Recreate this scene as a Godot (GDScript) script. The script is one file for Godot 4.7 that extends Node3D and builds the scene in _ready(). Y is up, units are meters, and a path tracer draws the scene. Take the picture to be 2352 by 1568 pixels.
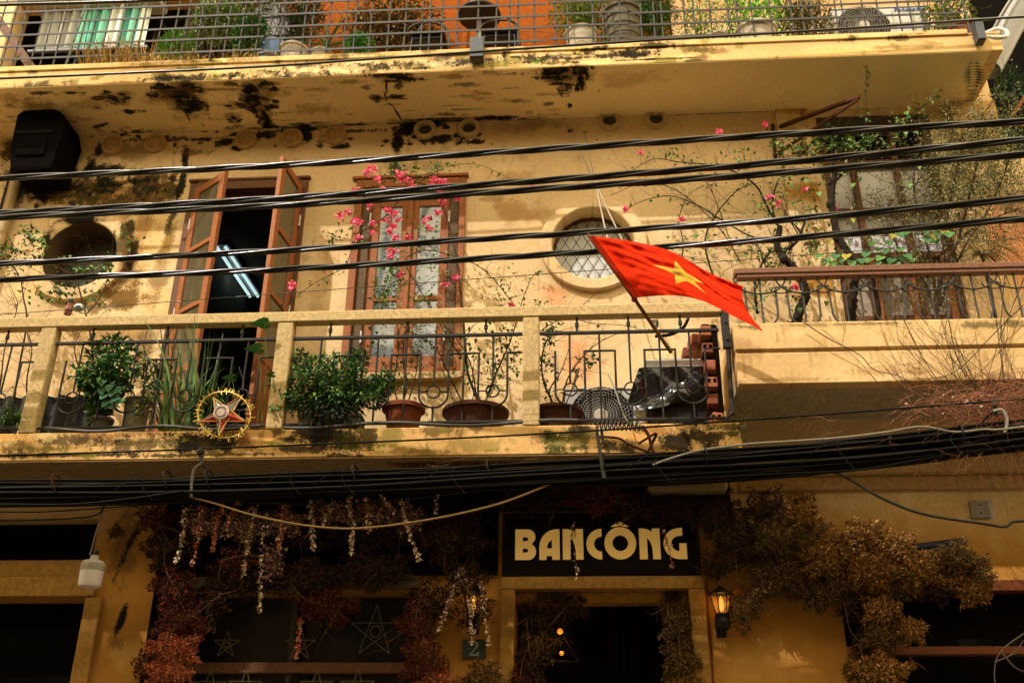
extends Node3D
# A street front of an old ochre house seen from across a narrow street. The facade is the plane z = 0, the street lies at y = 0.
const FOCAL := 2302.0
var cam_basis : Basis
var cam_at := Vector3(0, 1.6, 8.0)
var rng := RandomNumberGenerator.new()
var used := {}
var noise_a : PackedByteArray
var noise_b : PackedByteArray
var noise_c : PackedByteArray
var M := {}
var house : Node3D

# ---------------------------------------------------------------- mesh collector
class MB:
	var v := PackedVector3Array()
	var n := PackedVector3Array()
	var uv := PackedVector2Array()
	var c := PackedColorArray()
	var ix := PackedInt32Array()
	var col := Color(1, 1, 1)
	var map = null
	var rj := 0.0
	func push(p: Vector3, nn: Vector3) -> int:
		v.push_back(p); n.push_back(nn); c.push_back(col)
		if map == null:
			uv.push_back(Vector2(p.x + p.z * 0.7, p.y))
		else:
			uv.push_back(Vector2((p.x - map[1]) / map[2], (map[3] - (p.z if map[0] == "z" else p.y)) / map[4]))
		return v.size() - 1
	func tri_i(a: int, b: int, d: int, nn: Vector3):
		if (v[b] - v[a]).cross(v[d] - v[a]).dot(nn) > 0.0:
			ix.push_back(a); ix.push_back(d); ix.push_back(b)
		else:
			ix.push_back(a); ix.push_back(b); ix.push_back(d)
	func tri(a: Vector3, b: Vector3, d: Vector3, nn: Vector3):
		var i = push(a, nn); push(b, nn); push(d, nn)
		tri_i(i, i + 1, i + 2, nn)
	func quad(a: Vector3, b: Vector3, d: Vector3, e: Vector3, nn: Vector3):
		var i = push(a, nn); push(b, nn); push(d, nn); push(e, nn)
		tri_i(i, i + 1, i + 2, nn); tri_i(i, i + 2, i + 3, nn)
	func box(ce: Vector3, size: Vector3, bs := Basis(), bev := 0.003):
		var h = size * 0.5
		var b = minf(bev, minf(h.x, minf(h.y, h.z)) * 0.6)
		for i in 3:
			var j = (i + 1) % 3
			var k = (i + 2) % 3
			for s in [-1.0, 1.0]:
				var q = []
				for t in [[-1, -1], [1, -1], [1, 1], [-1, 1]]:
					var p = Vector3()
					p[i] = s * h[i]; p[j] = t[0] * (h[j] - b); p[k] = t[1] * (h[k] - b)
					q.append(ce + bs * p)
				var nn = Vector3(); nn[i] = s
				quad(q[0], q[1], q[2], q[3], bs * nn)
				if b > 0.0:
					for s2 in [-1.0, 1.0]:
						var q2 = []
						for t in [[0, -1], [0, 1], [1, 1], [1, -1]]:
							var p = Vector3()
							if t[0] == 0:
								p[i] = s * h[i]; p[j] = s2 * (h[j] - b)
							else:
								p[i] = s * (h[i] - b); p[j] = s2 * h[j]
							p[k] = t[1] * (h[k] - b)
							q2.append(ce + bs * p)
						var n2 = Vector3(); n2[i] = s; n2[j] = s2
						quad(q2[0], q2[1], q2[2], q2[3], bs * n2.normalized())
		if b > 0.0:
			for sx in [-1.0, 1.0]:
				for sy in [-1.0, 1.0]:
					for sz in [-1.0, 1.0]:
						var s3 = Vector3(sx, sy, sz)
						var p1 = Vector3(h.x, h.y - b, h.z - b) * s3
						var p2 = Vector3(h.x - b, h.y, h.z - b) * s3
						var p3 = Vector3(h.x - b, h.y - b, h.z) * s3
						tri(ce + bs * p1, ce + bs * p2, ce + bs * p3, bs * s3.normalized())
	func bx(p0: Vector3, p1: Vector3, bev := 0.003):
		box((p0 + p1) * 0.5, (p1 - p0).abs(), Basis(), bev)
	func bar(a: Vector3, b: Vector3, w: float, t: float, up := Vector3(0, 0, 1), bev := 0.0015):
		var d = (b - a).normalized()
		var s = d.cross(up)
		if s.length() < 0.01:
			s = d.cross(Vector3(1, 0, 0))
		s = s.normalized()
		box((a + b) * 0.5, Vector3(w, t, a.distance_to(b)), Basis(s, d.cross(s) * -1.0, d), bev)
	func tube(pts, r0: float, r1 := -1.0, seg := 6, closed := false, caps := true):
		if r1 < 0.0:
			r1 = r0
		var m = pts.size()
		var ref = Vector3(0.13, 0.4, 0.9).normalized()
		var first = v.size()
		for i in m:
			var a = pts[(i - 1 + m) % m] if closed else pts[maxi(i - 1, 0)]
			var b = pts[(i + 1) % m] if closed else pts[mini(i + 1, m - 1)]
			var d = (b - a).normalized()
			var s = ref.cross(d)
			if s.length() < 0.05:
				s = Vector3(1, 0, 0).cross(d)
			s = s.normalized()
			ref = d.cross(s)
			var r = lerpf(r0, r1, float(i) / maxf(m - 1, 1))
			for k in seg:
				var an = TAU * k / seg
				var o = s * cos(an) + ref * sin(an)
				var rr = r * (1.0 + rj * sin(i * 2.3 + k * 5.1) * sin(i * 0.71 + k * 1.9)) if rj > 0.0 else r
				push(pts[i] + o * rr, o)
		var rows = m if closed else m - 1
		for i in rows:
			for k in seg:
				var a = first + i * seg + k
				var b = first + i * seg + (k + 1) % seg
				var a2 = first + ((i + 1) % m) * seg + k
				var b2 = first + ((i + 1) % m) * seg + (k + 1) % seg
				var nn = n[a] + n[b]
				tri_i(a, b, b2, nn); tri_i(a, b2, a2, nn)
		if caps and not closed:
			for e in [0, m - 1]:
				var d = (pts[0] - pts[1]) if e == 0 else (pts[m - 1] - pts[m - 2])
				d = d.normalized()
				var ci = push(pts[e], d)
				for k in seg:
					tri_i(ci, first + e * seg + k, first + e * seg + (k + 1) % seg, d)
	func ring(ce: Vector3, R: float, r: float, bs := Basis(), seg := 24, rs := 6, sx := 1.0):
		var pts = []
		for i in seg:
			pts.append(ce + bs * Vector3(cos(TAU * i / seg) * R * sx, sin(TAU * i / seg) * R, 0))
		tube(pts, r, r, rs, true)
	func lathe(prof, ce: Vector3, seg := 24, bs := Basis(), cap := true, a0 := 0.0, a1 := TAU):
		for j in prof.size() - 1:
			var p = prof[j]
			var q = prof[j + 1]
			var nr = Vector2(q.y - p.y, p.x - q.x)
			if nr.length() < 0.00001:
				continue
			nr = nr.normalized()
			for i in seg:
				var t0 = a0 + (a1 - a0) * i / seg
				var t1 = a0 + (a1 - a0) * (i + 1) / seg
				var e0 = Vector3(cos(t0), 0, sin(t0))
				var e1 = Vector3(cos(t1), 0, sin(t1))
				var y = Vector3(0, 1, 0)
				var n0 = bs * (e0 * nr.x + y * nr.y)
				var n1 = bs * (e1 * nr.x + y * nr.y)
				var i0 = push(ce + bs * (e0 * p.x + y * p.y), n0)
				push(ce + bs * (e1 * p.x + y * p.y), n1); push(ce + bs * (e1 * q.x + y * q.y), n1); push(ce + bs * (e0 * q.x + y * q.y), n0)
				if p.x > 0.0001:
					tri_i(i0, i0 + 1, i0 + 2, n0 + n1)
				if q.x > 0.0001:
					tri_i(i0, i0 + 2, i0 + 3, n0 + n1)
	func poly(pts: PackedVector2Array, z0: float, z1: float, at := Vector3.ZERO, holes := []):
		# a flat outline in x, y drawn out from z0 to z1 (front is z1)
		var t = Geometry2D.triangulate_polygon(pts)
		for i in range(0, t.size(), 3):
			for z in [z0, z1]:
				var nn = Vector3(0, 0, 1.0 if z == z1 else -1.0)
				tri(at + Vector3(pts[t[i]].x, pts[t[i]].y, z), at + Vector3(pts[t[i + 1]].x, pts[t[i + 1]].y, z), at + Vector3(pts[t[i + 2]].x, pts[t[i + 2]].y, z), nn)
		var cw = Geometry2D.is_polygon_clockwise(pts)
		for i in pts.size():
			var a = pts[i]
			var b = pts[(i + 1) % pts.size()]
			var d = (b - a).normalized()
			var nn = Vector3(-d.y, d.x, 0) if cw else Vector3(d.y, -d.x, 0)
			quad(at + Vector3(a.x, a.y, z0), at + Vector3(b.x, b.y, z0), at + Vector3(b.x, b.y, z1), at + Vector3(a.x, a.y, z1), nn)
	func leaf(p: Vector3, d: Vector3, up: Vector3, l: float, w: float, fold := 0.25):
		var s = d.cross(up)
		if s.length() < 0.05:
			s = d.cross(Vector3(0.9, 0.1, 0.4))
		s = s.normalized()
		var u = s.cross(d).normalized()
		var tip = p + d * l - u * l * 0.12
		var m = p + d * l * 0.42
		var a = m + s * w * 0.5 + u * w * fold
		var b = m - s * w * 0.5 + u * w * fold
		var na = (a - p).cross(tip - p).normalized()
		if na.dot(u) < 0: na = -na
		var nb = (b - p).cross(tip - p).normalized()
		if nb.dot(u) < 0: nb = -nb
		tri(p, a, tip, na); tri(p, tip, b, nb)
	func broad(p: Vector3, d: Vector3, up: Vector3, l: float, w: float, fold := 0.12):
		# a broad heart-shaped leaf
		var s = d.cross(up).normalized()
		var u = s.cross(d).normalized()
		for k in [-1.0, 1.0]:
			var prev = p
			var mid = p
			for q in [[-0.10, 0.22, 0.5], [0.05, 0.46, 1.0], [0.32, 0.5, 1.0], [0.62, 0.34, 0.6], [0.85, 0.13, 0.1], [1.0, 0.0, -0.5]]:
				var e = p + d * l * q[0] + s * k * w * q[1] + u * w * fold * q[2]
				var m2 = p + d * l * maxf(q[0], 0.0) - u * l * 0.10 * q[0] * q[0]
				var nn = (e - mid).cross(prev - mid).normalized()
				if nn.dot(u) < 0: nn = -nn
				if prev.distance_to(e) > 0.0001: tri(mid, prev, e, nn)
				if mid.distance_to(m2) > 0.0001: tri(mid, e, m2, nn)
				prev = e; mid = m2
	func grid(gg):
		# a smooth sheet through a grid of points, facing the street
		var first = v.size()
		var m = gg.size()
		var n_ = gg[0].size()
		for j in m:
			for i in n_:
				var du = gg[j][mini(i + 1, n_ - 1)] - gg[j][maxi(i - 1, 0)]
				var dv = gg[mini(j + 1, m - 1)][i] - gg[maxi(j - 1, 0)][i]
				var nn = dv.cross(du).normalized()
				if nn.z < 0: nn = -nn
				push(gg[j][i], nn)
		for j in m - 1:
			for i in n_ - 1:
				var a = first + j * n_ + i
				tri_i(a, a + 1, a + n_ + 1, Vector3(0, 0, 1)); tri_i(a, a + n_ + 1, a + n_, Vector3(0, 0, 1))
	func blade(p: Vector3, d: Vector3, l: float, w: float, droop: float, seg := 5):
		var s = d.cross(Vector3(0, 1, 0.2)).normalized()
		if s.length() < 0.5: s = Vector3(1, 0, 0)
		var q = p
		var dd = d
		var pa = p - s * w * 0.5
		var pb = p + s * w * 0.5
		for i in seg:
			dd = (dd + Vector3(0, -droop / seg, 0)).normalized()
			q = q + dd * l / seg
			var ww = w * (1.0 - pow(float(i + 1) / seg, 2.0)) + 0.0006
			var a2 = q - s * ww * 0.5
			var b2 = q + s * ww * 0.5
			var nn = s.cross(dd).normalized()
			quad(pa, pb, b2, a2, nn)
			pa = a2; pb = b2
	func base() -> Vector3:
		if v.is_empty():
			return Vector3.ZERO
		var lo = v[0]
		var hi = v[0]
		for p in v:
			lo = lo.min(p); hi = hi.max(p)
		return Vector3((lo.x + hi.x) * 0.5, lo.y, (lo.z + hi.z) * 0.5)
	func mesh(off: Vector3) -> ArrayMesh:
		var w := PackedVector3Array()
		w.resize(v.size())
		for i in v.size():
			w[i] = v[i] - off
		var ar = []
		ar.resize(Mesh.ARRAY_MAX)
		ar[Mesh.ARRAY_VERTEX] = w; ar[Mesh.ARRAY_NORMAL] = n; ar[Mesh.ARRAY_TEX_UV] = uv; ar[Mesh.ARRAY_COLOR] = c; ar[Mesh.ARRAY_INDEX] = ix
		var me = ArrayMesh.new()
		me.add_surface_from_arrays(Mesh.PRIMITIVE_TRIANGLES, ar)
		return me

# ---------------------------------------------------------------- naming helpers
func numbered(s: String) -> String:
	var k = used.get(s, -1) + 1
	used[s] = k
	return s if k == 0 else "%s_%03d" % [s, k]

func tag(o, label, category, group = "", kind = ""):
	o.set_meta("label", label)
	if category != "": o.set_meta("category", category)
	if group != "": o.set_meta("group", group)
	if kind != "": o.set_meta("kind", kind)

func thing(called, label, category, at = Vector3.ZERO, group = ""):
	var o = Node3D.new()
	o.name = numbered(called)
	o.position = at
	add_child(o)
	tag(o, label, category, group)
	return o

func root_of(o):
	while o.get_parent() != self:
		o = o.get_parent()
	return o

func part(called, mb, m, parent, kind = "", label = ""):
	var o = MeshInstance3D.new()
	o.name = called
	o.mesh = mb.mesh(root_of(parent).position)
	o.material_override = m
	parent.add_child(o, true)
	if kind != "": o.set_meta("kind", kind)
	if label != "": o.set_meta("label", label)
	return o

func shared(called, mesh, m, parent, pos, rot = Vector3.ZERO):
	# one of many alike pieces: the mesh is shared, pos is in the world
	var o = MeshInstance3D.new()
	o.name = called
	o.mesh = mesh
	o.material_override = m
	o.position = pos - root_of(parent).position
	o.rotation = rot
	parent.add_child(o, true)
	return o

func solo(called, mb, m, label, category, group = "", kind = ""):
	var o = MeshInstance3D.new()
	o.name = numbered(called)
	var b = mb.base()
	o.mesh = mb.mesh(b)
	o.position = b
	o.material_override = m
	add_child(o)
	tag(o, label, category, group, kind)
	return o

# a reading in the photograph (2352 wide) to the point of the plane z where that thing stands
func A(px, py, z = 0.0) -> Vector3:
	var d = cam_basis * Vector3((px - 1176.0) / FOCAL, -(py - 784.0) / FOCAL, -1.0)
	return cam_at + d * ((z - cam_at.z) / d.z)

func path(list, z, steps = 5):
	# a smooth curve through readings [x, y] or [x, y, z]
	var k = []
	for q in list:
		k.append(A(q[0], q[1], q[2] if q.size() > 2 else z))
	return smooth(k, steps)

func smooth(k, steps = 5):
	var out = []
	for i in k.size() - 1:
		var p0 = k[maxi(i - 1, 0)]
		var p3 = k[mini(i + 2, k.size() - 1)]
		for s in steps:
			out.append(k[i].cubic_interpolate(k[i + 1], p0, p3, float(s) / steps))
	out.append(k[k.size() - 1])
	return out

# ---------------------------------------------------------------- materials and textures
func lin(r, g, b) -> Color:
	return Color(r, g, b).linear_to_srgb()

var grain : ImageTexture
var bump : ImageTexture
var woodtex : ImageTexture

func mat(c, rough = 0.8, metal = 0.0, tex = true, scale = 2.0, nrm = 0.4):
	var m = StandardMaterial3D.new()
	m.albedo_color = c
	m.roughness = rough
	m.metallic = metal
	m.metallic_specular = 0.5 if rough < 0.42 else (0.35 if rough < 0.7 else 0.2)
	if tex:
		m.albedo_texture = grain
		m.uv1_triplanar = true
		m.uv1_world_triplanar = true
		m.uv1_scale = Vector3.ONE * scale
		if nrm > 0.0:
			m.normal_enabled = true
			m.normal_texture = bump
			m.normal_scale = nrm
	return m

func leafmat(rough = 0.55, back = 0.25):
	var m = StandardMaterial3D.new()
	m.vertex_color_use_as_albedo = true
	m.roughness = rough
	m.metallic_specular = 0.3
	m.cull_mode = BaseMaterial3D.CULL_DISABLED
	if back > 0.0:
		m.backlight_enabled = true
		m.backlight = Color(back * 0.8, back, back * 0.3)
	return m

func noise_img(seed_, freq, oct, size, ridged = false) -> Image:
	var f = FastNoiseLite.new()
	f.seed = seed_
	f.noise_type = FastNoiseLite.TYPE_SIMPLEX_SMOOTH
	f.frequency = freq
	f.fractal_type = FastNoiseLite.FRACTAL_RIDGED if ridged else FastNoiseLite.FRACTAL_FBM
	f.fractal_octaves = oct
	return f.get_seamless_image(size, size, false, false, 0.15)

func nz(a: PackedByteArray, x: int, y: int) -> float:
	return a[((y & 511) << 9) + (x & 511)] / 255.0

func paint(w: int, h: int, base: Color, base2: Color, amt: float, ops, ppm: float) -> ImageTexture:
	# plaster: two tones mixed by noise, then stains: [px, py, rx, ry, colour, amount, raggedness, turn] in pixels
	var d := PackedByteArray()
	d.resize(w * h * 3)
	for y in h:
		for x in w:
			var a = noise_a[((y & 511) << 9) + (x & 511)] / 255.0
			var b = noise_b[(((y * 3) & 511) << 9) + ((x * 2) & 511)] / 255.0
			var c = noise_a[((((y + 200) >> 2) & 511) << 9) + ((x >> 2) & 511)] / 255.0
			var t = clampf((a * 0.4 + c * 0.9 - 0.4) * 1.6, 0.0, 1.0)
			var g = 1.0 + (b - 0.5) * amt * 0.5 + (c - 0.5) * amt
			var i = (y * w + x) * 3
			d[i] = int(clampf(lerpf(base.r, base2.r, t) * g, 0, 1) * 255)
			d[i + 1] = int(clampf(lerpf(base.g, base2.g, t) * g, 0, 1) * 255)
			d[i + 2] = int(clampf(lerpf(base.b, base2.b, t) * g, 0, 1) * 255)
	var q = 0
	for o in ops:
		q += 1
		var cx = o[0]; var cy = o[1]; var rx = maxf(o[2], 1.5); var ry = maxf(o[3], 1.5)
		var col = o[4]; var am = o[5]; var rg = o[6]
		var turn = o[7] if o.size() > 7 else 0.0
		var ct = cos(turn); var st = sin(turn)
		var ext = maxf(rx, ry) * 1.5
		var ex = ext if turn != 0.0 else rx * 1.5
		var ey = ext if turn != 0.0 else ry * 1.5
		for y in range(maxi(0, int(cy - ey)), mini(h, int(cy + ey) + 1)):
			for x in range(maxi(0, int(cx - ex)), mini(w, int(cx + ex) + 1)):
				var dx = x - cx; var dy = y - cy
				var ux = (dx * ct + dy * st) / rx
				var uy = (-dx * st + dy * ct) / ry
				var r = sqrt(ux * ux + uy * uy)
				if r > 1.5: continue
				var n1 = noise_a[(((y * 2 + q * 71) & 511) << 9) + ((x * 2 + q * 37) & 511)] / 255.0
				var n2 = noise_b[(((y * 5 + q * 31) & 511) << 9) + ((x * 5 + q * 97) & 511)] / 255.0
				if rg >= 1.4:
					var n3 = noise_c[(((y * 2 + q * 53) & 511) << 9) + ((x * 2 + q * 29) & 511)] / 255.0
					n1 = n1 * 0.35 + n3 * 0.75 - 0.08
				var m = clampf((1.0 - r) * 1.5 + (n1 * 0.65 + n2 * 0.35 - 0.5) * rg * 2.6, 0.0, 1.0)
				m = (smoothstep(0.14, 0.82, m) if am >= 0.74 else m * m * (3.0 - 2.0 * m)) * am
				if m < 0.004: continue
				var i = (y * w + x) * 3
				d[i] = int(lerpf(d[i], col.r * 255, m))
				d[i + 1] = int(lerpf(d[i + 1], col.g * 255, m))
				d[i + 2] = int(lerpf(d[i + 2], col.b * 255, m))
	var im = Image.create_from_data(w, h, false, Image.FORMAT_RGB8, d)
	im.generate_mipmaps()
	return ImageTexture.create_from_image(im)

func plaster(tex) -> StandardMaterial3D:
	var m = StandardMaterial3D.new()
	m.albedo_texture = tex
	m.roughness = 0.92
	m.metallic_specular = 0.2
	return m

# ---------------------------------------------------------------- foliage helpers
func jit(c: Color, a = 0.25) -> Color:
	var k = 1.0 + rng.randf_range(-a, a)
	return Color(c.r * k * rng.randf_range(0.9, 1.1), c.g * k, c.b * k * rng.randf_range(0.8, 1.2))

func rdir() -> Vector3:
	return Vector3(rng.randfn(), rng.randfn(), rng.randfn()).normalized()

func bush(mb, ce: Vector3, r: Vector3, n: int, l: float, w: float, cols, out = 0.7, up = 0.2, shell = 0.45):
	for i in n:
		var d = rdir()
		var p = ce + d * r * pow(rng.randf(), shell)
		mb.col = jit(cols[rng.randi() % cols.size()])
		var dd = (d * out + rdir() * 0.8 + Vector3(0, up, 0)).normalized()
		mb.leaf(p, dd, (rdir() * 0.6 + Vector3(0, 1, 0.5)).normalized(), l * rng.randf_range(0.6, 1.25), w * rng.randf_range(0.7, 1.2))
	mb.col = Color(1, 1, 1)

func sprays(mb, st, ce: Vector3, r: Vector3, n: int, per: int, l: float, w: float, cols, droop = 0.0):
	# many short shoots with leaves set along each, for plants whose crown is made of shoots
	for i in n:
		var d = rdir()
		d.y = absf(d.y) * 0.8 + 0.1 if droop <= 0.0 else d.y
		d = d.normalized()
		var p = ce + d * r * rng.randf_range(0.25, 0.75)
		var dd = (d + rdir() * 0.35 + Vector3(0, 0.3 - droop, 0)).normalized()
		var ln = r.length() * rng.randf_range(0.2, 0.42)
		var pts = [p, p + dd * ln * 0.5, p + dd * ln + Vector3(0, -droop * ln * 0.5, 0)]
		if st != null: st.tube(pts, 0.003, 0.001, 3, false, false)
		for k in per:
			var t = (k + rng.randf()) / per
			var q = pts[0].lerp(pts[2], t)
			mb.col = jit(cols[rng.randi() % cols.size()])
			var ld = (dd * 0.6 + rdir() * 0.9).normalized()
			mb.leaf(q, ld, (Vector3(0, 1, 0.5) + rdir() * 0.5).normalized(), l * rng.randf_range(0.6, 1.2), w * rng.randf_range(0.7, 1.2))
	mb.col = Color(1, 1, 1)

func along(mb, pts, n: int, spread: float, l: float, w: float, cols, droop = 0.3):
	# leaves set along a stem
	for i in n:
		var f = rng.randf() * (pts.size() - 1.001)
		var k = int(f)
		var p = pts[k].lerp(pts[k + 1], f - k) + rdir() * spread * rng.randf()
		mb.col = jit(cols[rng.randi() % cols.size()])
		var d = (rdir() + Vector3(0, -droop, 0.2)).normalized()
		mb.leaf(p, d, (Vector3(0, 1, 0.6) + rdir() * 0.5).normalized(), l * rng.randf_range(0.6, 1.25), w * rng.randf_range(0.7, 1.2))
	mb.col = Color(1, 1, 1)

func twigs(mb, p: Vector3, d: Vector3, l: float, r: float, depth: int, bend = 0.35, grav = 0.0, ends = null):
	var pts = [p]
	var q = p
	var dd = d
	var m = 5
	for i in m:
		dd = (dd + rdir() * bend * 0.5 + Vector3(0, -grav, 0)).normalized()
		q += dd * l / m
		pts.append(q)
		if depth > 0 and i > 0 and rng.randf() < 0.7:
			twigs(mb, q, (dd + rdir() * 0.9).normalized(), l * rng.randf_range(0.4, 0.7), r * 0.55, depth - 1, bend, grav, ends)
	mb.tube(pts, r, r * 0.45, 4 if r > 0.004 else 3, false, false)
	if ends != null: ends.append([q, dd])

# ---------------------------------------------------------------- the scene
func _ready():
	rng.seed = 11
	cam_basis = Basis.from_euler(Vector3(deg_to_rad(25.5), deg_to_rad(4.05), deg_to_rad(0.57)), EULER_ORDER_YXZ)
	var cam = Camera3D.new()
	cam.name = "camera"
	cam.transform = Transform3D(cam_basis, cam_at)
	cam.fov = rad_to_deg(2.0 * atan(784.0 / FOCAL))
	cam.near = 0.05
	cam.far = 400.0
	add_child(cam)
	cam.current = true
	var env = Environment.new()
	env.background_mode = Environment.BG_SKY
	var sky = Sky.new()
	var sm = ProceduralSkyMaterial.new()
	sm.sky_top_color = Color(0.67, 0.615, 0.50)
	sm.sky_horizon_color = Color(0.90, 0.775, 0.58)
	sm.sky_curve = 0.12
	sm.ground_bottom_color = Color(0.12, 0.11, 0.10)
	sm.ground_horizon_color = Color(0.40, 0.38, 0.35)
	sm.energy_multiplier = 5.4
	sky.sky_material = sm
	env.sky = sky
	env.ambient_light_source = Environment.AMBIENT_SOURCE_SKY
	env.tonemap_mode = Environment.TONE_MAPPER_LINEAR
	env.tonemap_exposure = 2.25
	env.sdfgi_enabled = true
	env.ssao_enabled = true
	env.ssil_enabled = true
	var we = WorldEnvironment.new()
	we.name = "environment"
	we.environment = env
	add_child(we)
	var sun = DirectionalLight3D.new()
	sun.name = "sun"
	sun.light_energy = 0.7
	sun.light_color = Color(1.0, 0.955, 0.93)
	sun.light_angular_distance = 0.5
	sun.shadow_enabled = true
	add_child(sun)
	sun.look_at_from_position(Vector3(-7.8, 15.8, 10), Vector3.ZERO)
	make_materials()
	setting()
	build_house()
	french_doors()
	balcony_rails()
	upper_balcony()
	cables()
	flag()
	lower_balcony()
	vines()
	right_balcony()
	ground_floor()

func make_materials():
	var na = noise_img(3, 0.012, 5, 512)
	na.convert(Image.FORMAT_L8)
	noise_a = na.get_data()
	var nb = noise_img(8, 0.05, 4, 512)
	nb.convert(Image.FORMAT_L8)
	noise_b = nb.get_data()
	var nc = noise_img(17, 0.016, 4, 512, true)
	nc.convert(Image.FORMAT_L8)
	noise_c = nc.get_data()
	var gi = Image.create_empty(512, 512, false, Image.FORMAT_RGB8)
	var wi = Image.create_empty(512, 512, false, Image.FORMAT_RGB8)
	for y in 512:
		for x in 512:
			var g = 0.74 + 0.16 * nz(noise_a, x * 2, y * 2) + 0.18 * (nz(noise_b, x, y) - 0.2)
			gi.set_pixel(x, y, Color(g, g, g))
			var k = 0.62 + 0.30 * nz(noise_b, x * 4, y / 8) + 0.16 * nz(noise_a, x, y)
			wi.set_pixel(x, y, Color(k, k * 0.98, k * 0.96))
	gi.generate_mipmaps()
	wi.generate_mipmaps()
	grain = ImageTexture.create_from_image(gi)
	woodtex = ImageTexture.create_from_image(wi)
	var bi = noise_img(21, 0.03, 5, 512)
	bi.bump_map_to_normal_map(6.0)
	bi.generate_mipmaps()
	bump = ImageTexture.create_from_image(bi)
	M.plain = mat(lin(0.58, 0.38, 0.155), 0.92, 0.0, true, 0.7, 0.15)
	M.rail = mat(lin(0.60, 0.445, 0.21), 0.9, 0.0, true, 1.3, 0.15)
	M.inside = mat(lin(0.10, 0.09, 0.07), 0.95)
	M.dark = mat(lin(0.012, 0.011, 0.010), 0.9)
	M.black = mat(lin(0.012, 0.012, 0.012), 0.45)
	M.iron = mat(lin(0.03, 0.028, 0.024), 0.6, 0.3, true, 6.0)
	M.steel = mat(lin(0.055, 0.053, 0.046), 0.6, 0.2, true, 8.0)
	M.grey = mat(lin(0.13, 0.14, 0.15), 0.5, 0.2, true, 5.0)
	M.wood = mat(lin(0.36, 0.125, 0.035), 0.6)
	M.wood.albedo_texture = woodtex
	M.wood.uv1_scale = Vector3(3, 3, 3)
	M.wood_dark = mat(lin(0.17, 0.075, 0.03), 0.65)
	M.wood_dark.albedo_texture = woodtex
	M.wood_dark.uv1_scale = Vector3(3, 3, 3)
	M.wood_old = mat(lin(0.17, 0.12, 0.08), 0.85)
	M.wood_old.albedo_texture = woodtex
	M.wood_old.uv1_scale = Vector3(4, 4, 4)
	M.cable = mat(lin(0.006, 0.006, 0.0065), 0.22, 0.0, false)
	M.bundle = mat(lin(0.004, 0.004, 0.0045), 0.3, 0.0, false)
	M.bundle.metallic_specular = 0.26
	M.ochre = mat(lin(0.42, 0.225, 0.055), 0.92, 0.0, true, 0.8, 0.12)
	M.grille = mat(lin(0.30, 0.29, 0.25), 0.5, 0.1, false)
	M.white = mat(lin(0.72, 0.71, 0.66), 0.5, 0.0, true, 3.0, 0.1)
	M.offwhite = mat(lin(0.55, 0.50, 0.40), 0.75)
	M.terra = mat(lin(0.22, 0.065, 0.03), 0.75, 0.0, true, 4.0)
	M.brick = mat(lin(0.42, 0.155, 0.08), 0.9, 0.0, true, 6.0, 0.8)
	M.clay = mat(lin(0.16, 0.15, 0.11), 0.85, 0.0, true, 4.0)
	M.rust = mat(lin(0.09, 0.035, 0.018), 0.8, 0.1, true, 6.0)
	M.bark = mat(lin(0.03, 0.022, 0.016), 0.95, 0.0, true, 9.0, 1.0)
	M.twig = mat(lin(0.055, 0.035, 0.022), 0.9, 0.0, false)
	M.twig_pale = mat(lin(0.12, 0.07, 0.03), 0.9, 0.0, false)
	M.twig_red = mat(lin(0.30, 0.13, 0.075), 0.9, 0.0, false)
	M.leaf = leafmat()
	M.dry = leafmat(0.8, 0.05)
	var g = StandardMaterial3D.new()
	g.albedo_color = Color(0.75, 0.8, 0.8, 0.16)
	g.transparency = BaseMaterial3D.TRANSPARENCY_ALPHA
	g.roughness = 0.03
	g.metallic_specular = 0.25
	M.glass = g
	var gd = g.duplicate()
	gd.albedo_color = Color(0.5, 0.5, 0.5, 0.05)
	gd.roughness = 0.12
	gd.metallic_specular = 0.2
	M.glass_dark = gd
	M.pane_dark = mat(lin(0.006, 0.005, 0.004), 0.2, 0.0, false)
	M.pane_dark.metallic_specular = 0.1
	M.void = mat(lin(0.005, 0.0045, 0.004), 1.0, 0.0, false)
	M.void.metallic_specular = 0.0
	M.gold = mat(lin(0.85, 0.62, 0.14), 0.35, 0.35, false)

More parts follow.
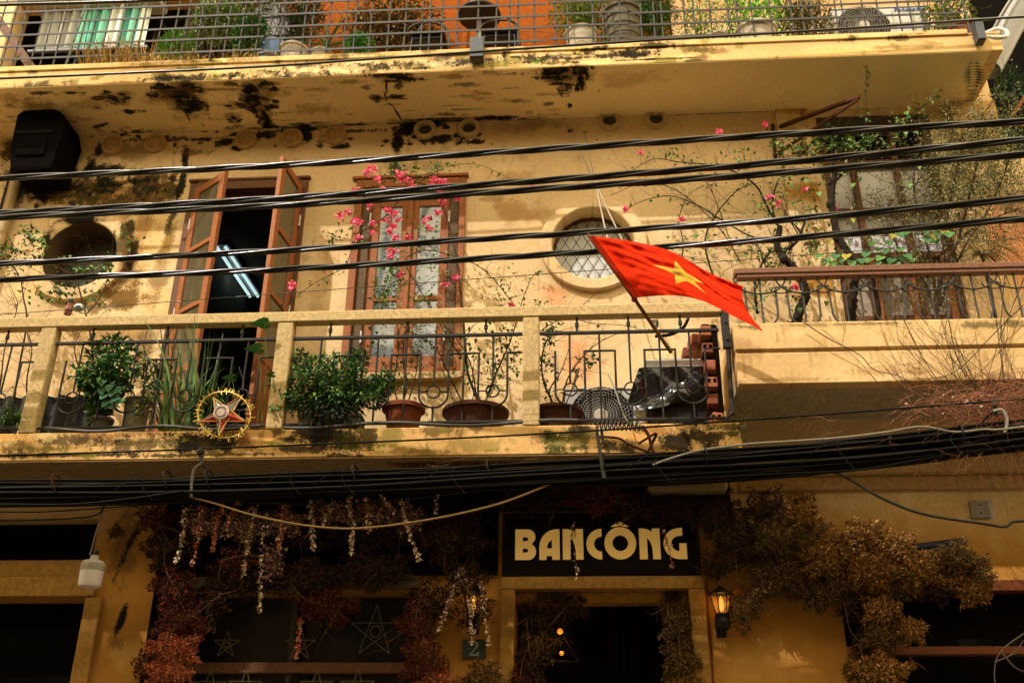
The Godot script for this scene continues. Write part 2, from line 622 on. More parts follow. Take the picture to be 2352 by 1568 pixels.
func setting():
	var mb = MB.new()
	mb.quad(Vector3(-150, 0, 150), Vector3(150, 0, 150), Vector3(150, 0, -150), Vector3(-150, 0, -150), Vector3.UP)
	var o = solo("street", mb, mat(lin(0.09, 0.085, 0.075), 0.9, 0.0, true, 0.6), "dark asphalt street in front of the ochre house", "", "", "structure")
	mb = MB.new()
	mb.bx(Vector3(-14, 0.004, 0.0), Vector3(12, 0.13, 1.5), 0.02)
	o = solo("pavement", mb, mat(lin(0.17, 0.155, 0.12), 0.9, 0.0, true, 1.0), "raised pavement at the foot of the house", "", "", "structure")
	# the houses on the near side of the street, behind the photographer
	var dull = mat(lin(0.21, 0.165, 0.09), 0.9, 0.0, true, 0.5)
	for k in 6:
		var x0 = -46.0 + k * 15.0
		var ht = 10.4 + 0.5 * sin(k * 2.3)
		var h = thing("opposite_house", "dull brown plastered house across the street, %s from the left in its row" % ["first", "second", "third", "fourth", "fifth", "sixth"][k], "building", Vector3(x0 + 7.5, 0, 12), "houses across the street")
		part("wall", boxmb(Vector3(x0, 0.01, 9.3), Vector3(x0 + 14.98, ht, 17), 0.02), dull, h)
		for fl in 2:
			for w in 4:
				var p = Vector3(x0 + 2.2 + w * 3.5, 3.9 + fl * 3.3, 9.27)
				part("window", boxmb(p - Vector3(0.6, 0, 0.0), p + Vector3(0.6, 1.7, 0.05), 0.01), M.dark, h)
	# added unseen trees behind those houses: crowns shaped to shade the ground floor
	rng.seed = 7
	for k in 5:
		var tx = -15.5 + k * 4.9
		var t = thing("shade_tree", "tall unseen tree added for shade behind the houses across the street, %s from the left" % ["first", "second", "third", "fourth", "fifth"][k], "tree", Vector3(tx, 0, 17.6), "added shade trees")
		mb = MB.new()
		mb.rj = 0.1
		mb.tube(smooth([Vector3(tx, 0, 17.6), Vector3(tx + 0.2, 8, 17.4), Vector3(tx, 14, 16.0), Vector3(tx + 0.3, 17, 13.0)], 6), 0.42, 0.12, 12)
		for q in 5:
			mb.tube(smooth([Vector3(tx, 13.5, 16.2), Vector3(tx + (q - 2) * 0.9, 16, 14.0), Vector3(tx + (q - 2) * 1.3, 18.0, 12.0)], 4), 0.12, 0.03, 6)
		part("trunk", mb, M.bark, t)
		mb = MB.new()
		for i in 2050:
			var z = rng.randf_range(10.0, 13.0)
			var v = pow(rng.randf(), 0.9)
			var x = tx + rng.randfn() * 1.9
			var y = 1.58 * z + lerpf(-1.6, 2.62 + 0.12 * sin(x * 1.7), v)
			mb.col = jit(Color(0.05, 0.085, 0.03))
			mb.broad(Vector3(x, y, z), rdir(), rdir(), rng.randf_range(0.24, 0.42), 0.24)
		part("crown", mb, M.leaf, t, "stuff")

func wop(px, py, rx, ry, col, am, rg, turn = 0.0):
	var p = A(px, py, 0.0)
	return [(p.x + 6.6) * 150.0, (9.6 - p.y) * 150.0, rx * 0.584, ry * 0.62, col, am, rg, turn]

func wall_texture() -> ImageTexture:
	var K = Color(0.085, 0.075, 0.045)
	var G = Color(0.26, 0.22, 0.11)
	var B = Color(0.38, 0.28, 0.14)
	var R = Color(0.56, 0.41, 0.21)
	var P = Color(0.80, 0.53, 0.36)
	var L = Color(0.86, 0.72, 0.47)
	var ops = [
		# ground floor in deeper ochre: its shade's warm tone put into colour
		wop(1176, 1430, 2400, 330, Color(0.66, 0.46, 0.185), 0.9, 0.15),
		wop(1700, -10, 2000, 125, Color(0.66, 0.52, 0.37), 0.9, 0.3),  # upper wall toned down in colour to offset strong sun and sky
		# pale and rusty plaster patches
		wop(340, 560, 60, 110, L, 0.6, 0.7), wop(360, 690, 60, 60, L, 0.6, 0.7), wop(60, 660, 60, 60, L, 0.5, 0.6),
		wop(255, 450, 150, 60, R, 0.75, 1.0), wop(340, 440, 80, 50, B, 0.85, 1.0), wop(160, 440, 110, 40, B, 0.6, 1.2),
		wop(320, 540, 50, 90, R, 0.7, 1.1), wop(290, 680, 60, 50, Color(0.42, 0.31, 0.14), 0.9, 1.1), wop(300, 620, 30, 60, B, 0.7, 1.1),
		wop(365, 640, 28, 80, B, 0.55, 1.0, 0.15), wop(380, 560, 22, 60, Color(0.5, 0.38, 0.17), 0.8, 0.9, 0.2), wop(245, 770, 120, 40, R, 0.6, 1.1), wop(330, 800, 30, 80, B, 0.6, 1.0),
		wop(255, 700, 90, 16, B, 0.7, 1.0, -0.2), wop(300, 590, 14, 60, K, 0.85, 1.0, 0.05), wop(296, 530, 30, 30, K, 0.75, 1.3), wop(283, 575, 30, 40, G, 0.8, 1.3),
		wop(1275, 685, 55, 45, P, 0.55, 0.9), wop(1330, 830, 50, 60, P, 0.6, 1.0), wop(1180, 480, 70, 40, R, 0.5, 1.2), wop(1240, 500, 60, 30, R, 0.35, 1.3),
		wop(1180, 410, 60, 30, R, 0.35, 1.2), wop(1120, 455, 60, 12, B, 0.3, 1.2), wop(740, 640, 36, 160, R, 0.28, 0.9, 0.1), wop(960, 380, 120, 25, B, 0.25, 1.0),
		wop(2330, 560, 80, 180, P, 0.8, 0.5), wop(2310, 640, 30, 80, L, 0.6, 0.9), wop(2345, 470, 60, 80, Color(0.62, 0.48, 0.36), 0.7, 0.7), wop(2100, 640, 30, 60, L, 0.3, 0.8),
		# dark mould round the left window
		wop(230, 395, 90, 26, K, 0.9, 1.5), wop(245, 425, 40, 34, K, 0.92, 1.2), wop(335, 425, 60, 42, K, 0.75, 1.6), wop(150, 430, 100, 22, K, 0.9, 1.8), wop(95, 445, 50, 28, K, 0.9, 1.7),
		wop(205, 455, 60, 24, G, 0.9, 1.6), wop(270, 470, 60, 20, K, 0.7, 1.7), wop(390, 440, 30, 40, G, 0.9, 1.4), wop(55, 430, 14, 60, K, 0.7, 1.4),
		wop(425, 360, 13, 46, K, 0.95, 0.8, -0.12), wop(412, 430, 16, 50, K, 0.92, 1.0, 0.15), wop(398, 490, 14, 40, G, 0.85, 1.0, 0.2), wop(210, 375, 20, 30, K, 0.9, 1.2), wop(225, 345, 12, 34, K, 0.8, 1.2),
		wop(300, 350, 110, 30, B, 0.5, 1.3), wop(20, 340, 30, 50, G, 0.85, 1.4), wop(15, 400, 22, 40, K, 0.6, 1.3), wop(385, 520, 12, 30, G, 0.7, 1.2), wop(330, 545, 5, 5, K, 0.9, 0.6), wop(187, 512, 84, 20, K, 0.97, 0.6), wop(112, 560, 16, 50, K, 0.9, 0.9), wop(262, 560, 14, 40, K, 0.85, 0.9), wop(290, 590, 22, 80, B, 0.6, 1.2),
		# damp under the slab and round the vents
		wop(912, 330, 20, 52, K, 0.96, 0.8), wop(925, 300, 40, 16, K, 0.95, 1.0), wop(905, 395, 18, 50, G, 0.85, 0.7), wop(1010, 320, 80, 13, K, 0.85, 1.4), wop(985, 286, 80, 10, K, 0.95, 1.3), wop(1080, 326, 40, 9, K, 0.9, 1.4),
		wop(690, 297, 60, 10, K, 0.95, 1.2), wop(705, 312, 26, 20, K, 0.9, 1.2), wop(775, 337, 36, 8, K, 0.9, 1.2), wop(600, 310, 60, 14, K, 0.85, 1.6), wop(520, 325, 40, 16, K, 0.9, 1.3), wop(545, 338, 24, 12, K, 0.9, 1.2),
		wop(470, 318, 60, 8, K, 0.8, 1.5), wop(360, 318, 90, 10, G, 0.9, 1.4), wop(440, 350, 60, 12, B, 0.7, 1.5), wop(820, 300, 60, 6, K, 0.7, 1.6), wop(1200, 272, 120, 5, B, 0.8, 1.3), wop(1310, 300, 9, 7, K, 0.95, 0.6), wop(1343, 302, 5, 4, K, 0.95, 0.5),
		wop(1640, 258, 160, 4, G, 0.6, 1.4), wop(1795, 268, 12, 14, K, 0.7, 1.2), wop(1230, 285, 60, 30, B, 0.35, 0.9), wop(1370, 320, 3, 3, K, 0.95, 0.3), wop(1200, 290, 200, 22, B, 0.25, 1.0), wop(2180, 262, 60, 20, B, 0.5, 0.9),
		# ground floor
		wop(290, 1250, 40, 100, B, 0.6, 1.0), wop(290, 1265, 12, 60, K, 0.9, 1.1, 0.25), wop(275, 1425, 12, 38, K, 0.95, 0.6, 0.18), wop(265, 1220, 18, 20, K, 0.7, 1.4), wop(300, 1500, 50, 50, L, 0.4, 1.0), wop(270, 1470, 26, 20, B, 0.5, 1.2),
		wop(1750, 1520, 120, 60, L, 0.25, 0.9), wop(1770, 1360, 90, 60, B, 0.3, 0.9), wop(2150, 1250, 160, 60, L, 0.15, 0.8)]
	rng.seed = 5
	for i in 150:
		ops.append(wop(rng.randf_range(0, 2340), rng.randf_range(270, 860), rng.randf_range(1.5, 5), rng.randf_range(8, 40), [B, R, G][i % 3], rng.randf_range(0.12, 0.3), 1.5, rng.randf_range(-0.15, 0.2)))
	for i in 70:
		ops.append(wop(rng.randf_range(0, 2340), rng.randf_range(270, 850), rng.randf_range(3, 26), rng.randf_range(2, 12), [B, R, L, G][rng.randi() % 4], rng.randf_range(0.15, 0.4), 1.4))
	for i in 90:
		ops.append(wop(rng.randf_range(60, 400), rng.randf_range(390, 480), rng.randf_range(5, 26), rng.randf_range(3, 16), [K, G, B][rng.randi() % 3], 0.8, 1.6))
	for i in 80:
		ops.append(wop(rng.randf_range(60, 1130), rng.randf_range(290, 335), rng.randf_range(3, 16), rng.randf_range(2, 8), K, 0.8, 1.3))
	return paint(1680, 1110, Color(0.80, 0.69, 0.51), Color(0.82, 0.725, 0.56), 0.17, ops, 150.0)

func strip_texture(y0, z, h, ops_px, base, base2, seed_, dirty) -> ImageTexture:
	# a slab edge: x from -6.6 to 4.6, h metres high from y0 up
	var ops = []
	for o in ops_px:
		var p = A(o[0], o[1], z)
		ops.append([(p.x + 6.6) * 150.0, (y0 + h - p.y) * 150.0, o[2] * 0.57, o[3] * 0.6, o[4], o[5], o[6]])
	rng.seed = seed_
	for i in dirty:
		var k = rng.randf()
		ops.append([rng.randf() * 1680 * (0.75 if i % 2 == 0 else 1.0), rng.randf() * h * 150, rng.randf_range(2, 30), rng.randf_range(1, 9), [Color(0.1, 0.085, 0.045), Color(0.33, 0.27, 0.12), Color(0.45, 0.42, 0.16), Color(0.9, 0.78, 0.55)][rng.randi() % 4], 0.3 + 0.5 * k, 1.6])
	return paint(1680, int(h * 150), base, base2, 0.2, ops, 150.0)

func soffit_texture(y, zmax, ops_px, base, dirty, seed_) -> ImageTexture:
	var ops = []
	for o in ops_px:
		# the underside lies at height y: read where the line of sight meets it
		var d = A(o[0], o[1], 0.0) - cam_at
		var p = cam_at + d * ((y - cam_at.y) / d.y)
		if o[5] >= 0.9 and o[2] > 10.0:
			ops.append([(p.x + 6.6) * 150.0, (zmax - p.z) * 150.0, o[2] * 1.1, o[3] * 1.8, Color(0.40, 0.32, 0.19), 0.5, 1.3])
			for k in 5:
				var e = Vector2(cos(k * 1.9 + o[0]), sin(k * 1.9 + o[0]))
				ops.append([(p.x + 6.6) * 150.0 + e.x * o[2] * 0.8, (zmax - p.z) * 150.0 + e.y * o[3] * 1.2, o[2] * 0.25, o[3] * 0.35, o[4], 0.85, 1.7])
		ops.append([(p.x + 6.6) * 150.0, (zmax - p.z) * 150.0, o[2] * 0.6, o[3] * 1.0, o[4], o[5], o[6], o[7] if o.size() > 7 else 0.0])
	rng.seed = seed_
	for i in dirty:
		ops.append([rng.randf() * 1680 * 0.6, rng.randf() * zmax * 150, rng.randf_range(2, 20), rng.randf_range(1, 6), [Color(0.13, 0.11, 0.06), Color(0.45, 0.33, 0.16), Color(0.62, 0.48, 0.28)][rng.randi() % 3], rng.randf_range(0.2, 0.6), 1.6])
	return paint(1680, int(zmax * 150), base, base * 1.04, 0.1, ops, 150.0)

func build_house():
	house = thing("yellow_house", "old ochre plastered house with two balconies and a shop below", "building", Vector3(-1, 0, 0))
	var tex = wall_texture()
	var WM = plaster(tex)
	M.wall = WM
	var wn = FastNoiseLite.new()
	wn.seed = 31
	wn.noise_type = FastNoiseLite.TYPE_SIMPLEX_SMOOTH
	wn.frequency = 0.035
	wn.fractal_octaves = 4
	var wi = wn.get_image(1680, 1110, false, false, true)
	wi.bump_map_to_normal_map(1.6)
	wi.generate_mipmaps()
	WM.normal_enabled = true
	WM.normal_texture = ImageTexture.create_from_image(wi)
	WM.normal_scale = 0.5
	# openings: rectangles, and squares that hold a round opening
	var rects = [[-3.72, 4.34, -2.59, 7.20], [-2.07, 5.12, -1.04, 7.17], [2.36, 4.8, 3.42, 7.76], [-9.0, 0.0, -4.0, 3.19], [-9.0, 3.5, -4.03, 3.86],
		[-3.15, 0.9, -1.3, 3.24], [-0.52, 0.0, 0.835, 3.235], [2.0, 1.2, 5.6, 3.29], [-6.1, 8.1, -3.45, 9.75], [-3.3, 8.3, 1.05, 10.4]]
	var rounds = [[0.178, 6.395, 0.382], [-4.70, 6.415, 0.36]]
	var vents = [[A(1400, 280), 1], [A(1507, 276), 1], [A(977, 300), 1], [A(1078, 297), 1]]
	for w in vents: rounds.append([w[0].x, w[0].y, 0.066])
	var cells = rects.duplicate()
	for r in rounds: cells.append([r[0] - r[2] - 0.02, r[1] - r[2] - 0.02, r[0] + r[2] + 0.02, r[1] + r[2] + 0.02])
	var xs = [-9.0, 4.05]
	var ys = [0.0, 11.2]
	for c in cells:
		for k in [0, 2]:
			if not xs.has(c[k]) and c[k] < 4.05: xs.append(c[k])
		for k in [1, 3]:
			if not ys.has(c[k]): ys.append(c[k])
	xs.sort(); ys.sort()
	var mb = MB.new()
	mb.map = ["y", -6.6, 11.2, 9.6, 7.4]
	for j in ys.size() - 1:
		for i in xs.size() - 1:
			var mx = (xs[i] + xs[i + 1]) * 0.5
			var my = (ys[j] + ys[j + 1]) * 0.5
			var hole = false
			for c in cells:
				if mx > c[0] and mx < c[2] and my > c[1] and my < c[3]: hole = true
			if hole: continue
			mb.quad(Vector3(xs[i], ys[j], 0), Vector3(xs[i + 1], ys[j], 0), Vector3(xs[i + 1], ys[j + 1], 0), Vector3(xs[i], ys[j + 1], 0), Vector3(0, 0, 1))
	for r in rounds:
		var s = 64
		var hs = r[2] + 0.02
		for i in s:
			var q = []
			for t in [i, i + 1]:
				var a = TAU * t / s
				var e = Vector3(cos(a), sin(a), 0)
				var k = hs / maxf(absf(e.x), absf(e.y))
				q.append([Vector3(r[0], r[1], 0) + e * r[2], Vector3(r[0], r[1], 0) + e * k, e])
			mb.quad(q[0][0], q[1][0], q[1][1], q[0][1], Vector3(0, 0, 1))
			var ia = mb.push(q[0][0], -q[0][2]); mb.push(q[1][0], -q[1][2]); mb.push(q[1][0] + Vector3(0, 0, -0.3), -q[1][2]); mb.push(q[0][0] + Vector3(0, 0, -0.3), -q[0][2])
			mb.tri_i(ia, ia + 1, ia + 2, -q[0][2]); mb.tri_i(ia, ia + 2, ia + 3, -q[0][2])
	for c in rects:
		var dz = Vector3(0, 0, -0.26)
		var p = [Vector3(c[0], c[1], 0), Vector3(c[2], c[1], 0), Vector3(c[2], c[3], 0), Vector3(c[0], c[3], 0)]
		var ns = [Vector3(0, 1, 0), Vector3(-1, 0, 0), Vector3(0, -1, 0), Vector3(1, 0, 0)]
		for i in 4: mb.quad(p[i], p[(i + 1) % 4], p[(i + 1) % 4] + dz, p[i] + dz, ns[i])
	# the house's own right-hand side
	mb.quad(Vector3(4.05, 0, 0), Vector3(4.05, 0, -5), Vector3(4.05, 11.2, -5), Vector3(4.05, 11.2, 0), Vector3(1, 0, 0))
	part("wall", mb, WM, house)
	mb = MB.new()
	mb.map = ["y", -6.6, 11.2, 9.6, 7.4]
	mb.bx(Vector3(4.055, 0, -0.4), Vector3(4.75, 7.3, -0.004), 0.0)
	part("side_wall", mb, WM, house)
	# rooms behind: floors, back wall, partitions
	mb = MB.new()
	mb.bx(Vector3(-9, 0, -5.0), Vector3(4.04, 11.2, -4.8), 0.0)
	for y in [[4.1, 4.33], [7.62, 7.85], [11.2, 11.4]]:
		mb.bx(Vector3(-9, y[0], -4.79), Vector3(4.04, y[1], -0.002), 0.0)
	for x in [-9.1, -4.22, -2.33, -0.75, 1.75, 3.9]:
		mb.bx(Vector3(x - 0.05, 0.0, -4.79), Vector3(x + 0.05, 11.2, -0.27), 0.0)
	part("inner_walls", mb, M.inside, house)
	# upper balcony: slab, ledge and floor
	var K = Color(0.075, 0.065, 0.04); var G = Color(0.35, 0.34, 0.13); var L = Color(0.93, 0.82, 0.62); var B = Color(0.42, 0.27, 0.12)
	var fops = [[1200, 120, 120, 12, L, 0.6, 1.2], [840, 140, 120, 14, L, 0.5, 1.2], [1450, 122, 70, 14, K, 0.85, 1.5], [1400, 110, 40, 6, K, 0.9, 1.3], [1500, 110, 50, 5, K, 0.8, 1.3], [1235, 140, 26, 10, Color(0.32, 0.46, 0.16), 0.9, 0.9], [1190, 130, 30, 10, G, 0.8, 1.2],
		[620, 165, 60, 12, K, 0.75, 1.5], [700, 150, 50, 12, K, 0.6, 1.5], [540, 172, 30, 12, K, 0.8, 1.2], [380, 175, 40, 14, K, 0.8, 1.3], [90, 195, 80, 14, K, 0.6, 1.6], [420, 160, 50, 10, G, 0.8, 1.3], [1340, 118, 40, 10, Color(0.7, 0.62, 0.25), 0.7, 1.2], [1000, 145, 60, 8, G, 0.5, 1.4], [760, 152, 14, 9, G, 0.9, 1.0],
		[1500, 135, 120, 3, K, 0.9, 1.2], [280, 190, 60, 6, B, 0.6, 1.4], [650, 170, 160, 12, K, 0.8, 1.9], [900, 150, 200, 12, K, 0.75, 2.0], [1080, 140, 120, 10, K, 0.75, 2.0], [1300, 130, 160, 12, K, 0.75, 1.9], [450, 178, 140, 12, K, 0.75, 1.9], [760, 158, 160, 14, L, 0.7, 1.6], [1040, 143, 160, 12, L, 0.7, 1.6], [1900, 118, 120, 10, Color(0.85, 0.66, 0.40), 0.5, 0.9], [1640, 118, 40, 10, Color(0.5, 0.35, 0.2), 0.5, 1.2]]
	var FM = plaster(strip_texture(7.86, 0.75, 0.28, fops, Color(0.81, 0.67, 0.45), Color(0.85, 0.73, 0.51), 3, 120))
	mb = MB.new()
	mb.map = ["y", -6.6, 11.2, 8.14, 0.28]
	mb.bx(Vector3(-9, 7.86, 0.62), Vector3(3.88, 8.045, 0.75), 0.006)
	mb.bx(Vector3(-9, 8.047, 0.62), Vector3(3.60, 8.11, 0.765), 0.006)
	mb.bx(Vector3(3.602, 8.047, 0.62), Vector3(3.885, 8.075, 0.752), 0.006)
	mb.bx(Vector3(3.77, 7.862, 0.0), Vector3(3.88, 8.07, 0.619), 0.004)
	part("balcony_fascia", mb, FM, house)
	var sops = [[408, 222, 44, 26, K, 0.98, 1.3], [400, 205, 40, 12, K, 0.95, 1.2], [440, 240, 26, 10, K, 0.9, 1.4], [578, 205, 40, 18, K, 0.98, 0.9], [585, 232, 34, 18, K, 0.98, 1.1], [605, 262, 15, 22, K, 0.97, 1.0], [612, 290, 16, 16, K, 0.95, 1.0], [552, 238, 26, 8, K, 0.9, 1.3],
		[262, 224, 24, 12, K, 0.93, 1.4], [232, 223, 26, 5, K, 0.85, 1.2], [300, 255, 36, 6, K, 0.85, 1.5], [535, 270, 12, 8, K, 0.95, 1.0, -0.5], [315, 304, 40, 8, K, 0.8, 1.4], [165, 212, 30, 4, K, 0.8, 1.4], [90, 212, 30, 5, K, 0.7, 1.4], [80, 240, 50, 16, B, 0.5, 1.3], [30, 230, 40, 20, B, 0.4, 1.3],
		[428, 262, 2.2, 22, K, 0.9, 0.4, 0.1], [225, 288, 40, 4, K, 0.75, 1.4, -0.35], [880, 172, 60, 6, K, 0.75, 1.4], [905, 175, 30, 8, K, 0.9, 1.2], [945, 181, 40, 5, K, 0.85, 1.4], [886, 195, 3.5, 22, K, 0.95, 0.6, 0.15], [884, 220, 4, 14, K, 0.95, 0.6], [902, 222, 28, 4, K, 0.93, 1.0], [918, 196, 16, 8, K, 0.75, 1.5], [862, 226, 14, 10, K, 0.7, 1.5], [898, 240, 3, 10, K, 0.9, 0.5, -0.6], [911, 258, 3.5, 20, K, 0.9, 0.6, -0.2],
		[1282, 162, 38, 12, K, 0.97, 0.9], [1290, 176, 30, 12, K, 0.97, 1.1], [1262, 172, 26, 10, K, 0.9, 1.4], [1338, 160, 16, 12, K, 0.97, 0.9], [1332, 180, 12, 18, K, 0.97, 0.9], [1324, 200, 5, 16, K, 0.85, 1.0, 0.2], [1300, 205, 22, 12, K, 0.75, 1.8], [1288, 215, 14, 8, K, 0.75, 1.8], [1309, 240, 8, 8, K, 0.92, 1.2], [1375, 207, 3, 2, K, 0.95, 0.3],
		[800, 188, 40, 6, G, 0.5, 1.5], [1050, 275, 120, 5, K, 0.9, 1.3], [1150, 268, 60, 5, K, 0.85, 1.2], [700, 288, 30, 6, K, 0.9, 1.3], [820, 285, 50, 5, K, 0.85, 1.4], [985, 280, 60, 7, K, 0.9, 1.2], [630, 296, 90, 7, K, 0.8, 1.5], [720, 250, 60, 14, B, 0.35, 1.5], [1020, 262, 30, 5, K, 0.5, 1.5], [1450, 180, 100, 20, B, 0.2, 1.3],
		[1320, 150, 40, 4, K, 0.8, 1.4], [480, 205, 120, 5, B, 0.6, 1.3], [200, 240, 60, 14, B, 0.3, 1.4]]
	var SM = plaster(soffit_texture(7.86, 0.75, sops, Color(0.90, 0.81, 0.60), 160, 9))
	mb = MB.new()
	mb.map = ["z", -6.6, 11.2, 0.75, 0.75]
	mb.bx(Vector3(-9, 7.857, 0.0), Vector3(3.77, 7.875, 0.745), 0.0)
	part("balcony_soffit", mb, SM, house)
	mb = MB.new()
	mb.bx(Vector3(-9, 7.88, 0.0), Vector3(3.768, 8.03, 0.618), 0.0)
	part("balcony_floor", mb, M.plain, house)
	# lower balcony: slab, posts and top rail
	var lops = [[60, 1010, 80, 18, Color(0.9, 0.68, 0.38), 0.6, 1.0], [260, 1000, 120, 20, B, 0.5, 1.5], [440, 1010, 70, 30, K, 0.92, 1.2], [330, 1020, 100, 22, K, 0.55, 1.7], [150, 1010, 120, 14, K, 0.55, 1.8], [500, 1015, 60, 30, Color(0.2, 0.16, 0.06), 0.8, 1.4], [560, 1010, 40, 30, B, 0.7, 1.2], [630, 1010, 40, 24, Color(0.88, 0.66, 0.38), 0.6, 0.8],
		[745, 1000, 60, 34, K, 0.96, 0.9], [700, 1000, 40, 26, K, 0.85, 1.3], [790, 1010, 40, 34, Color(0.16, 0.15, 0.05), 0.9, 1.0], [840, 1005, 30, 36, Color(0.2, 0.18, 0.06), 0.85, 1.1], [895, 1005, 40, 30, G, 0.55, 1.3], [1010, 990, 60, 14, Color(0.25, 0.2, 0.08), 0.6, 1.6], [1080, 1020, 80, 20, G, 0.35, 1.6], [700, 1030, 90, 10, K, 0.7, 1.4],
		[1265, 1005, 36, 34, Color(0.2, 0.22, 0.08), 0.85, 1.3], [1330, 1010, 34, 34, Color(0.28, 0.27, 0.1), 0.75, 1.5], [1430, 1030, 60, 20, K, 0.75, 1.2], [1560, 1010, 50, 30, K, 0.88, 1.2], [1620, 1000, 50, 24, K, 0.8, 1.4], [1680, 990, 40, 26, Color(0.2, 0.2, 0.07), 0.8, 1.3], [1500, 990, 50, 14, B, 0.6, 1.3], [1660, 1030, 50, 12, K, 0.8, 1.3], [1450, 1000, 60, 20, Color(0.85, 0.62, 0.34), 0.5, 1.1],
		[150, 1044, 200, 4, K, 0.75, 1.4], [450, 1044, 200, 4, K, 0.7, 1.5], [100, 1030, 60, 10, G, 0.7, 1.5]]
	var LM = plaster(strip_texture(4.11, 0.75, 0.24, lops, Color(0.79, 0.63, 0.39), Color(0.82, 0.68, 0.45), 4, 80))
	mb = MB.new()
	mb.map = ["y", -6.6, 11.2, 4.35, 0.24]
	mb.bx(Vector3(-9, 4.11, 0.0), Vector3(1.235, 4.345, 0.75), 0.008)
	part("balcony_slab", mb, LM, house)
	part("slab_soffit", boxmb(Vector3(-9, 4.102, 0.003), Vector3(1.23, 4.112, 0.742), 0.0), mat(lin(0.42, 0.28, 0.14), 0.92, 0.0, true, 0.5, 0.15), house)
	mb = MB.new()
	mb.bx(Vector3(-9, 5.285, 0.66), Vector3(1.17, 5.38, 0.76), 0.008)
	part("balcony_top_rail", mb, M.rail, house)
	for x in [-6.45, -4.40, -2.385, -0.36]:
		mb = MB.new()
		mb.bx(Vector3(x - 0.066, 4.346, 0.655), Vector3(x + 0.066, 5.284, 0.755), 0.008)
		part("balcony_post", mb, M.rail, house)
	# the balcony on the right, with a solid parapet in two bands
	mb = MB.new()
	mb.map = ["y", -6.6, 11.2, 5.18, 0.56]
	mb.bx(Vector3(1.245, 4.93, 0.66), Vector3(7.0, 5.16, 0.80), 0.008)
	mb.bx(Vector3(1.245, 4.64, 0.67), Vector3(7.0, 4.905, 0.79), 0.008)
	mb.bx(Vector3(1.25, 4.90, 0.66), Vector3(7.0, 4.935, 0.775), 0.0)
	mb.bx(Vector3(1.245, 4.70, 0.0), Vector3(1.36, 5.155, 0.658), 0.005)
	var pops = [[1700, 800, 40, 40, B, 0.25, 1.3], [1900, 760, 120, 10, Color(0.9, 0.74, 0.5), 0.4, 1.3], [2050, 850, 100, 10, B, 0.25, 1.6], [2250, 745, 60, 8, Color(0.3, 0.27, 0.14), 0.6, 1.6], [2330, 742, 30, 10, Color(0.3, 0.27, 0.14), 0.6, 1.6], [1850, 745, 60, 5, Color(0.45, 0.36, 0.2), 0.5, 1.5], [1800, 870, 100, 5, Color(0.5, 0.38, 0.2), 0.4, 1.5], [2000, 742, 100, 4, Color(0.4, 0.33, 0.18), 0.6, 1.6], [2150, 870, 100, 5, Color(0.45, 0.36, 0.2), 0.5, 1.5], [1720, 750, 40, 6, Color(0.3, 0.26, 0.13), 0.6, 1.5]]
	for k in 46:
		pops.append([1680 + fmod(k * 97.3, 660.0), 742 + fmod(k * 31.7, 120.0), 2.0 + fmod(k * 1.7, 4.0), 12.0 + fmod(k * 5.3, 22.0), [Color(0.62, 0.47, 0.27), Color(0.9, 0.77, 0.55), Color(0.52, 0.42, 0.24)][k % 3], 0.3, 1.4])
	var PM = plaster(strip_texture(4.62, 0.8, 0.56, pops, Color(0.80, 0.67, 0.46), Color(0.83, 0.715, 0.52), 12, 40))
	var pm_part = part("balcony_parapet", mb, PM, house)
	mb = MB.new()
	mb.bx(Vector3(1.246, 4.642, 0.0), Vector3(7.0, 4.76, 0.668), 0.0)
	part("balcony_floor", mb, mat(lin(0.62, 0.52, 0.36), 0.92, 0.0, true, 0.8, 0.1), house)
	# the band along the wall above the ground floor on the right
	mb = MB.new()
	mb.bx(Vector3(1.3, 4.02, -0.02), Vector3(4.04, 4.13, 0.035), 0.008)
	mb.bx(Vector3(1.3, 4.145, -0.02), Vector3(4.04, 4.165, 0.02), 0.004)
	part("string_course", mb, M.plain, house)
	# pilaster strips beside the right-hand window
	mb = MB.new()
	mb.bx(Vector3(1.98, 4.77, -0.02), Vector3(2.28, 7.855, 0.03), 0.004)
	part("pilaster", mb, WM_strip(), house)
	mb = MB.new()
	mb.bx(Vector3(3.62, 7.3, -0.02), Vector3(4.04, 7.855, 0.06), 0.004)
	part("pilaster", mb, M.plain, house)
	# round windows
	for r in 2:
		var c = Vector3(rounds[r][0], rounds[r][1], 0)
		var ro = rounds[r][2]
		mb = MB.new()
		var bs = Basis(Vector3(1, 0, 0), Vector3(0, 0, 1), Vector3(0, -1, 0))
		mb.map = ["y", -6.6, 11.2, 9.6, 7.4]
		var rw = ro + (0.11 if r == 0 else 0.135)
		mb.lathe([Vector2(rw, -0.01), Vector2(rw, 0.045), Vector2(rw - 0.012, 0.056), Vector2(ro + 0.01, 0.056), Vector2(ro - 0.001, 0.047), Vector2(ro - 0.001, -0.02)], c, 64, bs)
		var w = part("round_window", mb, WM, house)
		if r == 1:
			mb = MB.new()
			mb.lathe([Vector2(ro - 0.004, 0.05), Vector2(ro - 0.005, -0.25)], c, 48, bs)
			part("mouldy_reveal", mb, mat(lin(0.13, 0.085, 0.04), 0.95, 0.0, true, 5.0), w)
		mb = MB.new()
		var dp = 0.13 if r == 0 else 0.26
		mb.lathe([Vector2(ro, -dp - 0.03), Vector2(ro, -dp), Vector2(ro - 0.03, -dp), Vector2(ro - 0.03, -dp - 0.03)], c, 48, bs)
		part("window_frame", mb, M.wood_dark, w)
		mb = MB.new()
		mb.lathe([Vector2(ro - 0.005, -dp - 0.02), Vector2(0.0, -dp - 0.02)], c, 48, bs)
		var pm = StandardMaterial3D.new()
		pm.albedo_color = lin(0.50, 0.53, 0.53) if r == 0 else lin(0.12, 0.115, 0.10)
		pm.roughness = 0.35
		part("pane", mb, pm, w)
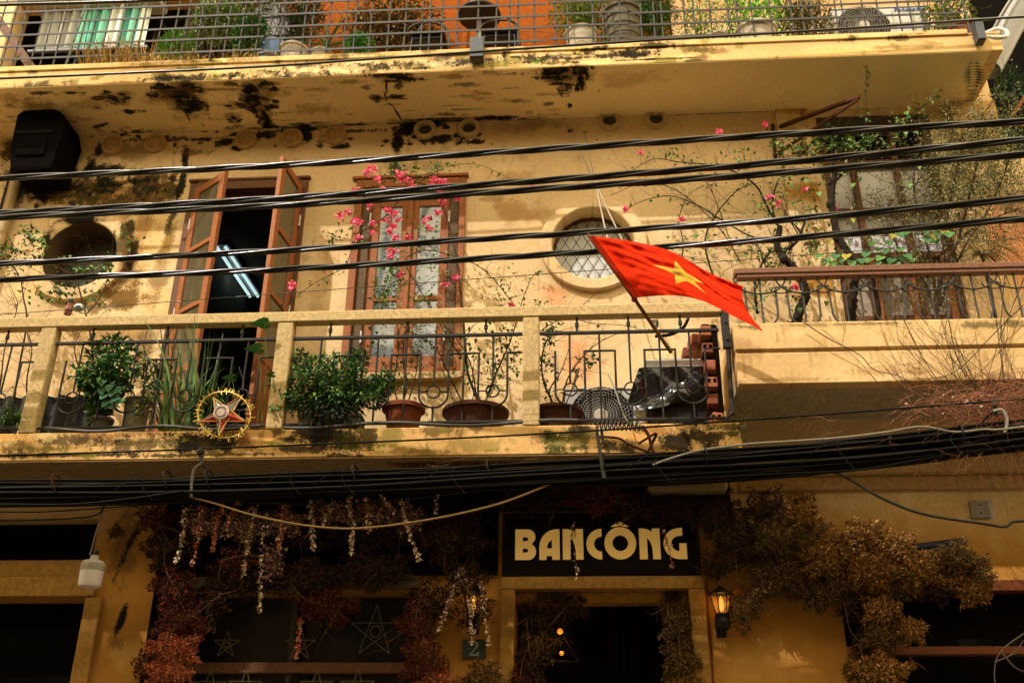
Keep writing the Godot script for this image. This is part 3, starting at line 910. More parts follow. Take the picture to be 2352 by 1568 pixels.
		if r == 0:
			mb = MB.new()
			mb.bx(Vector3(c.x - 0.22, c.y - 0.31, -dp - 0.018), Vector3(c.x + 0.22, c.y - 0.25, -dp - 0.012), 0.0)
			part("sunlit_strip", mb, M.white, w)  # white strip: sunlight on the lower pane put into colour
		# diamond grille
		for s in [-1, 1]:
			for k in range(-7, 8):
				var x0 = k * 0.105
				var d = Vector3(0.5 * s, 0.866, 0)
				var nrm = Vector3(d.y, -d.x, 0)
				var off = x0 * absf(nrm.x)
				if absf(off) > ro - 0.03: continue
				var half = sqrt((ro - 0.01) * (ro - 0.01) - off * off)
				mb = MB.new()
				var m0 = c + nrm * off + Vector3(0, 0, -dp + 0.03 - 0.006 * s)
				mb.bar(m0 - d * half, m0 + d * half, 0.007, 0.005)
				part("grille_bar", mb, M.iron, w)
	# ventilation holes under the upper balcony: four open, five plastered shut
	for i in 9:
		var c = vents[i][0] if i < 4 else [A(770, 312), A(671, 319), A(565, 323), A(357, 331), A(260, 336)][i - 4]
		mb = MB.new()
		mb.map = ["y", -6.6, 11.2, 9.6, 7.4]
		var bs = Basis(Vector3(1, 0, 0), Vector3(0, 0, 1), Vector3(0, -1, 0))
		if i < 4:
			mb.lathe([Vector2(0.112, -0.01), Vector2(0.112, 0.035), Vector2(0.104, 0.045), Vector2(0.072, 0.045), Vector2(0.0655, 0.02), Vector2(0.0655, -0.2)], c, 32, bs)
		else:
			mb.lathe([Vector2(0.112, -0.01), Vector2(0.112, 0.032), Vector2(0.104, 0.042), Vector2(0.080, 0.042), Vector2(0.074, 0.026), Vector2(0.05, 0.034), Vector2(0.0, 0.038)], c, 32, bs)
		part("vent_ring", mb, M.rail if i < 4 else M.plain, house)
	# drain pipe on the far left and its clips
	var pipe = thing("drain_pipe", "ochre painted vertical drain pipe on the wall at far left", "pipe", A(20, 500, 0.06))
	mb = MB.new()
	var p0 = A(42, 392, 0.06)
	mb.tube([Vector3(p0.x, 7.85, 0.06), Vector3(p0.x, 4.35, 0.06)], 0.045, -1, 12)
	part("pipe", mb, mat(lin(0.50, 0.36, 0.17), 0.6), pipe)
	for y in [7.2, 6.2, 5.2]:
		mb = MB.new()
		mb.tube([Vector3(p0.x, y, 0.06), Vector3(p0.x, y + 0.05, 0.06)], 0.05, -1, 12)
		part("collar", mb, M.rail, pipe)
	mb = MB.new()
	mb.tube([Vector3(p0.x - 0.11, 7.85, 0.02), Vector3(p0.x - 0.13, 4.35, 0.02)], 0.012, -1, 6)
	solo("conduit", mb, M.black, "thin black conduit running down beside the ochre drain pipe", "conduit")
	# dark hood hung under the upper slab on the far left
	var hd = thing("extractor_hood", "black boxy extractor hood hung under the upper balcony at far left", "hood", A(100, 390, 0.3))
	mb = MB.new()
	var h0 = A(35, 262, 0.45); var h1 = A(168, 395, 0.3)
	var pr = PackedVector2Array([Vector2(h0.x, 7.80), Vector2(h0.x + 0.05, 7.845), Vector2(h0.x + 0.36, 7.855), Vector2(h0.x + 0.45, 7.80), Vector2(h0.x + 0.51, 7.62), Vector2(h0.x + 0.47, 7.15), Vector2(h0.x + 0.08, 7.13), Vector2(h0.x + 0.02, 7.4)])
	mb.poly(pr, 0.05, 0.42)
	part("casing", mb, M.void, hd)
	mb = MB.new()
	mb.bx(Vector3(h0.x + 0.09, 7.3, 0.421), Vector3(h0.x + 0.38, 7.5, 0.44), 0.01)
	part("panel", mb, M.void, hd)
	mb = MB.new()
	mb.bx(Vector3(h0.x + 0.03, 7.56, 0.421), Vector3(h0.x + 0.42, 7.6, 0.435), 0.008)
	part("lip", mb, mat(lin(0.004, 0.005, 0.004), 0.8, 0.0, false), hd)
	# flag-line wires on the wall
	for k in [[1312, 300, 1440, 565], [1343, 302, 1400, 520]]:
		mb = MB.new()
		var a = A(k[0], k[1], 0.02)
		var b = A(k[2] + 60 * (1 if k[0] < 1320 else 0.3), k[3] + 130, 0.5)
		mb.tube([a, a.lerp(b, 0.5) + Vector3(0, -0.03, 0), b], 0.0075, -1, 5)
		solo("stay_wire", mb, M.offwhite, "pale stay wire from the " + ("left" if k[0] < 1320 else "right") + " of two bolts, crossing the right round window", "wire")

func WM_strip():
	return M.wall

func leaf_frame(mb, o: Vector3, dx: Vector3, w: float, y0: float, y1: float, bars, st = 0.085, th = 0.04):
	# one door leaf standing on o, running along dx
	var nn = dx.cross(Vector3.UP)
	mb.bar(o + dx * st * 0.5 + Vector3(0, y0, 0), o + dx * st * 0.5 + Vector3(0, y1, 0), st, th, nn, 0.004)
	mb.bar(o + dx * (w - st * 0.5) + Vector3(0, y0, 0), o + dx * (w - st * 0.5) + Vector3(0, y1, 0), st, th, nn, 0.004)
	for b in bars:
		mb.bar(o + dx * (st + 0.0005) + Vector3(0, b[0], 0), o + dx * (w - st - 0.0005) + Vector3(0, b[0], 0), b[1], th - 0.006, Vector3.UP.cross(dx), 0.003)

func leaf_bar(mb, o, dx, w, st, y, hgt, th):
	var a = o + dx * st
	var b = o + dx * (w - st)
	mb.box((a + b) * 0.5 + Vector3(0, y, 0), Vector3(a.distance_to(b), hgt, th), Basis(dx, Vector3.UP, dx.cross(Vector3.UP)), 0.003)

func door_leaf(parent, o, dx, w, y0, y1, cuts, pane_m, wood, solid = []):
	# cuts: [height, thickness] of the rails; panes fill what lies between them
	var st = 0.08
	var mb = MB.new()
	var bs = Basis(dx, Vector3.UP, dx.cross(Vector3.UP))
	for s in [st * 0.5, w - st * 0.5]:
		mb.box(o + dx * s + Vector3(0, (y0 + y1) * 0.5, 0), Vector3(st, y1 - y0, 0.042), bs, 0.004)
	for c in cuts:
		leaf_bar(mb, o, dx, w, st + 0.0005, c[0], c[1], 0.036)
	part("door_leaf", mb, wood, parent)
	for i in cuts.size() - 1:
		var a = cuts[i][0] + cuts[i][1] * 0.5
		var b = cuts[i + 1][0] - cuts[i + 1][1] * 0.5
		mb = MB.new()
		mb.box(o + dx * w * 0.5 + Vector3(0, (a + b) * 0.5, 0), Vector3(w - 2 * st - 0.002, b - a - 0.002, 0.006 if not solid.has(i) else 0.02), bs, 0.0)
		part("pane" if not solid.has(i) else "panel", mb, pane_m if not solid.has(i) else wood, parent)

func hinge(parent, p):
	var mb = MB.new()
	mb.tube([p - Vector3(0, 0.06, 0), p + Vector3(0, 0.06, 0)], 0.009, -1, 8)
	part("hinge", mb, M.white, parent)

func french_doors():
	# the open door on the left
	var mb = MB.new()
	for f in [[-3.74, 0.075], [-2.645, 0.075]]:
		mb.bx(Vector3(f[0], 4.346, -0.10), Vector3(f[0] + f[1], 7.20, 0.035), 0.005)
	mb.bx(Vector3(-3.664, 7.12, -0.10), Vector3(-2.646, 7.215, 0.035), 0.005)
	mb.bx(Vector3(-3.76, 7.216, -0.02), Vector3(-2.55, 7.245, 0.045), 0.005)
	var d = part("french_door", mb, M.wood_dark, house, "", "open French door with both glazed leaves swung outwards")
	var gl = StandardMaterial3D.new()
	gl.albedo_color = Color(0.36, 0.33, 0.24, 0.72)
	gl.transparency = BaseMaterial3D.TRANSPARENCY_ALPHA
	gl.roughness = 0.08
	var cuts = [[4.43, 0.13], [5.12, 0.07], [5.75, 0.05], [6.40, 0.05], [7.08, 0.08]]
	var o = Vector3(-3.665, 0, 0.03)
	var dx = Vector3(0.385, 0, 0.29).normalized()
	door_leaf(d, o, dx, 0.50, 4.37, 7.12, cuts, gl, M.wood, [0])
	hinge(d, Vector3(-3.675, 6.72, 0.045)); hinge(d, Vector3(-3.675, 5.75, 0.045)); hinge(d, Vector3(-3.675, 4.8, 0.045))
	o = Vector3(-2.63, 0, 0.04)
	dx = Vector3(-0.05, 0, 0.5).normalized()
	door_leaf(d, o, dx, 0.50, 4.37, 7.12, cuts, gl, M.wood, [0])
	hinge(d, Vector3(-2.60, 6.72, 0.05)); hinge(d, Vector3(-2.60, 5.75, 0.05)); hinge(d, Vector3(-2.60, 4.8, 0.05))
	# twin tube lamp on the ceiling of the room behind
	var fl = thing("tube_lamp", "twin fluorescent tube lamp on the ceiling behind the open French door", "lamp", A(545, 625, -2.3))
	var t0 = A(508, 564, -1.7); var t1 = A(582, 684, -2.9)
	var yy = (t0.y + t1.y) * 0.5
	t0.y = yy; t1.y = yy
	mb = MB.new()
	mb.bar(t0 + Vector3(0, 0.05, 0), t1 + Vector3(0, 0.05, 0), 0.15, 0.03, Vector3.UP)
	part("batten", mb, M.grey, fl)
	var em = StandardMaterial3D.new()
	em.albedo_color = Color(0.8, 0.9, 0.92)
	em.emission_enabled = true
	em.emission = Color(0.80, 0.94, 0.93)
	em.emission_energy_multiplier = 0.42
	for s in [-0.05, 0.0, 0.05]:
		mb = MB.new()
		mb.tube([t0 + Vector3(s, 0.0, 0), t1 + Vector3(s, 0.0, 0)], 0.02 if s != 0.0 else 0.012, -1, 10)
		part("tube" if s != 0.0 else "spine", mb, em if s != 0.0 else M.white, fl)
	var ol = OmniLight3D.new()
	ol.name = "tube_glow"
	ol.light_color = Color(0.8, 0.95, 1.0)
	ol.light_energy = 0.003
	ol.omni_range = 6.0
	ol.shadow_enabled = true
	ol.position = (t0 + t1) * 0.5 + Vector3(0, -0.08, 0) - fl.position
	fl.add_child(ol)
	# ceiling beam and a low cabinet seen through the door
	mb = MB.new()
	mb.bx(Vector3(-3.1, 4.35, -1.3), Vector3(-2.6, 5.05, -0.7), 0.01)
	mb.bx(Vector3(-3.15, 5.052, -1.35), Vector3(-2.55, 5.09, -0.65), 0.005)
	solo("cabinet", mb, M.dark, "dark low cabinet just inside the open French door", "cabinet")
	# the closed window with two leaves
	mb = MB.new()
	for f in [[-2.09, 0.07], [-1.08, 0.06]]:
		mb.bx(Vector3(f[0], 5.12, -0.10), Vector3(f[0] + f[1], 7.18, 0.03), 0.005)
	mb.bx(Vector3(-2.018, 7.09, -0.10), Vector3(-1.082, 7.18, 0.03), 0.005)
	mb.bx(Vector3(-2.13, 7.182, -0.02), Vector3(-1.0, 7.215, 0.05), 0.005)
	mb.bx(Vector3(-2.018, 5.12, -0.10), Vector3(-1.082, 5.18, 0.03), 0.005)
	var w = part("french_window", mb, M.wood, house, "", "closed two-leaf window with tall panes behind the bougainvillea")
	mb = MB.new()
	mb.bx(Vector3(-2.015, 5.185, -0.08), Vector3(-1.93, 7.085, -0.005), 0.004)
	mb.bx(Vector3(-1.17, 5.185, -0.08), Vector3(-1.085, 7.085, -0.005), 0.004)
	mb.bx(Vector3(-1.925, 6.985, -0.08), Vector3(-1.175, 7.085, -0.005), 0.004)
	part("weathered_jamb", mb, M.wood_old, w)
	mb = MB.new()
	mb.bx(Vector3(-2.12, 5.05, -0.05), Vector3(-1.0, 5.118, 0.075), 0.006)
	part("sill", mb, M.rail, w)
	var cw = [[5.255, 0.13], [5.905, 0.05], [6.94, 0.075]]
	var pane_m = StandardMaterial3D.new()
	pane_m.albedo_color = Color(0.55, 0.60, 0.62, 0.22)
	pane_m.transparency = BaseMaterial3D.TRANSPARENCY_ALPHA
	pane_m.roughness = 0.04
	door_leaf(w, Vector3(-1.928, 0, -0.055), Vector3(1, 0, 0), 0.373, 5.19, 6.98, cw, pane_m, M.wood)
	door_leaf(w, Vector3(-1.553, 0, -0.055), Vector3(1, 0, 0), 0.375, 5.19, 6.98, cw, pane_m, M.wood)
	mb = MB.new()
	mb.bx(Vector3(-1.578, 5.19, -0.03), Vector3(-1.528, 6.98, -0.012), 0.004)
	part("cover_strip", mb, M.wood, w)
	for y in [6.75, 5.5]:
		hinge(w, Vector3(-1.93, y, 0.005)); hinge(w, Vector3(-1.175, y, 0.005))
	mb = MB.new()
	mb.bx(Vector3(-1.54, 5.2, -0.16), Vector3(-1.1, 6.97, -0.15), 0.0)
	part("blind", mb, mat(lin(0.50, 0.52, 0.52), 0.8, 0.0, false), w)
	mb = MB.new()
	mb.bx(Vector3(-1.95, 5.2, -0.20), Vector3(-1.58, 6.97, -0.19), 0.0)
	part("curtain", mb, mat(lin(0.24, 0.26, 0.27), 0.9, 0.0, false), w)
	mb = MB.new()
	mb.tube([Vector3(-1.93, 6.68, -0.13), Vector3(-1.10, 6.71, -0.13)], 0.022, -1, 8)
	mb.tube([Vector3(-1.93, 6.625, -0.13), Vector3(-1.10, 6.65, -0.13)], 0.012, -1, 8)
	part("curtain_rod", mb, M.white, w)
	mb = MB.new()
	mb.tube([Vector3(-1.87, 6.33, -0.14), Vector3(-1.79, 5.92, -0.13)], 0.016, -1, 8)
	mb.tube([Vector3(-1.91, 6.33, -0.14), Vector3(-1.84, 5.92, -0.13)], 0.012, -1, 8)
	part("mirrored_tubes", mb, M.white, w)  # pale tubes placed as a lamp fixture mirrored in the pane

func balcony_rails():
	# iron panels between the concrete posts of the lower balcony
	var zz = 0.715
	var vb = MB.new()
	vb.tube([Vector3(0, 4.40, 0), Vector3(0, 5.14, 0)], 0.0085, -1, 6)
	var vbm = vb.mesh(Vector3.ZERO)
	var sb = MB.new()
	sb.tube([Vector3(0, 4.40, 0), Vector3(0, 4.53, 0)], 0.0085, -1, 6)
	var sbm = sb.mesh(Vector3.ZERO)
	var ub = MB.new()
	ub.tube([Vector3(0, 4.715, 0), Vector3(0, 5.14, 0)], 0.0085, -1, 6)
	var ubm = ub.mesh(Vector3.ZERO)
	var rb = MB.new()
	rb.ring(Vector3(0, 0, 0), 0.052, 0.007, Basis(), 24, 6)
	var rbm = rb.mesh(Vector3.ZERO)
	var cb = MB.new()
	cb.tube([Vector3(0.058, 0, 0), Vector3(0.112, 0, 0)], 0.006, -1, 5)
	var cbm = cb.mesh(Vector3.ZERO)
	var k = 0
	for pn in [[-6.38, -4.47, 4], [-4.33, -2.455, 4], [-2.315, -0.43, 4], [-0.29, 1.14, 3]]:
		var lab = ["black iron balustrade panel left of the leftmost concrete post, before grey sheets", "black iron balustrade panel between the leftmost and second posts, behind the star lantern", "black iron balustrade panel before the bushy green plant and terracotta pot", "black iron balustrade panel at the right end, before the lower air conditioner"][k]
		k += 1
		var o = thing("iron_railing", lab, "railing", Vector3((pn[0] + pn[1]) * 0.5, 4.35, zz), "iron balustrade panels of the lower balcony")
		var mb = MB.new()
		mb.bx(Vector3(pn[0], 5.135, zz - 0.014), Vector3(pn[1], 5.16, zz + 0.014), 0.003)
		part("top_bar", mb, M.iron, o)
		mb = MB.new()
		mb.bx(Vector3(pn[0], 4.385, zz - 0.012), Vector3(pn[1], 4.405, zz + 0.012), 0.003)
		part("bottom_bar", mb, M.iron, o)
		var p = (pn[1] - pn[0]) / pn[2]
		var hw = p * 0.245
		for i in pn[2]:
			var x = pn[0] + p * (i + 0.5)
			shared("baluster", sbm, M.iron, o, Vector3(x, 0, zz))
			shared("baluster", ubm, M.iron, o, Vector3(x, 0, zz))
			shared("ring", rbm, M.iron, o, Vector3(x, 4.655, zz))
			shared("cross_bar", cbm, M.iron, o, Vector3(x, 4.655, zz))
			shared("cross_bar", cbm, M.iron, o, Vector3(x, 4.655, zz), Vector3(0, PI, 0))
			if i > 0: shared("baluster", vbm, M.iron, o, Vector3(x - p * 0.5, 0, zz))
			# the strap that runs down round the ring and over to the next one
			mb = MB.new()
			var pts = [Vector3(x - hw, 4.99, zz)]
			for t in 13:
				var a = PI + PI * t / 12.0
				pts.append(Vector3(x + cos(a) * hw, 4.63 + sin(a) * hw * 0.95, zz))
			pts.append(Vector3(x + hw, 4.99, zz))
			mb.tube(pts, 0.009, -1, 6)
			part("scroll", mb, M.iron, o)
			mb = MB.new()
			mb.tube([Vector3(x + hw - 0.008, 4.985, zz), Vector3(x + p - hw + 0.008, 4.985, zz)] if i < pn[2] - 1 else [Vector3(x + hw - 0.008, 4.985, zz), Vector3(pn[1], 4.985, zz)], 0.009, -1, 6)
			part("link", mb, M.iron, o)
		for x in [pn[0] + 0.3, pn[1] - 0.3, (pn[0] + pn[1]) * 0.5]:
			mb = MB.new()
			mb.tube([Vector3(x, 5.161, zz), Vector3(x, 5.284, zz)], 0.009, -1, 6)
			mb.tube([Vector3(x, 5.20, zz), Vector3(x, 5.235, zz)], 0.016, -1, 8)
			part("stub", mb, M.iron, o)
	# steel post at the open end
	var ep = thing("steel_post", "bent dark steel post at the right end of the lower balcony", "post", Vector3(1.17, 4.35, 0.73))
	var mb = MB.new()
	mb.bx(Vector3(1.165, 4.98, 0.70), Vector3(1.225, 5.33, 0.745), 0.003)
	part("upper_channel", mb, M.iron, ep)
	mb = MB.new()
	mb.tube([Vector3(1.20, 5.0, 0.72), Vector3(1.19, 4.42, 0.72)], 0.017, -1, 8)
	mb.tube([Vector3(1.19, 4.44, 0.72), Vector3(1.12, 4.36, 0.72)], 0.012, -1, 6)
	part("foot", mb, M.iron, ep)
	for y in [5.2, 5.05]:
		mb = MB.new()
		mb.tube([Vector3(1.20, y, 0.745), Vector3(1.20, y, 0.755)], 0.01, -1, 8)
		part("bolt", mb, M.black, ep)
	# water hose lying along the foot of the balustrade
	for hk in [[[-4.25, -2.5], "left"], [[-2.3, 0.0], "right"]]:
		mb = MB.new()
		var pts = []
		for i in 24:
			var t = i / 23.0
			pts.append(Vector3(lerpf(hk[0][0], hk[0][1], t), 4.372 + 0.018 * sin(t * 11.0 + hk[0][0]), 0.742))
		mb.tube(smooth(pts, 3), 0.014, -1, 8)
		solo("hose", mb, mat(lin(0.09, 0.085, 0.07), 0.5), "grey garden hose lying along the balustrade foot " + ("below the star lantern" if hk[1] == "left" else "below the terracotta pot"), "hose")

func grid_rail(called, label, x0, x1, yb, rows, z, step, off):
	var o = thing(called, label, "railing", Vector3((x0 + x1) * 0.5, yb, z), "flat-bar railings of the upper balcony")
	var mb = MB.new()
	mb.tube([Vector3(0, yb, 0), Vector3(0, yb + 1.12, 0)], 0.0085, -1, 6)
	var me = mb.mesh(Vector3.ZERO)
	var x = x0 + off
	while x < x1:
		shared("upright", me, M.steel, o, Vector3(x, rng.randf_range(-0.004, 0.0), z), Vector3(0, 0, rng.randf_range(-0.006, 0.006)))
		x += step * rng.randf_range(0.97, 1.03)
	for y in rows:
		mb = MB.new()
		mb.bar(Vector3(x0, y + rng.randf_range(-0.006, 0.006), z + 0.012), Vector3(x1, y + rng.randf_range(-0.006, 0.006), z + 0.012), 0.024, 0.006, Vector3(0, 0, 1), 0.001)
		part("flat_bar", mb, M.steel, o)
	return o

func pot(label, ce: Vector3, r: float, h: float, m, taper = 0.7, rim = 0.02, called = "plant_pot", group = ""):
	var o = thing(called, label, "pot", ce, group)
	var mb = MB.new()
	mb.lathe([Vector2(0.0, 0.0), Vector2(r * taper, 0.0), Vector2(r * (taper * 0.4 + 0.57), h * 0.55), Vector2(r * 0.97, h - rim * 1.6)], ce, 32)
	mb.lathe([Vector2(r * 0.9, h - 0.03), Vector2(0.0, h - 0.025)], ce, 32)
	part("bowl", mb, m, o)
	mb = MB.new()
	mb.lathe([Vector2(r * 0.97, h - rim * 1.6), Vector2(r + rim * 0.6, h - rim * 1.3), Vector2(r + rim * 0.7, h - rim * 0.3), Vector2(r + rim * 0.4, h), Vector2(r * 0.93, h), Vector2(r * 0.9, h - 0.04)], ce, 32)
	part("rim", mb, m, o)
	return o

func potted(parent, ce: Vector3, r: Vector3, n, l, w, cols, m = null, up = 0.25):
	var st = MB.new()
	var mb = MB.new()
	for i in 9:
		var d = rdir(); d.y = absf(d.y) + 0.6
		st.tube([ce - Vector3(0, r.y * 0.9, 0) + d * 0.02, ce + d.normalized() * r * 0.5], 0.005, 0.002, 4, false, false)
	bush(mb, ce, r, n, l, w, cols, 0.7, up)
	part("stems", st, M.twig, parent, "stuff")
	part("foliage", mb, M.leaf if m == null else m, parent, "stuff")

func upper_balcony():
	rng.seed = 21
	var rows = [8.245, 8.40, 8.55, 8.70, 8.85, 9.0, 9.15]
	grid_rail("grid_railing", "welded flat-bar railing of the upper balcony, left stretch before the teal curtain", -7.2, -2.95, 8.14, rows, 0.70, 0.137, 0.05)
	grid_rail("grid_railing", "welded flat-bar railing of the upper balcony, middle stretch before the orange wall", -2.93, -0.22, 8.14, [8.215, 8.37, 8.52, 8.67, 8.82, 8.97, 9.12], 0.70, 0.143, 0.04)
	grid_rail("grid_railing", "welded flat-bar railing of the upper balcony, narrow stretch before the white bowl", -0.20, 0.55, 8.14, [8.225, 8.38, 8.53, 8.68, 8.83, 8.98, 9.13], 0.70, 0.143, 0.09)
	grid_rail("grid_railing", "welded flat-bar railing of the upper balcony, right stretch before the upper air conditioner", 0.57, 3.62, 8.14, [8.20, 8.355, 8.51, 8.665, 8.82, 8.975, 9.13], 0.70, 0.14, 0.06)
	# side return of the railing
	var o = thing("grid_railing", "welded flat-bar railing returning to the wall at the balcony's right end", "railing", Vector3(3.66, 8.1, 0.35), "flat-bar railings of the upper balcony")
	for y in [8.20, 8.355, 8.51, 8.665, 8.82]:
		var mb = MB.new()
		mb.bar(Vector3(3.665, y, 0.02), Vector3(3.665, y, 0.71), 0.024, 0.006, Vector3(1, 0, 0))
		part("flat_bar", mb, M.steel, o)
	for z in [0.2, 0.45, 0.70]:
		var mb = MB.new()
		mb.tube([Vector3(3.65, 8.08, z), Vector3(3.65, 9.2, z)], 0.010, -1, 6)
		part("upright", mb, M.steel, o)
	# the orange panelled front of the upper floor and the teal curtain
	var orange = mat(lin(0.28, 0.068, 0.004), 0.85, 0.0, true, 1.0, 0.1)
	o = part("orange_screen", boxmb(Vector3(-3.3, 8.3, -0.10), Vector3(1.05, 10.4, -0.06), 0.0), orange, house)
	for x in [-3.28, -2.2, -1.1, 0.0, 1.0]:
		part("stile", boxmb(Vector3(x - 0.03, 8.3, -0.058), Vector3(x + 0.03, 10.4, -0.02), 0.004), orange, o)
	o = thing("teal_curtain", "white and teal striped curtain hanging in the upper window at top left", "curtain", A(210, 70, -0.05))
	var x0 = A(88, 60, -0.03).x; var x1 = A(338, 60, -0.03).x
	var teal = [lin(0.10, 0.42, 0.34), lin(0.20, 0.55, 0.46), lin(0.62, 0.68, 0.62), lin(0.32, 0.33, 0.30)]
	var n = 11
	for i in n:
		var mb = MB.new()
		var xa = lerpf(x0, x1, float(i) / n); var xb = lerpf(x0, x1, float(i + 1) / n)
		var gx = []
		for s in 9:
			var t = s / 8.0
			gx.append(Vector3(lerpf(xa, xb, t), 0, -0.05 + 0.03 * sin(t * TAU) + 0.01 * sin(i * 2.1)))
		for s in 8:
			var nn = (gx[s + 1] - gx[s]).cross(Vector3.UP).normalized() * -1.0
			mb.quad(gx[s] + Vector3(0, 9.05, 0), gx[s + 1] + Vector3(0, 9.05, 0), gx[s + 1] + Vector3(0, 9.62, 0), gx[s] + Vector3(0, 9.62, 0), Vector3(-nn.x, 0, absf(nn.z)))
		var k = 3 if i < 4 else [1, 0, 1, 2, 0, 1, 2][i - 4]
		part("fold", mb, mat(teal[k], 0.6, 0.0, false), o)
	part("awning", boxmb(Vector3(x0 - 0.1, 9.62, -0.2), Vector3(x1 + 0.1, 9.70, 0.12), 0.01), M.offwhite, o)
	part("white_post", boxmb(Vector3(A(270, 60).x - 0.02, 9.0, -0.02), Vector3(A(270, 60).x + 0.02, 9.62, 0.01), 0.003), M.white, o)
	part("rod", boxmb(Vector3(x0 - 0.05, 9.005, -0.06), Vector3(x1 + 0.05, 9.04, -0.02), 0.004), M.grey, o)
	# things standing on the floor: all at floor height 8.03
	var fy = 8.032
	var post = thing("wooden_prop", "brown slanting timber prop at the far top left of the upper balcony", "prop", A(40, 100, 0.2))
	var mb = MB.new()
	mb.bar(A(-30, 10, 0.3), A(95, 190, 0.3), 0.09, 0.05, Vector3(0, 0, 1))
	part("timber", mb, M.wood_dark, post)
	mb = MB.new()
	mb.tube([A(145, 165, 0.6), A(200, 0, 0.6)], 0.014, -1, 6)
	solo("green_pole", mb, mat(lin(0.16, 0.22, 0.18), 0.6), "pale green metal pole behind the railing left of the dry grass", "pole")
	var bar = thing("blue_barrel", "blue plastic barrel behind the railing, right of the teal curtain", "barrel", Vector3(A(620, 120, 0.35).x, fy, 0.35))
	var bp = Vector3(A(620, 150, 0.35).x, fy, 0.35)
	mb = MB.new()
	mb.lathe([Vector2(0.0, 0.0), Vector2(0.17, 0.0), Vector2(0.19, 0.25), Vector2(0.19, 0.5), Vector2(0.175, 0.55), Vector2(0.0, 0.55)], bp, 28)
	part("drum", mb, mat(lin(0.10, 0.19, 0.36), 0.5, 0.0, true, 4.0, 0.1), bar)
	mb = MB.new()
	mb.lathe([Vector2(0.195, 0.3), Vector2(0.205, 0.31), Vector2(0.205, 0.33), Vector2(0.195, 0.34)], bp, 28)
	part("hoop", mb, M.grey, bar)
	var hood = thing("grey_tank", "grey plastic tank with sloping lid above the blue barrel", "tank", A(628, 60, 0.2))
	mb = MB.new()
	var h0 = A(577, 98, 0.2)
	mb.poly(PackedVector2Array([Vector2(h0.x, h0.y), Vector2(h0.x, h0.y + 0.34), Vector2(h0.x + 0.08, h0.y + 0.42), Vector2(h0.x + 0.28, h0.y + 0.42), Vector2(h0.x + 0.42, h0.y + 0.24), Vector2(h0.x + 0.42, h0.y)]), 0.0, 0.3)
	part("body", mb, mat(lin(0.17, 0.17, 0.165), 0.6), hood)
	part("lid_edge", boxmb(Vector3(h0.x - 0.01, h0.y + 0.235, 0.302), Vector3(h0.x + 0.43, h0.y + 0.255, 0.315), 0.003), M.grey, hood)
	# round bistro table seen from below, with two chairs
	var tb = thing("bistro_table", "round pedestal table seen from below behind the railing, before the orange wall", "table", Vector3(A(1101, 150, 0.4).x, fy, 0.4))
	var tp = A(1101, 40, 0.4)
	mb = MB.new()
	mb.lathe([Vector2(0.0, 0.0), Vector2(0.20, 0.0), Vector2(0.215, 0.012), Vector2(0.215, 0.03), Vector2(0.0, 0.03)], tp, 40)
	part("table_top", mb, mat(lin(0.05, 0.035, 0.025), 0.5), tb)
	mb = MB.new()
	mb.tube([Vector3(tp.x, fy, 0.4), tp], 0.026, -1, 12)
	part("pedestal", mb, mat(lin(0.24, 0.26, 0.28), 0.4, 0.4, false), tb)
	for k in 2:
		var cx = [A(985, 100, 0.38), A(1150, 95, 0.4)][k]
		var c = thing("cafe_chair", ["black cafe chair left of the round table on the upper balcony", "black cafe chair right of the round table on the upper balcony"][k], "chair", Vector3(cx.x, fy, cx.z), "cafe chairs on the upper balcony")
		mb = MB.new()
		mb.box(cx + Vector3(0, 0.0, 0), Vector3(0.36, 0.03, 0.34), Basis(), 0.014)
		mb.box(cx + Vector3(0, -0.045, 0), Vector3(0.30, 0.05, 0.28), Basis(), 0.02)
		part("seat", mb, M.black, c)
		mb = MB.new()
		var arc = []
		for i in 13:
			var a = PI * i / 12.0
			arc.append(cx + Vector3(cos(a) * 0.185, 0.02 + sin(a) * 0.10, 0.165))
		mb.tube(arc, 0.01, -1, 6)
		part("seat_rim", mb, M.steel, c)
		mb = MB.new()
		arc = []
		for i in 13:
			var a = PI * i / 12.0
			arc.append(cx + Vector3(cos(a) * 0.18, 0.1 + sin(a) * 0.38, -0.17))
		mb.tube(arc, 0.012, -1, 6)
		part("backrest", mb, M.black, c)
		for s in [[-1, -1], [1, -1], [1, 1], [-1, 1]]:
			mb = MB.new()
			mb.tube([cx + Vector3(s[0] * 0.14, 0, s[1] * 0.13), Vector3(cx.x + s[0] * 0.17, fy, cx.z + s[1] * 0.16)], 0.011, -1, 6)
			part("leg", mb, M.black, c)
	# pots along the kerb
	var bowlm = mat(lin(0.50, 0.45, 0.35), 0.8, 0.0, true, 4.0)
	var ps = [[672, 132, 0.135, 0.17, M.offwhite, "beige round pot on the kerb between the green plants"], [735, 132, 0.10, 0.10, bowlm, "shallow pale bowl between the beige and the grey-green pots"], [808, 118, 0.10, 0.17, M.clay, "small grey-green pot beneath the strap-leaved plant"], [1336, 92, 0.155, 0.13, bowlm, "pale shallow bowl right of the round table, cracked rim"],
		[1738, 86, 0.20, 0.10, M.offwhite, "wide white bowl planted with a thin tree, left of the upper air conditioner"], [2215, 82, 0.14, 0.12, M.terra, "terracotta dish at the right end of the upper balcony"], [1650, 92, 0.09, 0.08, bowlm, "small saucer left of the wide white bowl"]]
	for q in ps:
		var c = A(q[0], q[1], 0.52)
		pot(q[5], Vector3(c.x, fy + 0.01, 0.5), q[2], c.y + q[3] * 0.6 - fy, q[4], 0.75)
	var bk = A(1430, 60, 0.42)
	o = pot("large grey-green ribbed tub behind the pale bowl", Vector3(bk.x, fy, 0.42), 0.185, bk.y + 0.16 - fy, M.clay, 0.8, 0.03, "plant_tub")
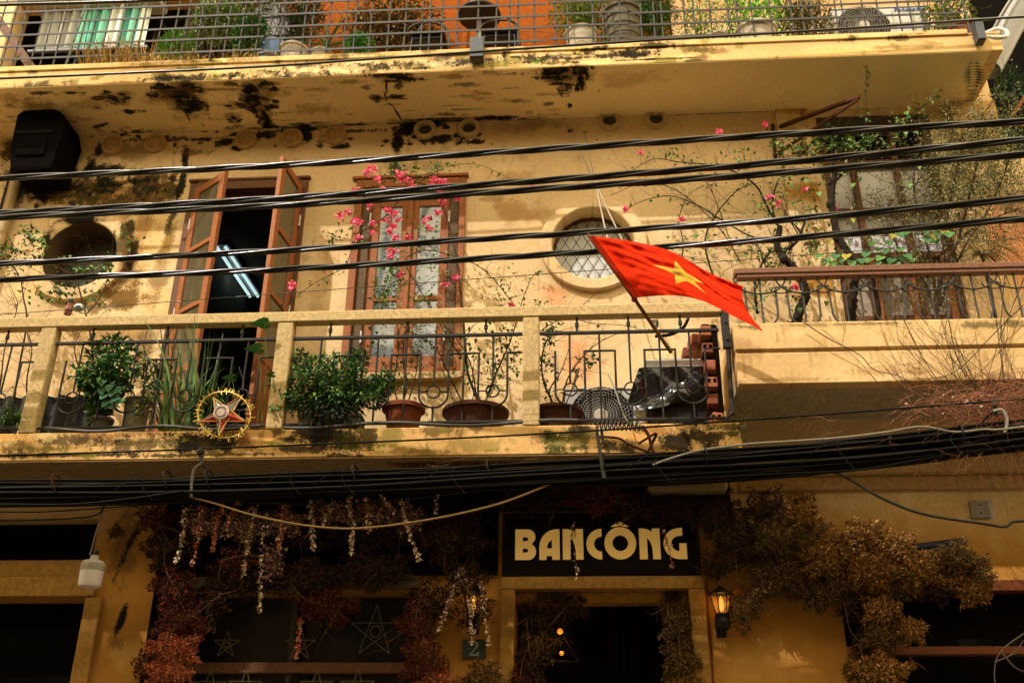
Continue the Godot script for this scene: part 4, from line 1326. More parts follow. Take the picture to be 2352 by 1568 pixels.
	for i in 3:
		mb = MB.new()
		var yy = fy + (bk.y + 0.16 - fy) * (0.5 + 0.16 * i)
		mb.lathe([Vector2(0.176, yy - 0.006), Vector2(0.190, yy), Vector2(0.176, yy + 0.006)], Vector3(bk.x, 0, 0.42), 32)
		part("rib", mb, M.clay, o)
	# air conditioner at the right
	var ac0 = A(1917, 86, 0.36); var ac1 = A(2128, 14, 0.36)
	aircon("white outdoor air conditioner with lettering behind the upper railing at top right", Vector3(ac0.x, fy + 0.03, 0.05), Vector3(ac1.x, ac1.y, 0.36), Vector3(A(1985, 58, 0.36).x, A(1985, 60, 0.36).y, 0.36), 0.25, true, "Panasonic")
	# cuboid wall lamps clipped on the kerb
	for k in 2:
		var c0 = [A(1081, 96, 0.80), A(2232, 54, 0.80)][k]
		var c1 = [A(1111, 140, 0.80), A(2262, 100, 0.80)][k]
		var c = thing("cuboid_lamp", ["dark grey cuboid up-down lamp on the kerb, near the middle of the upper balcony", "dark grey cuboid up-down lamp at the kerb's right end"][k], "lamp", Vector3((c0.x + c1.x) * 0.5, c1.y, 0.77), "cuboid lamps on the upper balcony edge")
		mb = MB.new()
		mb.bx(Vector3(c0.x, c1.y, 0.767), Vector3(c1.x, c0.y, 0.87), 0.004)
		part("casing", mb, mat(lin(0.075, 0.085, 0.095), 0.5, 0.2, true, 6.0, 0.1), c)
		part("lens", boxmb(Vector3(c0.x + 0.015, c1.y - 0.006, 0.782), Vector3(c1.x - 0.015, c1.y + 0.004, 0.855), 0.002), mat(lin(0.035, 0.03, 0.015), 0.2, 0.0, false), c)
		part("top_lens", boxmb(Vector3(c0.x + 0.015, c0.y - 0.004, 0.782), Vector3(c1.x - 0.015, c0.y + 0.004, 0.855), 0.002), M.black, c)
	# white pipe elbow at the corner
	mb = MB.new()
	mb.tube(path([[2262, 78, 0.7], [2290, 66, 0.72], [2312, 72, 0.74], [2312, 84, 0.75], [2285, 86, 0.75], [2268, 84, 0.74]], 0.72, 5), 0.018, -1, 10)
	solo("white_pipe", mb, M.white, "looped white plastic pipe at the right corner of the upper balcony", "pipe")
	# ------- plants up there
	rng.seed = 33
	var green = [Color(0.05, 0.12, 0.03), Color(0.035, 0.09, 0.03), Color(0.08, 0.16, 0.04), Color(0.03, 0.07, 0.025)]
	var olive = [Color(0.13, 0.14, 0.04), Color(0.09, 0.10, 0.035), Color(0.17, 0.15, 0.05), Color(0.06, 0.08, 0.03)]
	var straw = [Color(0.42, 0.29, 0.10), Color(0.34, 0.22, 0.08), Color(0.48, 0.36, 0.15), Color(0.25, 0.2, 0.06)]
	mb = MB.new()
	for i in 260:
		var p = A(rng.randf_range(185, 345), rng.randf_range(152, 168), 0.66)
		p.y = 8.11; p.z = rng.randf_range(0.60, 0.69)
		mb.col = jit(straw[rng.randi() % 4])
		mb.blade(p, (Vector3(rng.randfn() * 0.35, 1, rng.randfn() * 0.3 + 0.15)).normalized(), rng.randf_range(0.18, 0.48), 0.009, rng.randf_range(0.2, 2.0), 6)
	solo("dry_grass", mb, M.dry, "tuft of straw-coloured dry grass growing on the upper balcony edge at left", "grass", "", "stuff")
	var spec = [
		["fine_leaved_plant", "feathery light green plant on the balcony edge beside the dry grass", 405, 115, 0.55, Vector3(0.20, 0.26, 0.10), 900, 0.035, 0.012, [Color(0.12, 0.2, 0.04), Color(0.16, 0.24, 0.06), Color(0.09, 0.16, 0.03)]],
		["leafy_shrub", "pale variegated shrub behind the grid railing above the feathery plant", 505, 45, 0.35, Vector3(0.26, 0.34, 0.16), 620, 0.06, 0.028, [Color(0.16, 0.18, 0.08), Color(0.09, 0.12, 0.04), Color(0.22, 0.22, 0.12)]],
		["bright_green_bush", "bright green bush right of the pale shrub at the balcony edge", 575, 85, 0.5, Vector3(0.17, 0.26, 0.12), 1000, 0.045, 0.022, green],
		["tall_shrub", "tall olive shrub reaching the top edge left of the orange wall", 600, 15, 0.2, Vector3(0.26, 0.32, 0.14), 800, 0.05, 0.02, olive],
		["dark_shrub", "dark bushy plant behind the strap-leaved plant", 690, 40, 0.25, Vector3(0.24, 0.36, 0.12), 800, 0.045, 0.018, [Color(0.04, 0.05, 0.02), Color(0.06, 0.06, 0.025), Color(0.03, 0.035, 0.015)]],
		["fern_bush", "bright ferny bush trailing beside the small grey-green pot", 825, 105, 0.6, Vector3(0.15, 0.15, 0.07), 750, 0.03, 0.01, green],
		["russet_creeper", "russet leaved creeper hanging before the orange wall, left of the table", 900, 55, 0.12, Vector3(0.52, 0.36, 0.10), 1500, 0.04, 0.022, [Color(0.10, 0.05, 0.015), Color(0.06, 0.035, 0.012), Color(0.14, 0.09, 0.02)]],
		["gold_leaved_shrub", "olive gold shrub growing behind the pale shallow bowl", 1345, 30, 0.3, Vector3(0.36, 0.36, 0.14), 1700, 0.035, 0.014, olive],
		["green_conifer", "dense dark green conifer behind the grey-green tub", 1500, 30, 0.3, Vector3(0.22, 0.38, 0.14), 2400, 0.035, 0.010, [Color(0.04, 0.11, 0.035), Color(0.03, 0.075, 0.025), Color(0.06, 0.14, 0.04)]],
		["sparse_shrub", "sparse twiggy shrub between the conifer and the wide white bowl", 1610, 50, 0.3, Vector3(0.24, 0.36, 0.12), 380, 0.035, 0.016, olive],
		["thin_tree", "thin crooked small tree in the wide white bowl", 1745, 30, 0.4, Vector3(0.34, 0.36, 0.14), 520, 0.045, 0.022, olive],
		["brown_hedge", "brownish small-leaved shrub just left of the upper air conditioner", 1850, 50, 0.42, Vector3(0.26, 0.34, 0.12), 1500, 0.032, 0.014, [Color(0.14, 0.10, 0.04), Color(0.08, 0.07, 0.03), Color(0.18, 0.14, 0.06)]],
		["yellowing_plant", "yellowing green plant above the terracotta dish at the right end", 2180, 38, 0.45, Vector3(0.24, 0.26, 0.12), 340, 0.05, 0.022, [Color(0.22, 0.20, 0.05), Color(0.10, 0.17, 0.04), Color(0.14, 0.11, 0.04)]]]
	for q in spec:
		for i in q[9].size(): q[9][i] = Color(q[9][i].r * 1.2, q[9][i].g * 1.45, q[9][i].b * 1.2)
		var c = A(q[2], q[3], q[4])
		var t = thing(q[0], q[1], "plant", Vector3(c.x, fy, c.z))
		var st = MB.new()
		for i in 6:
			twigs(st, Vector3(c.x + rng.randf_range(-0.05, 0.05), fy, c.z), Vector3(rng.randfn() * 0.25, 1, rng.randfn() * 0.12).normalized(), (c.y - fy) + q[5].y * 0.7, 0.007, 1, 0.3)
		part("stems", st, M.twig, t, "stuff")
		mb = MB.new()
		bush(mb, c, q[5] * 1.06, int(q[6] * 1.9), q[7] * 1.2, q[8] * 1.25, q[9], 0.6, 0.2, 0.5)
		part("foliage", mb, M.leaf, t, "stuff")
	# strap leaved plant
	o = thing("strap_leaved_plant", "strap-leaved green plant in the small grey-green pot", "plant", A(745, 95, 0.5))
	var c = A(750, 100, 0.5)
	for i in 16:
		mb = MB.new()
		mb.col = jit(Color(0.05, 0.16, 0.05))
		mb.blade(c + Vector3(0, -0.05, 0), Vector3(rng.randfn() * 0.6, 1, rng.randfn() * 0.3).normalized(), rng.randf_range(0.25, 0.42), 0.032, rng.randf_range(0.2, 1.6), 6)
		part("leaf_blade", mb, M.leaf, o)
	# weeds rooted in the kerb, trailing over the fascia
	for k in [[420, 165, 60], [560, 160, 40], [330, 172, 40]]:
		mb = MB.new()
		for i in k[2]:
			var p = A(k[0] + rng.randfn() * 30, k[1], 0.77)
			p.y = 8.11
			mb.col = jit(straw[rng.randi() % 4])
			mb.blade(p + Vector3(0, 0, 0.002), Vector3(rng.randfn() * 0.6, 0.5, 0.5).normalized(), rng.randf_range(0.08, 0.30), 0.006, rng.randf_range(1.5, 4.0), 5)
		solo("trailing_weed", mb, M.dry, ["dry weeds trailing over the upper fascia under the feathery plant", "dry weeds trailing over the fascia under the bright green bush", "thin dry weeds on the fascia right of the dry grass"][[420, 560, 330].find(k[0])], "weed", "", "stuff")

func boxmb(a: Vector3, b: Vector3, bev = 0.003):
	var mb = MB.new()
	mb.bx(a, b, bev)
	return mb

func aircon(label, p0: Vector3, p1: Vector3, fc: Vector3, fr: float, text: bool, words_):
	var o = thing("air_conditioner", label, "air conditioner", Vector3((p0.x + p1.x) * 0.5, p0.y, p0.z))
	var mb = MB.new()
	mb.bx(p0, p1, 0.012)
	part("casing", mb, mat(lin(0.62, 0.62, 0.56), 0.55, 0.0, true, 3.0, 0.1), o)
	part("top_cover", boxmb(Vector3(p0.x - 0.008, p1.y + 0.0005, p0.z - 0.005), Vector3(p1.x + 0.008, p1.y + 0.014, p1.z + 0.008), 0.005), M.white, o)
	mb = MB.new()
	var bs = Basis(Vector3(1, 0, 0), Vector3(0, 0, 1), Vector3(0, -1, 0))
	mb.lathe([Vector2(fr, 0.001), Vector2(0.0, 0.001)], Vector3(fc.x, fc.y, p1.z), 40, bs)
	part("fan_opening", mb, M.void, o)
	mb = MB.new()
	for i in 9:
		mb.ring(Vector3(fc.x, fc.y, p1.z + 0.012), fr * (0.22 + 0.78 * i / 8.0), 0.0022, Basis(), 36, 4)
	part("grille_rings", mb, M.grille, o)
	mb = MB.new()
	for i in 44:
		var a = TAU * i / 44
		var pts = []
		for k in 6:
			var rr = fr * (0.2 + 0.8 * k / 5.0)
			var aa = a + 0.5 * k / 5.0
			pts.append(Vector3(fc.x + cos(aa) * rr, fc.y + sin(aa) * rr, p1.z + 0.010))
		mb.tube(pts, 0.0022, -1, 3, false, false)
	part("grille_spokes", mb, M.grille, o)
	mb = MB.new()
	mb.lathe([Vector2(0.055, 0.006), Vector2(0.055, 0.018), Vector2(0.045, 0.022), Vector2(0.0, 0.022)], Vector3(fc.x, fc.y, p1.z), 24, bs)
	part("fan_hub", mb, M.offwhite, o)
	if text:
		var tm = TextMesh.new()
		var sf = SystemFont.new()
		sf.font_names = PackedStringArray(["Droid Sans"])
		sf.font_weight = 700
		tm.font = sf
		tm.text = words_
		tm.font_size = 32
		tm.pixel_size = 0.0018
		tm.depth = 0.006
		var ti = MeshInstance3D.new()
		ti.name = "lettering"
		ti.mesh = tm
		ti.material_override = mat(lin(0.03, 0.07, 0.22), 0.5, 0.0, false)
		ti.position = Vector3(A(2090, 27, 0.36).x, A(2090, 22, 0.36).y, p1.z + 0.005) - o.position
		ti.scale = Vector3(1.05, 1.0, 1.0)
		o.add_child(ti)
		part("badge", boxmb(Vector3(A(2074, 60, 0.36).x, A(2074, 66, 0.36).y, p1.z), Vector3(A(2098, 60, 0.36).x, A(2074, 58, 0.36).y, p1.z + 0.002), 0.0), mat(lin(0.12, 0.18, 0.36), 0.5, 0.0, false), o)
	return o

func onward(list):
	# cables run on beyond the frame at both ends
	var l = list.duplicate()
	var a = l[0]
	var b = l[1]
	if a[0] < -50:
		var t = 900.0 / (b[0] - a[0])
		var q = []
		for i in a.size(): q.append(a[i] - (b[i] - a[i]) * t * (1.0 if i < 2 else 0.3))
		l.insert(0, q)
	a = l[l.size() - 1]
	b = l[l.size() - 2]
	if a[0] > 2400:
		var t = 1100.0 / (a[0] - b[0])
		var q = []
		for i in a.size(): q.append(a[i] + (a[i] - b[i]) * t * (1.0 if i < 2 else 0.3))
		l.append(q)
	return l

func twisted(label, list, z, n, rs, off, pitch, called = "twisted_cable"):
	var ax = path(onward(list), z, 60)
	var mid = ax[ax.size() / 2]
	var o = thing(called, label, "cable", mid, "twisted overhead cables")
	var ln = [0.0]
	for i in range(1, ax.size()): ln.append(ln[i - 1] + ax[i].distance_to(ax[i - 1]))
	var ph = rng.randf() * TAU
	for k in n:
		var pts = []
		for i in ax.size():
			var d = (ax[mini(i + 1, ax.size() - 1)] - ax[maxi(i - 1, 0)]).normalized()
			var s = d.cross(Vector3.UP).normalized()
			var u = s.cross(d)
			var a = ph + TAU * k / n + TAU * ln[i] / pitch + 0.4 * sin(ln[i] * 0.8)
			pts.append(ax[i] + (s * cos(a) + u * sin(a)) * off)
		var mb = MB.new()
		mb.tube(pts, rs, -1, 7)
		part("strand", mb, M.cable, o)

func wire(called, label, list, z, r, m, category = "cable", group = "", steps = 8):
	var mb = MB.new()
	mb.tube(path(onward(list), z, steps), r, -1, 6)
	return solo(called, mb, m, label, category, group)

func cables():
	rng.seed = 4
	twisted("black twisted overhead cable, topmost of the five, just under the vent holes", [[-150, 420, 1.6], [0, 409, 1.6], [612, 381, 1.782], [1194, 346, 1.955], [1776, 310, 2.129], [2352, 279, 2.3], [2520, 270, 2.35]], 1.22, 3, 0.0134, 0.0138, 1.6)
	twisted("black twisted overhead cable, upper one of the close pair across the window head", [[-150, 497, 1.6], [0, 489, 1.6], [612, 457, 1.782], [1194, 418, 1.955], [1776, 374, 2.129], [2352, 322, 2.3], [2520, 308, 2.35]], 1.22, 3, 0.0134, 0.0138, 1.5)
	twisted("black twisted overhead cable, lower one of the close pair across the window head", [[-150, 507, 1.63], [0, 499, 1.63], [612, 473, 1.812], [1194, 437, 1.985], [1776, 398, 2.159], [2352, 354, 2.33], [2520, 342, 2.38]], 1.25, 3, 0.0134, 0.0138, 1.7)
	twisted("black twisted overhead cable passing just above the flag's top corner", [[-150, 614, 1.33], [0, 606, 1.33], [612, 577, 1.33], [1194, 543, 1.33], [1500, 523.5, 1.33], [1776, 506, 1.634], [2352, 456, 2.267], [2520, 440, 2.452]], 1.22, 3, 0.0134, 0.0138, 1.75)
	twisted("black twisted overhead cable, lowest of the five, passing behind the flag", [[-150, 648, 1.33], [0, 642, 1.33], [612, 620, 1.33], [1194, 588, 1.33], [1500, 568.0, 1.33], [1776, 550, 1.634], [2352, 502, 2.267], [2520, 488, 2.452]], 1.2, 3, 0.0134, 0.0138, 1.55)
	wire("overhead_cable", "single black overhead cable crossing the upper balcony's kerb from side to side", [[-150, 186], [0, 180], [300, 167], [612, 152], [900, 132], [1194, 112], [1500, 92], [1776, 76], [2100, 55], [2352, 38], [2500, 30]], 0.87, 0.012, M.cable)
	wire("overhead_cable", "black cable across the very top left corner", [[-150, 18], [0, 11], [180, 6], [352, 0], [700, -18]], 0.9, 0.016, M.cable)
	wire("thin_wire", "hair-thin dark wire crossing the windows and the flag at mid height", [[-100, 726], [0, 722], [547, 681], [1194, 633], [1776, 591], [2352, 546], [2500, 535]], 1.32, 0.003, M.cable)
	wire("messenger_wire", "thin steel messenger wire over the cable bundle, crossing the lower balcony slab", [[-150, 1050], [0, 1046], [456, 1031], [1194, 999], [1776, 960], [2287, 921], [2500, 905]], 1.0, 0.0075, M.bundle)
	# the bundle
	var o = thing("cable_bundle", "thick sagging bundle of black cables running across the front below the lower balcony", "cable bundle", A(1176, 1100, 1.0))
	var cen = [[-200, 1136], [0, 1131], [300, 1126], [612, 1116], [900, 1106], [1194, 1092], [1500, 1076], [1776, 1058], [2050, 1034], [2352, 1000], [2550, 975]]
	for i in 26:
		var yo = (i / 25.0) * 2.0 - 1.0
		var zo = 0.97 + 0.075 * cos(yo * 1.4) * rng.randf_range(-0.3, 1.0)
		var list = []
		var ph = rng.randf() * TAU
		var am = rng.randf_range(2.0, 7.0)
		for c in cen:
			var half = 27.0 + 9.0 * clampf((c[0] - 900.0) / 900.0, 0.0, 1.0)
			list.append([c[0], c[1] + 2.0 + yo * half * 0.92 + am * sin(ph + c[0] * 0.0042), zo])
		var mb = MB.new()
		mb.tube(path(onward(list), 1.0, 5), rng.randf_range(0.009, 0.0145), -1, 7)
		part("cable", mb, M.bundle, o)
	for x in [130, 385, 480, 815, 1122, 1385, 1620, 2205]:
		var y = 1131.0 - (x / 1194.0) * 39.0 if x < 1194 else 1092.0 - (x - 1194) / 1158.0 * 90.0
		var mb = MB.new()
		var pts = []
		for i in 12:
			var a = TAU * i / 12
			var p = A(x + 3 * sin(a * 2), y - 12 + sin(a) * 24, 1.0)
			p.z = 1.0 + cos(a) * 0.085
			pts.append(p)
		mb.tube(pts, 0.007, -1, 5, true)
		part("tie", mb, M.rust if x == 130 else M.black, o)
	var grey = mat(lin(0.30, 0.29, 0.26), 0.5, 0.0, false)
	wire("pale_cable", "pale grey cable lying on top of the black bundle at right", [[1500, 1068], [1530, 1056], [1600, 1036], [1680, 1024], [1740, 1018], [1922, 1006], [2039, 992], [2117, 980], [2195, 992], [2260, 986], [2300, 986], [2420, 972]], 1.06, 0.0085, grey)
	wire("brown_cable", "slack brown cable drooping under the bundle over the dried garlands", [[430, 1140], [489, 1155], [585, 1184], [705, 1207], [828, 1213], [992, 1192], [1120, 1164], [1194, 1140], [1290, 1100]], 1.0, 0.0082, mat(lin(0.27, 0.17, 0.065), 0.55, 0.0, false))
	wire("slack_cable", "slack black cable drooping across the wall at lower right, below the bundle", [[1840, 1070], [1927, 1088], [2026, 1143], [2122, 1180], [2259, 1202], [2308, 1209], [2327, 1198], [2352, 1196], [2450, 1190]], 0.97, 0.012, mat(lin(0.05, 0.04, 0.03), 0.45, 0.0, false))
	wire("slack_cable", "thin black cable leaving the bundle's underside at right in a shallow curve", [[1500, 1104], [1750, 1090], [1870, 1085], [1980, 1078], [2090, 1060], [2200, 1040], [2300, 1020]], 1.02, 0.009, M.bundle)
	wire("slack_cable", "thin dark cable curving down to the white bulb at lower left", [[-80, 1200], [0, 1196], [137, 1192], [219, 1183], [238, 1163], [260, 1140]], 0.95, 0.006, M.bundle)
	wire("slack_cable", "thin glossy cable hanging just under the bundle at far left", [[-80, 1156], [0, 1158], [164, 1158], [300, 1145], [420, 1128]], 1.05, 0.008, M.bundle)
	wire("slack_cable", "thin dark cable from the bundle past the white bulb's cord", [[-80, 1175], [100, 1175], [300, 1162], [480, 1152], [700, 1158], [900, 1150], [1100, 1128]], 0.93, 0.005, M.bundle)
	var mb2 = MB.new()
	mb2.bx(A(1490, 1126, 0.35), A(1672, 1098, 0.35) + Vector3(0, 0, -0.22), 0.03)
	solo("rolled_awning", mb2, mat(lin(0.30, 0.22, 0.11), 0.85), "rolled ochre awning box under the cable bundle above the right end of the shop sign", "awning")
	for k in 7:
		var px = [300, 640, 760, 1010, 1480, 1900, 2160][k]
		var py = 1131.0 - px * 0.033 if px < 1200 else 1092.0 - (px - 1194) * 0.078
		wire("loose_wire", "thin curly loose wire end on the cable bundle, %s from the left" % ["first", "second", "third", "fourth", "fifth", "sixth", "seventh"][k], [[px - 40, py + 6], [px - 10, py - 14], [px + 12, py - 34 + k * 2], [px + 30, py - 22], [px + 26, py - 4], [px + 48 + k * 3, py + 26 + k * 3]], 1.09, 0.0035, M.bundle)
	# hangers from the messenger wire
	for k in 2:
		var h = [[460, 1031], [2285, 922]][k]
		var t = thing("cable_hanger", ["steel hanger with cable loops under the messenger wire below the star lantern", "steel hanger with pale cable loop at the messenger wire's right end"][k], "hanger", A(h[0], h[1] + 30, 1.0), "hangers on the messenger wire")
		var mb = MB.new()
		mb.bar(A(h[0] - 1, h[1] - 6, 1.012), A(h[0] + 3, h[1] + 34, 1.012), 0.03, 0.006, Vector3(0, 0, 1))
		part("strap", mb, M.steel, t)
		mb = MB.new()
		mb.bar(A(h[0] - 8, h[1] + 8, 1.02), A(h[0] + 9, h[1] + 6, 1.02), 0.022, 0.02, Vector3(0, 0, 1))
		part("clamp", mb, M.black, t)
		mb = MB.new()
		mb.tube(path([[h[0] + 2, h[1] + 34], [h[0] - 14, h[1] + 46], [h[0] - 20, h[1] + 70], [h[0] - 21, h[1] + 110]] if k == 0 else [[h[0] - 2, h[1] + 22], [h[0] + 18, h[1] + 20], [h[0] + 29, h[1] + 42], [h[0] + 24, h[1] + 72]], 1.03, 5), 0.011, -1, 8)
		part("loop", mb, grey if k == 1 else mat(lin(0.10, 0.095, 0.085), 0.5, 0.0, false), t)
		mb = MB.new()
		mb.tube(path([[h[0] + 4, h[1] + 36], [h[0] + 14, h[1] + 52], [h[0] + 16, h[1] + 70]] if k == 0 else [[h[0] - 4, h[1] + 26], [h[0] - 24, h[1] + 42], [h[0] - 32, h[1] + 66]], 0.99, 5), 0.009, -1, 8)
		part("loop", mb, M.bundle, t)
	var b = thing("cable_bracket", "steel bracket with coil spring holding the bundle below the lower air conditioner", "bracket", A(1385, 1060, 0.95))
	var mb = MB.new()
	mb.bar(A(1370, 985, 0.97), A(1388, 1098, 1.06), 0.026, 0.008, Vector3(0, 0, 1))
	part("strap", mb, M.steel, b)
	mb = MB.new()
	mb.bar(A(1382, 990, 0.985), A(1386, 1018, 0.985), 0.022, 0.008, Vector3(0, 0, 1))
	part("clamp", mb, M.steel, b)
	mb = MB.new()
	var coil = []
	for i in 90:
		var t = i / 89.0
		var c = A(1365 + 105 * t, 976 + 2 * t, 0.9)
		coil.append(c + Vector3(0, sin(t * TAU * 11) * 0.036, cos(t * TAU * 11) * 0.036))
	mb.tube(coil, 0.006, -1, 5)
	part("spring", mb, M.steel, b)
	mb = MB.new()
	mb.tube(path([[1475, 978], [1490, 1000], [1498, 1030], [1508, 1052]], 0.9, 4), 0.014, -1, 6)
	mb.tube(path([[1372, 1003], [1420, 1006], [1448, 1022], [1508, 1045]], 0.86, 4), 0.009, -1, 6)
	part("stay", mb, M.rust, b)
	b = thing("rusty_bracket", "bent rusty angle bracket on the slab face right of the coil spring", "bracket", A(1500, 1010, 0.78))
	mb = MB.new()
	mb.bar(A(1468, 1018, 0.76), A(1507, 994, 0.90), 0.012, 0.02)
	mb.bar(A(1509, 995, 0.90), A(1487, 1042, 0.76), 0.018, 0.02)
	part("arm", mb, M.rust, b)
	mb = MB.new()
	mb.tube(path([[1398, 860], [1415, 900], [1432, 950], [1448, 975], [1462, 992]], 0.9, 4), 0.006, -1, 5)
	solo("dangling_wire", mb, grey, "grey wire hanging from the lower air conditioner to the rusty bracket", "wire")

func flag():
	var n = 48
	var m = 30
	var ctl = [[[1352, 541], [1440, 552], [1540, 576], [1630, 626], [1708, 658]], [[1404, 613], [1487, 617], [1570, 632], [1642, 670], [1712, 702]], [[1457, 684], [1540, 678], [1612, 690], [1690, 728], [1753, 760]]]
	var star = PackedVector2Array()
	for i in 10:
		var a = -PI / 2 + PI * i / 5.0
		var r = 1.0 if i % 2 == 0 else 0.382
		star.append(Vector2(300 + cos(a) * 120 * r, 200 + sin(a) * 120 * r))
	var im = Image.create_empty(600, 400, false, Image.FORMAT_RGB8)
	for y in 400:
		for x in 600:
			var w = 0.94 + 0.1 * nz(noise_b, x * 3, y * 3) - 0.03 * float((x + y) % 2)
			var c = Color(0.86, 0.185, 0.06) * w
			if x > 150 and x < 450 and y > 70 and y < 330 and Geometry2D.is_point_in_polygon(Vector2(x, y), star):
				c = Color(0.82, 0.69, 0.27) * w
			if x < 34: c = c * 0.62
			elif x < 38 or y < 7 or y > 392 or x > 592: c = c * 0.85
			im.set_pixel(x, y, c)
	im.generate_mipmaps()
	var fm = StandardMaterial3D.new()
	fm.albedo_texture = ImageTexture.create_from_image(im)
	fm.roughness = 0.9
	fm.normal_enabled = true
	fm.normal_texture = bump
	fm.normal_scale = 0.35
	fm.metallic_specular = 0.15
	fm.cull_mode = BaseMaterial3D.CULL_DISABLED
	fm.backlight_enabled = true
	fm.backlight = Color(0.45, 0.06, 0.02)
	var o = thing("flag", "red flag with a yellow star flying from a slanting pole over the lower balcony", "flag", A(1541, 812, 0.73))
	var g = []
	for j in m + 1:
		var v = float(j) / m
		var row = []
		for i in n + 1:
			var u = float(i) / n
			var q = []
			for r in 3:
				var f = u * 4.0
				var k = mini(int(f), 3)
				var p0 = Vector2(ctl[r][maxi(k - 1, 0)][0], ctl[r][maxi(k - 1, 0)][1])
				var p1 = Vector2(ctl[r][k][0], ctl[r][k][1])
				var p2 = Vector2(ctl[r][k + 1][0], ctl[r][k + 1][1])
				var p3 = Vector2(ctl[r][mini(k + 2, 4)][0], ctl[r][mini(k + 2, 4)][1])
				q.append(p1.cubic_interpolate(p2, p0, p3, f - k))
			var a = q[0].lerp(q[1], v).lerp(q[1].lerp(q[2], v), v) + (q[1] - (q[0] + q[2]) * 0.5) * 2.0 * v * (1.0 - v)
			var e = smoothstep(0.0, 0.2, u)
			var z = lerpf(lerpf(1.46, 1.44, clampf(u * 2.0, 0.0, 1.0)), 1.16, clampf(u * 2.0 - 1.0, 0.0, 1.0)) - 0.04 * v + 0.10 * v * u
			z += 0.04 * (1.0 - smoothstep(0.0, 0.13, u)) + 0.24 * (v - 0.3) * smoothstep(0.05, 0.25, u) * (1.0 - 0.6 * u)
			z += e * (0.024 * sin(v * 9.5 - u * 2.2 + 0.4) * (1.0 - 0.4 * v) + 0.022 * sin(u * 8.0 + v * 2.5) + 0.010 * sin(u * 23.0 - v * 9.0) * v)
			z += 0.004 * sin(u * 61.0 + v * 17.0 + 3.0 * sin(v * 11.0)) * e + 0.005 * sin(v * 37.0 - u * 19.0 + 2.0 * sin(u * 13.0)) * e
			z += 0.05 * exp(-pow((v - 0.02) * 12.0, 2.0)) * e
			a.y += sin(u * 40.0 + 1.0) * 2.0 * smoothstep(0.8, 1.0, u) * v
			row.append(A(a.x, a.y, z))
		g.append(row)
	var mb = MB.new()
	for j in m + 1:
		for i in n + 1:
			var du = g[j][mini(i + 1, n)] - g[j][maxi(i - 1, 0)]
			var dv = g[mini(j + 1, m)][i] - g[maxi(j - 1, 0)][i]
			var nn = dv.cross(du).normalized()
			if nn.z < 0: nn = -nn
			mb.push(g[j][i], nn)
			mb.uv[mb.uv.size() - 1] = Vector2(float(i) / n, float(j) / m)
	for j in m:
		for i in n:
			var a = j * (n + 1) + i
			mb.tri_i(a, a + 1, a + n + 2, Vector3(0, 0, 1)); mb.tri_i(a, a + n + 2, a + n + 1, Vector3(0, 0, 1))
	part("cloth", mb, fm, o)
	mb = MB.new()
	var tip = A(1350, 538, 1.475); var low = A(1456, 684, 1.415); var foot = A(1541, 808, 0.74)
	mb.tube([foot, foot.lerp(low, 0.5) + Vector3(0.004, -0.006, 0), low, low.lerp(tip, 0.5), tip], 0.016, 0.012, 10)
	part("pole", mb, mat(lin(0.24, 0.13, 0.045), 0.7, 0.0, true, 8.0), o)
	mb = MB.new()
	mb.tube([low - Vector3(0, 0.01, 0), low.lerp(foot, 0.03)], 0.022, -1, 8)
	part("binding", mb, mat(lin(0.35, 0.05, 0.02), 0.8, 0.0, false), o)
	mb = MB.new()
	for i in 5:
		mb.ring(A(1504, 748, 0.80) + Vector3(0, i * 0.008, 0), 0.028, 0.003, Basis(Vector3(1, 0, 0), 1.2), 14, 4)
	part("lashing", mb, M.steel, o)

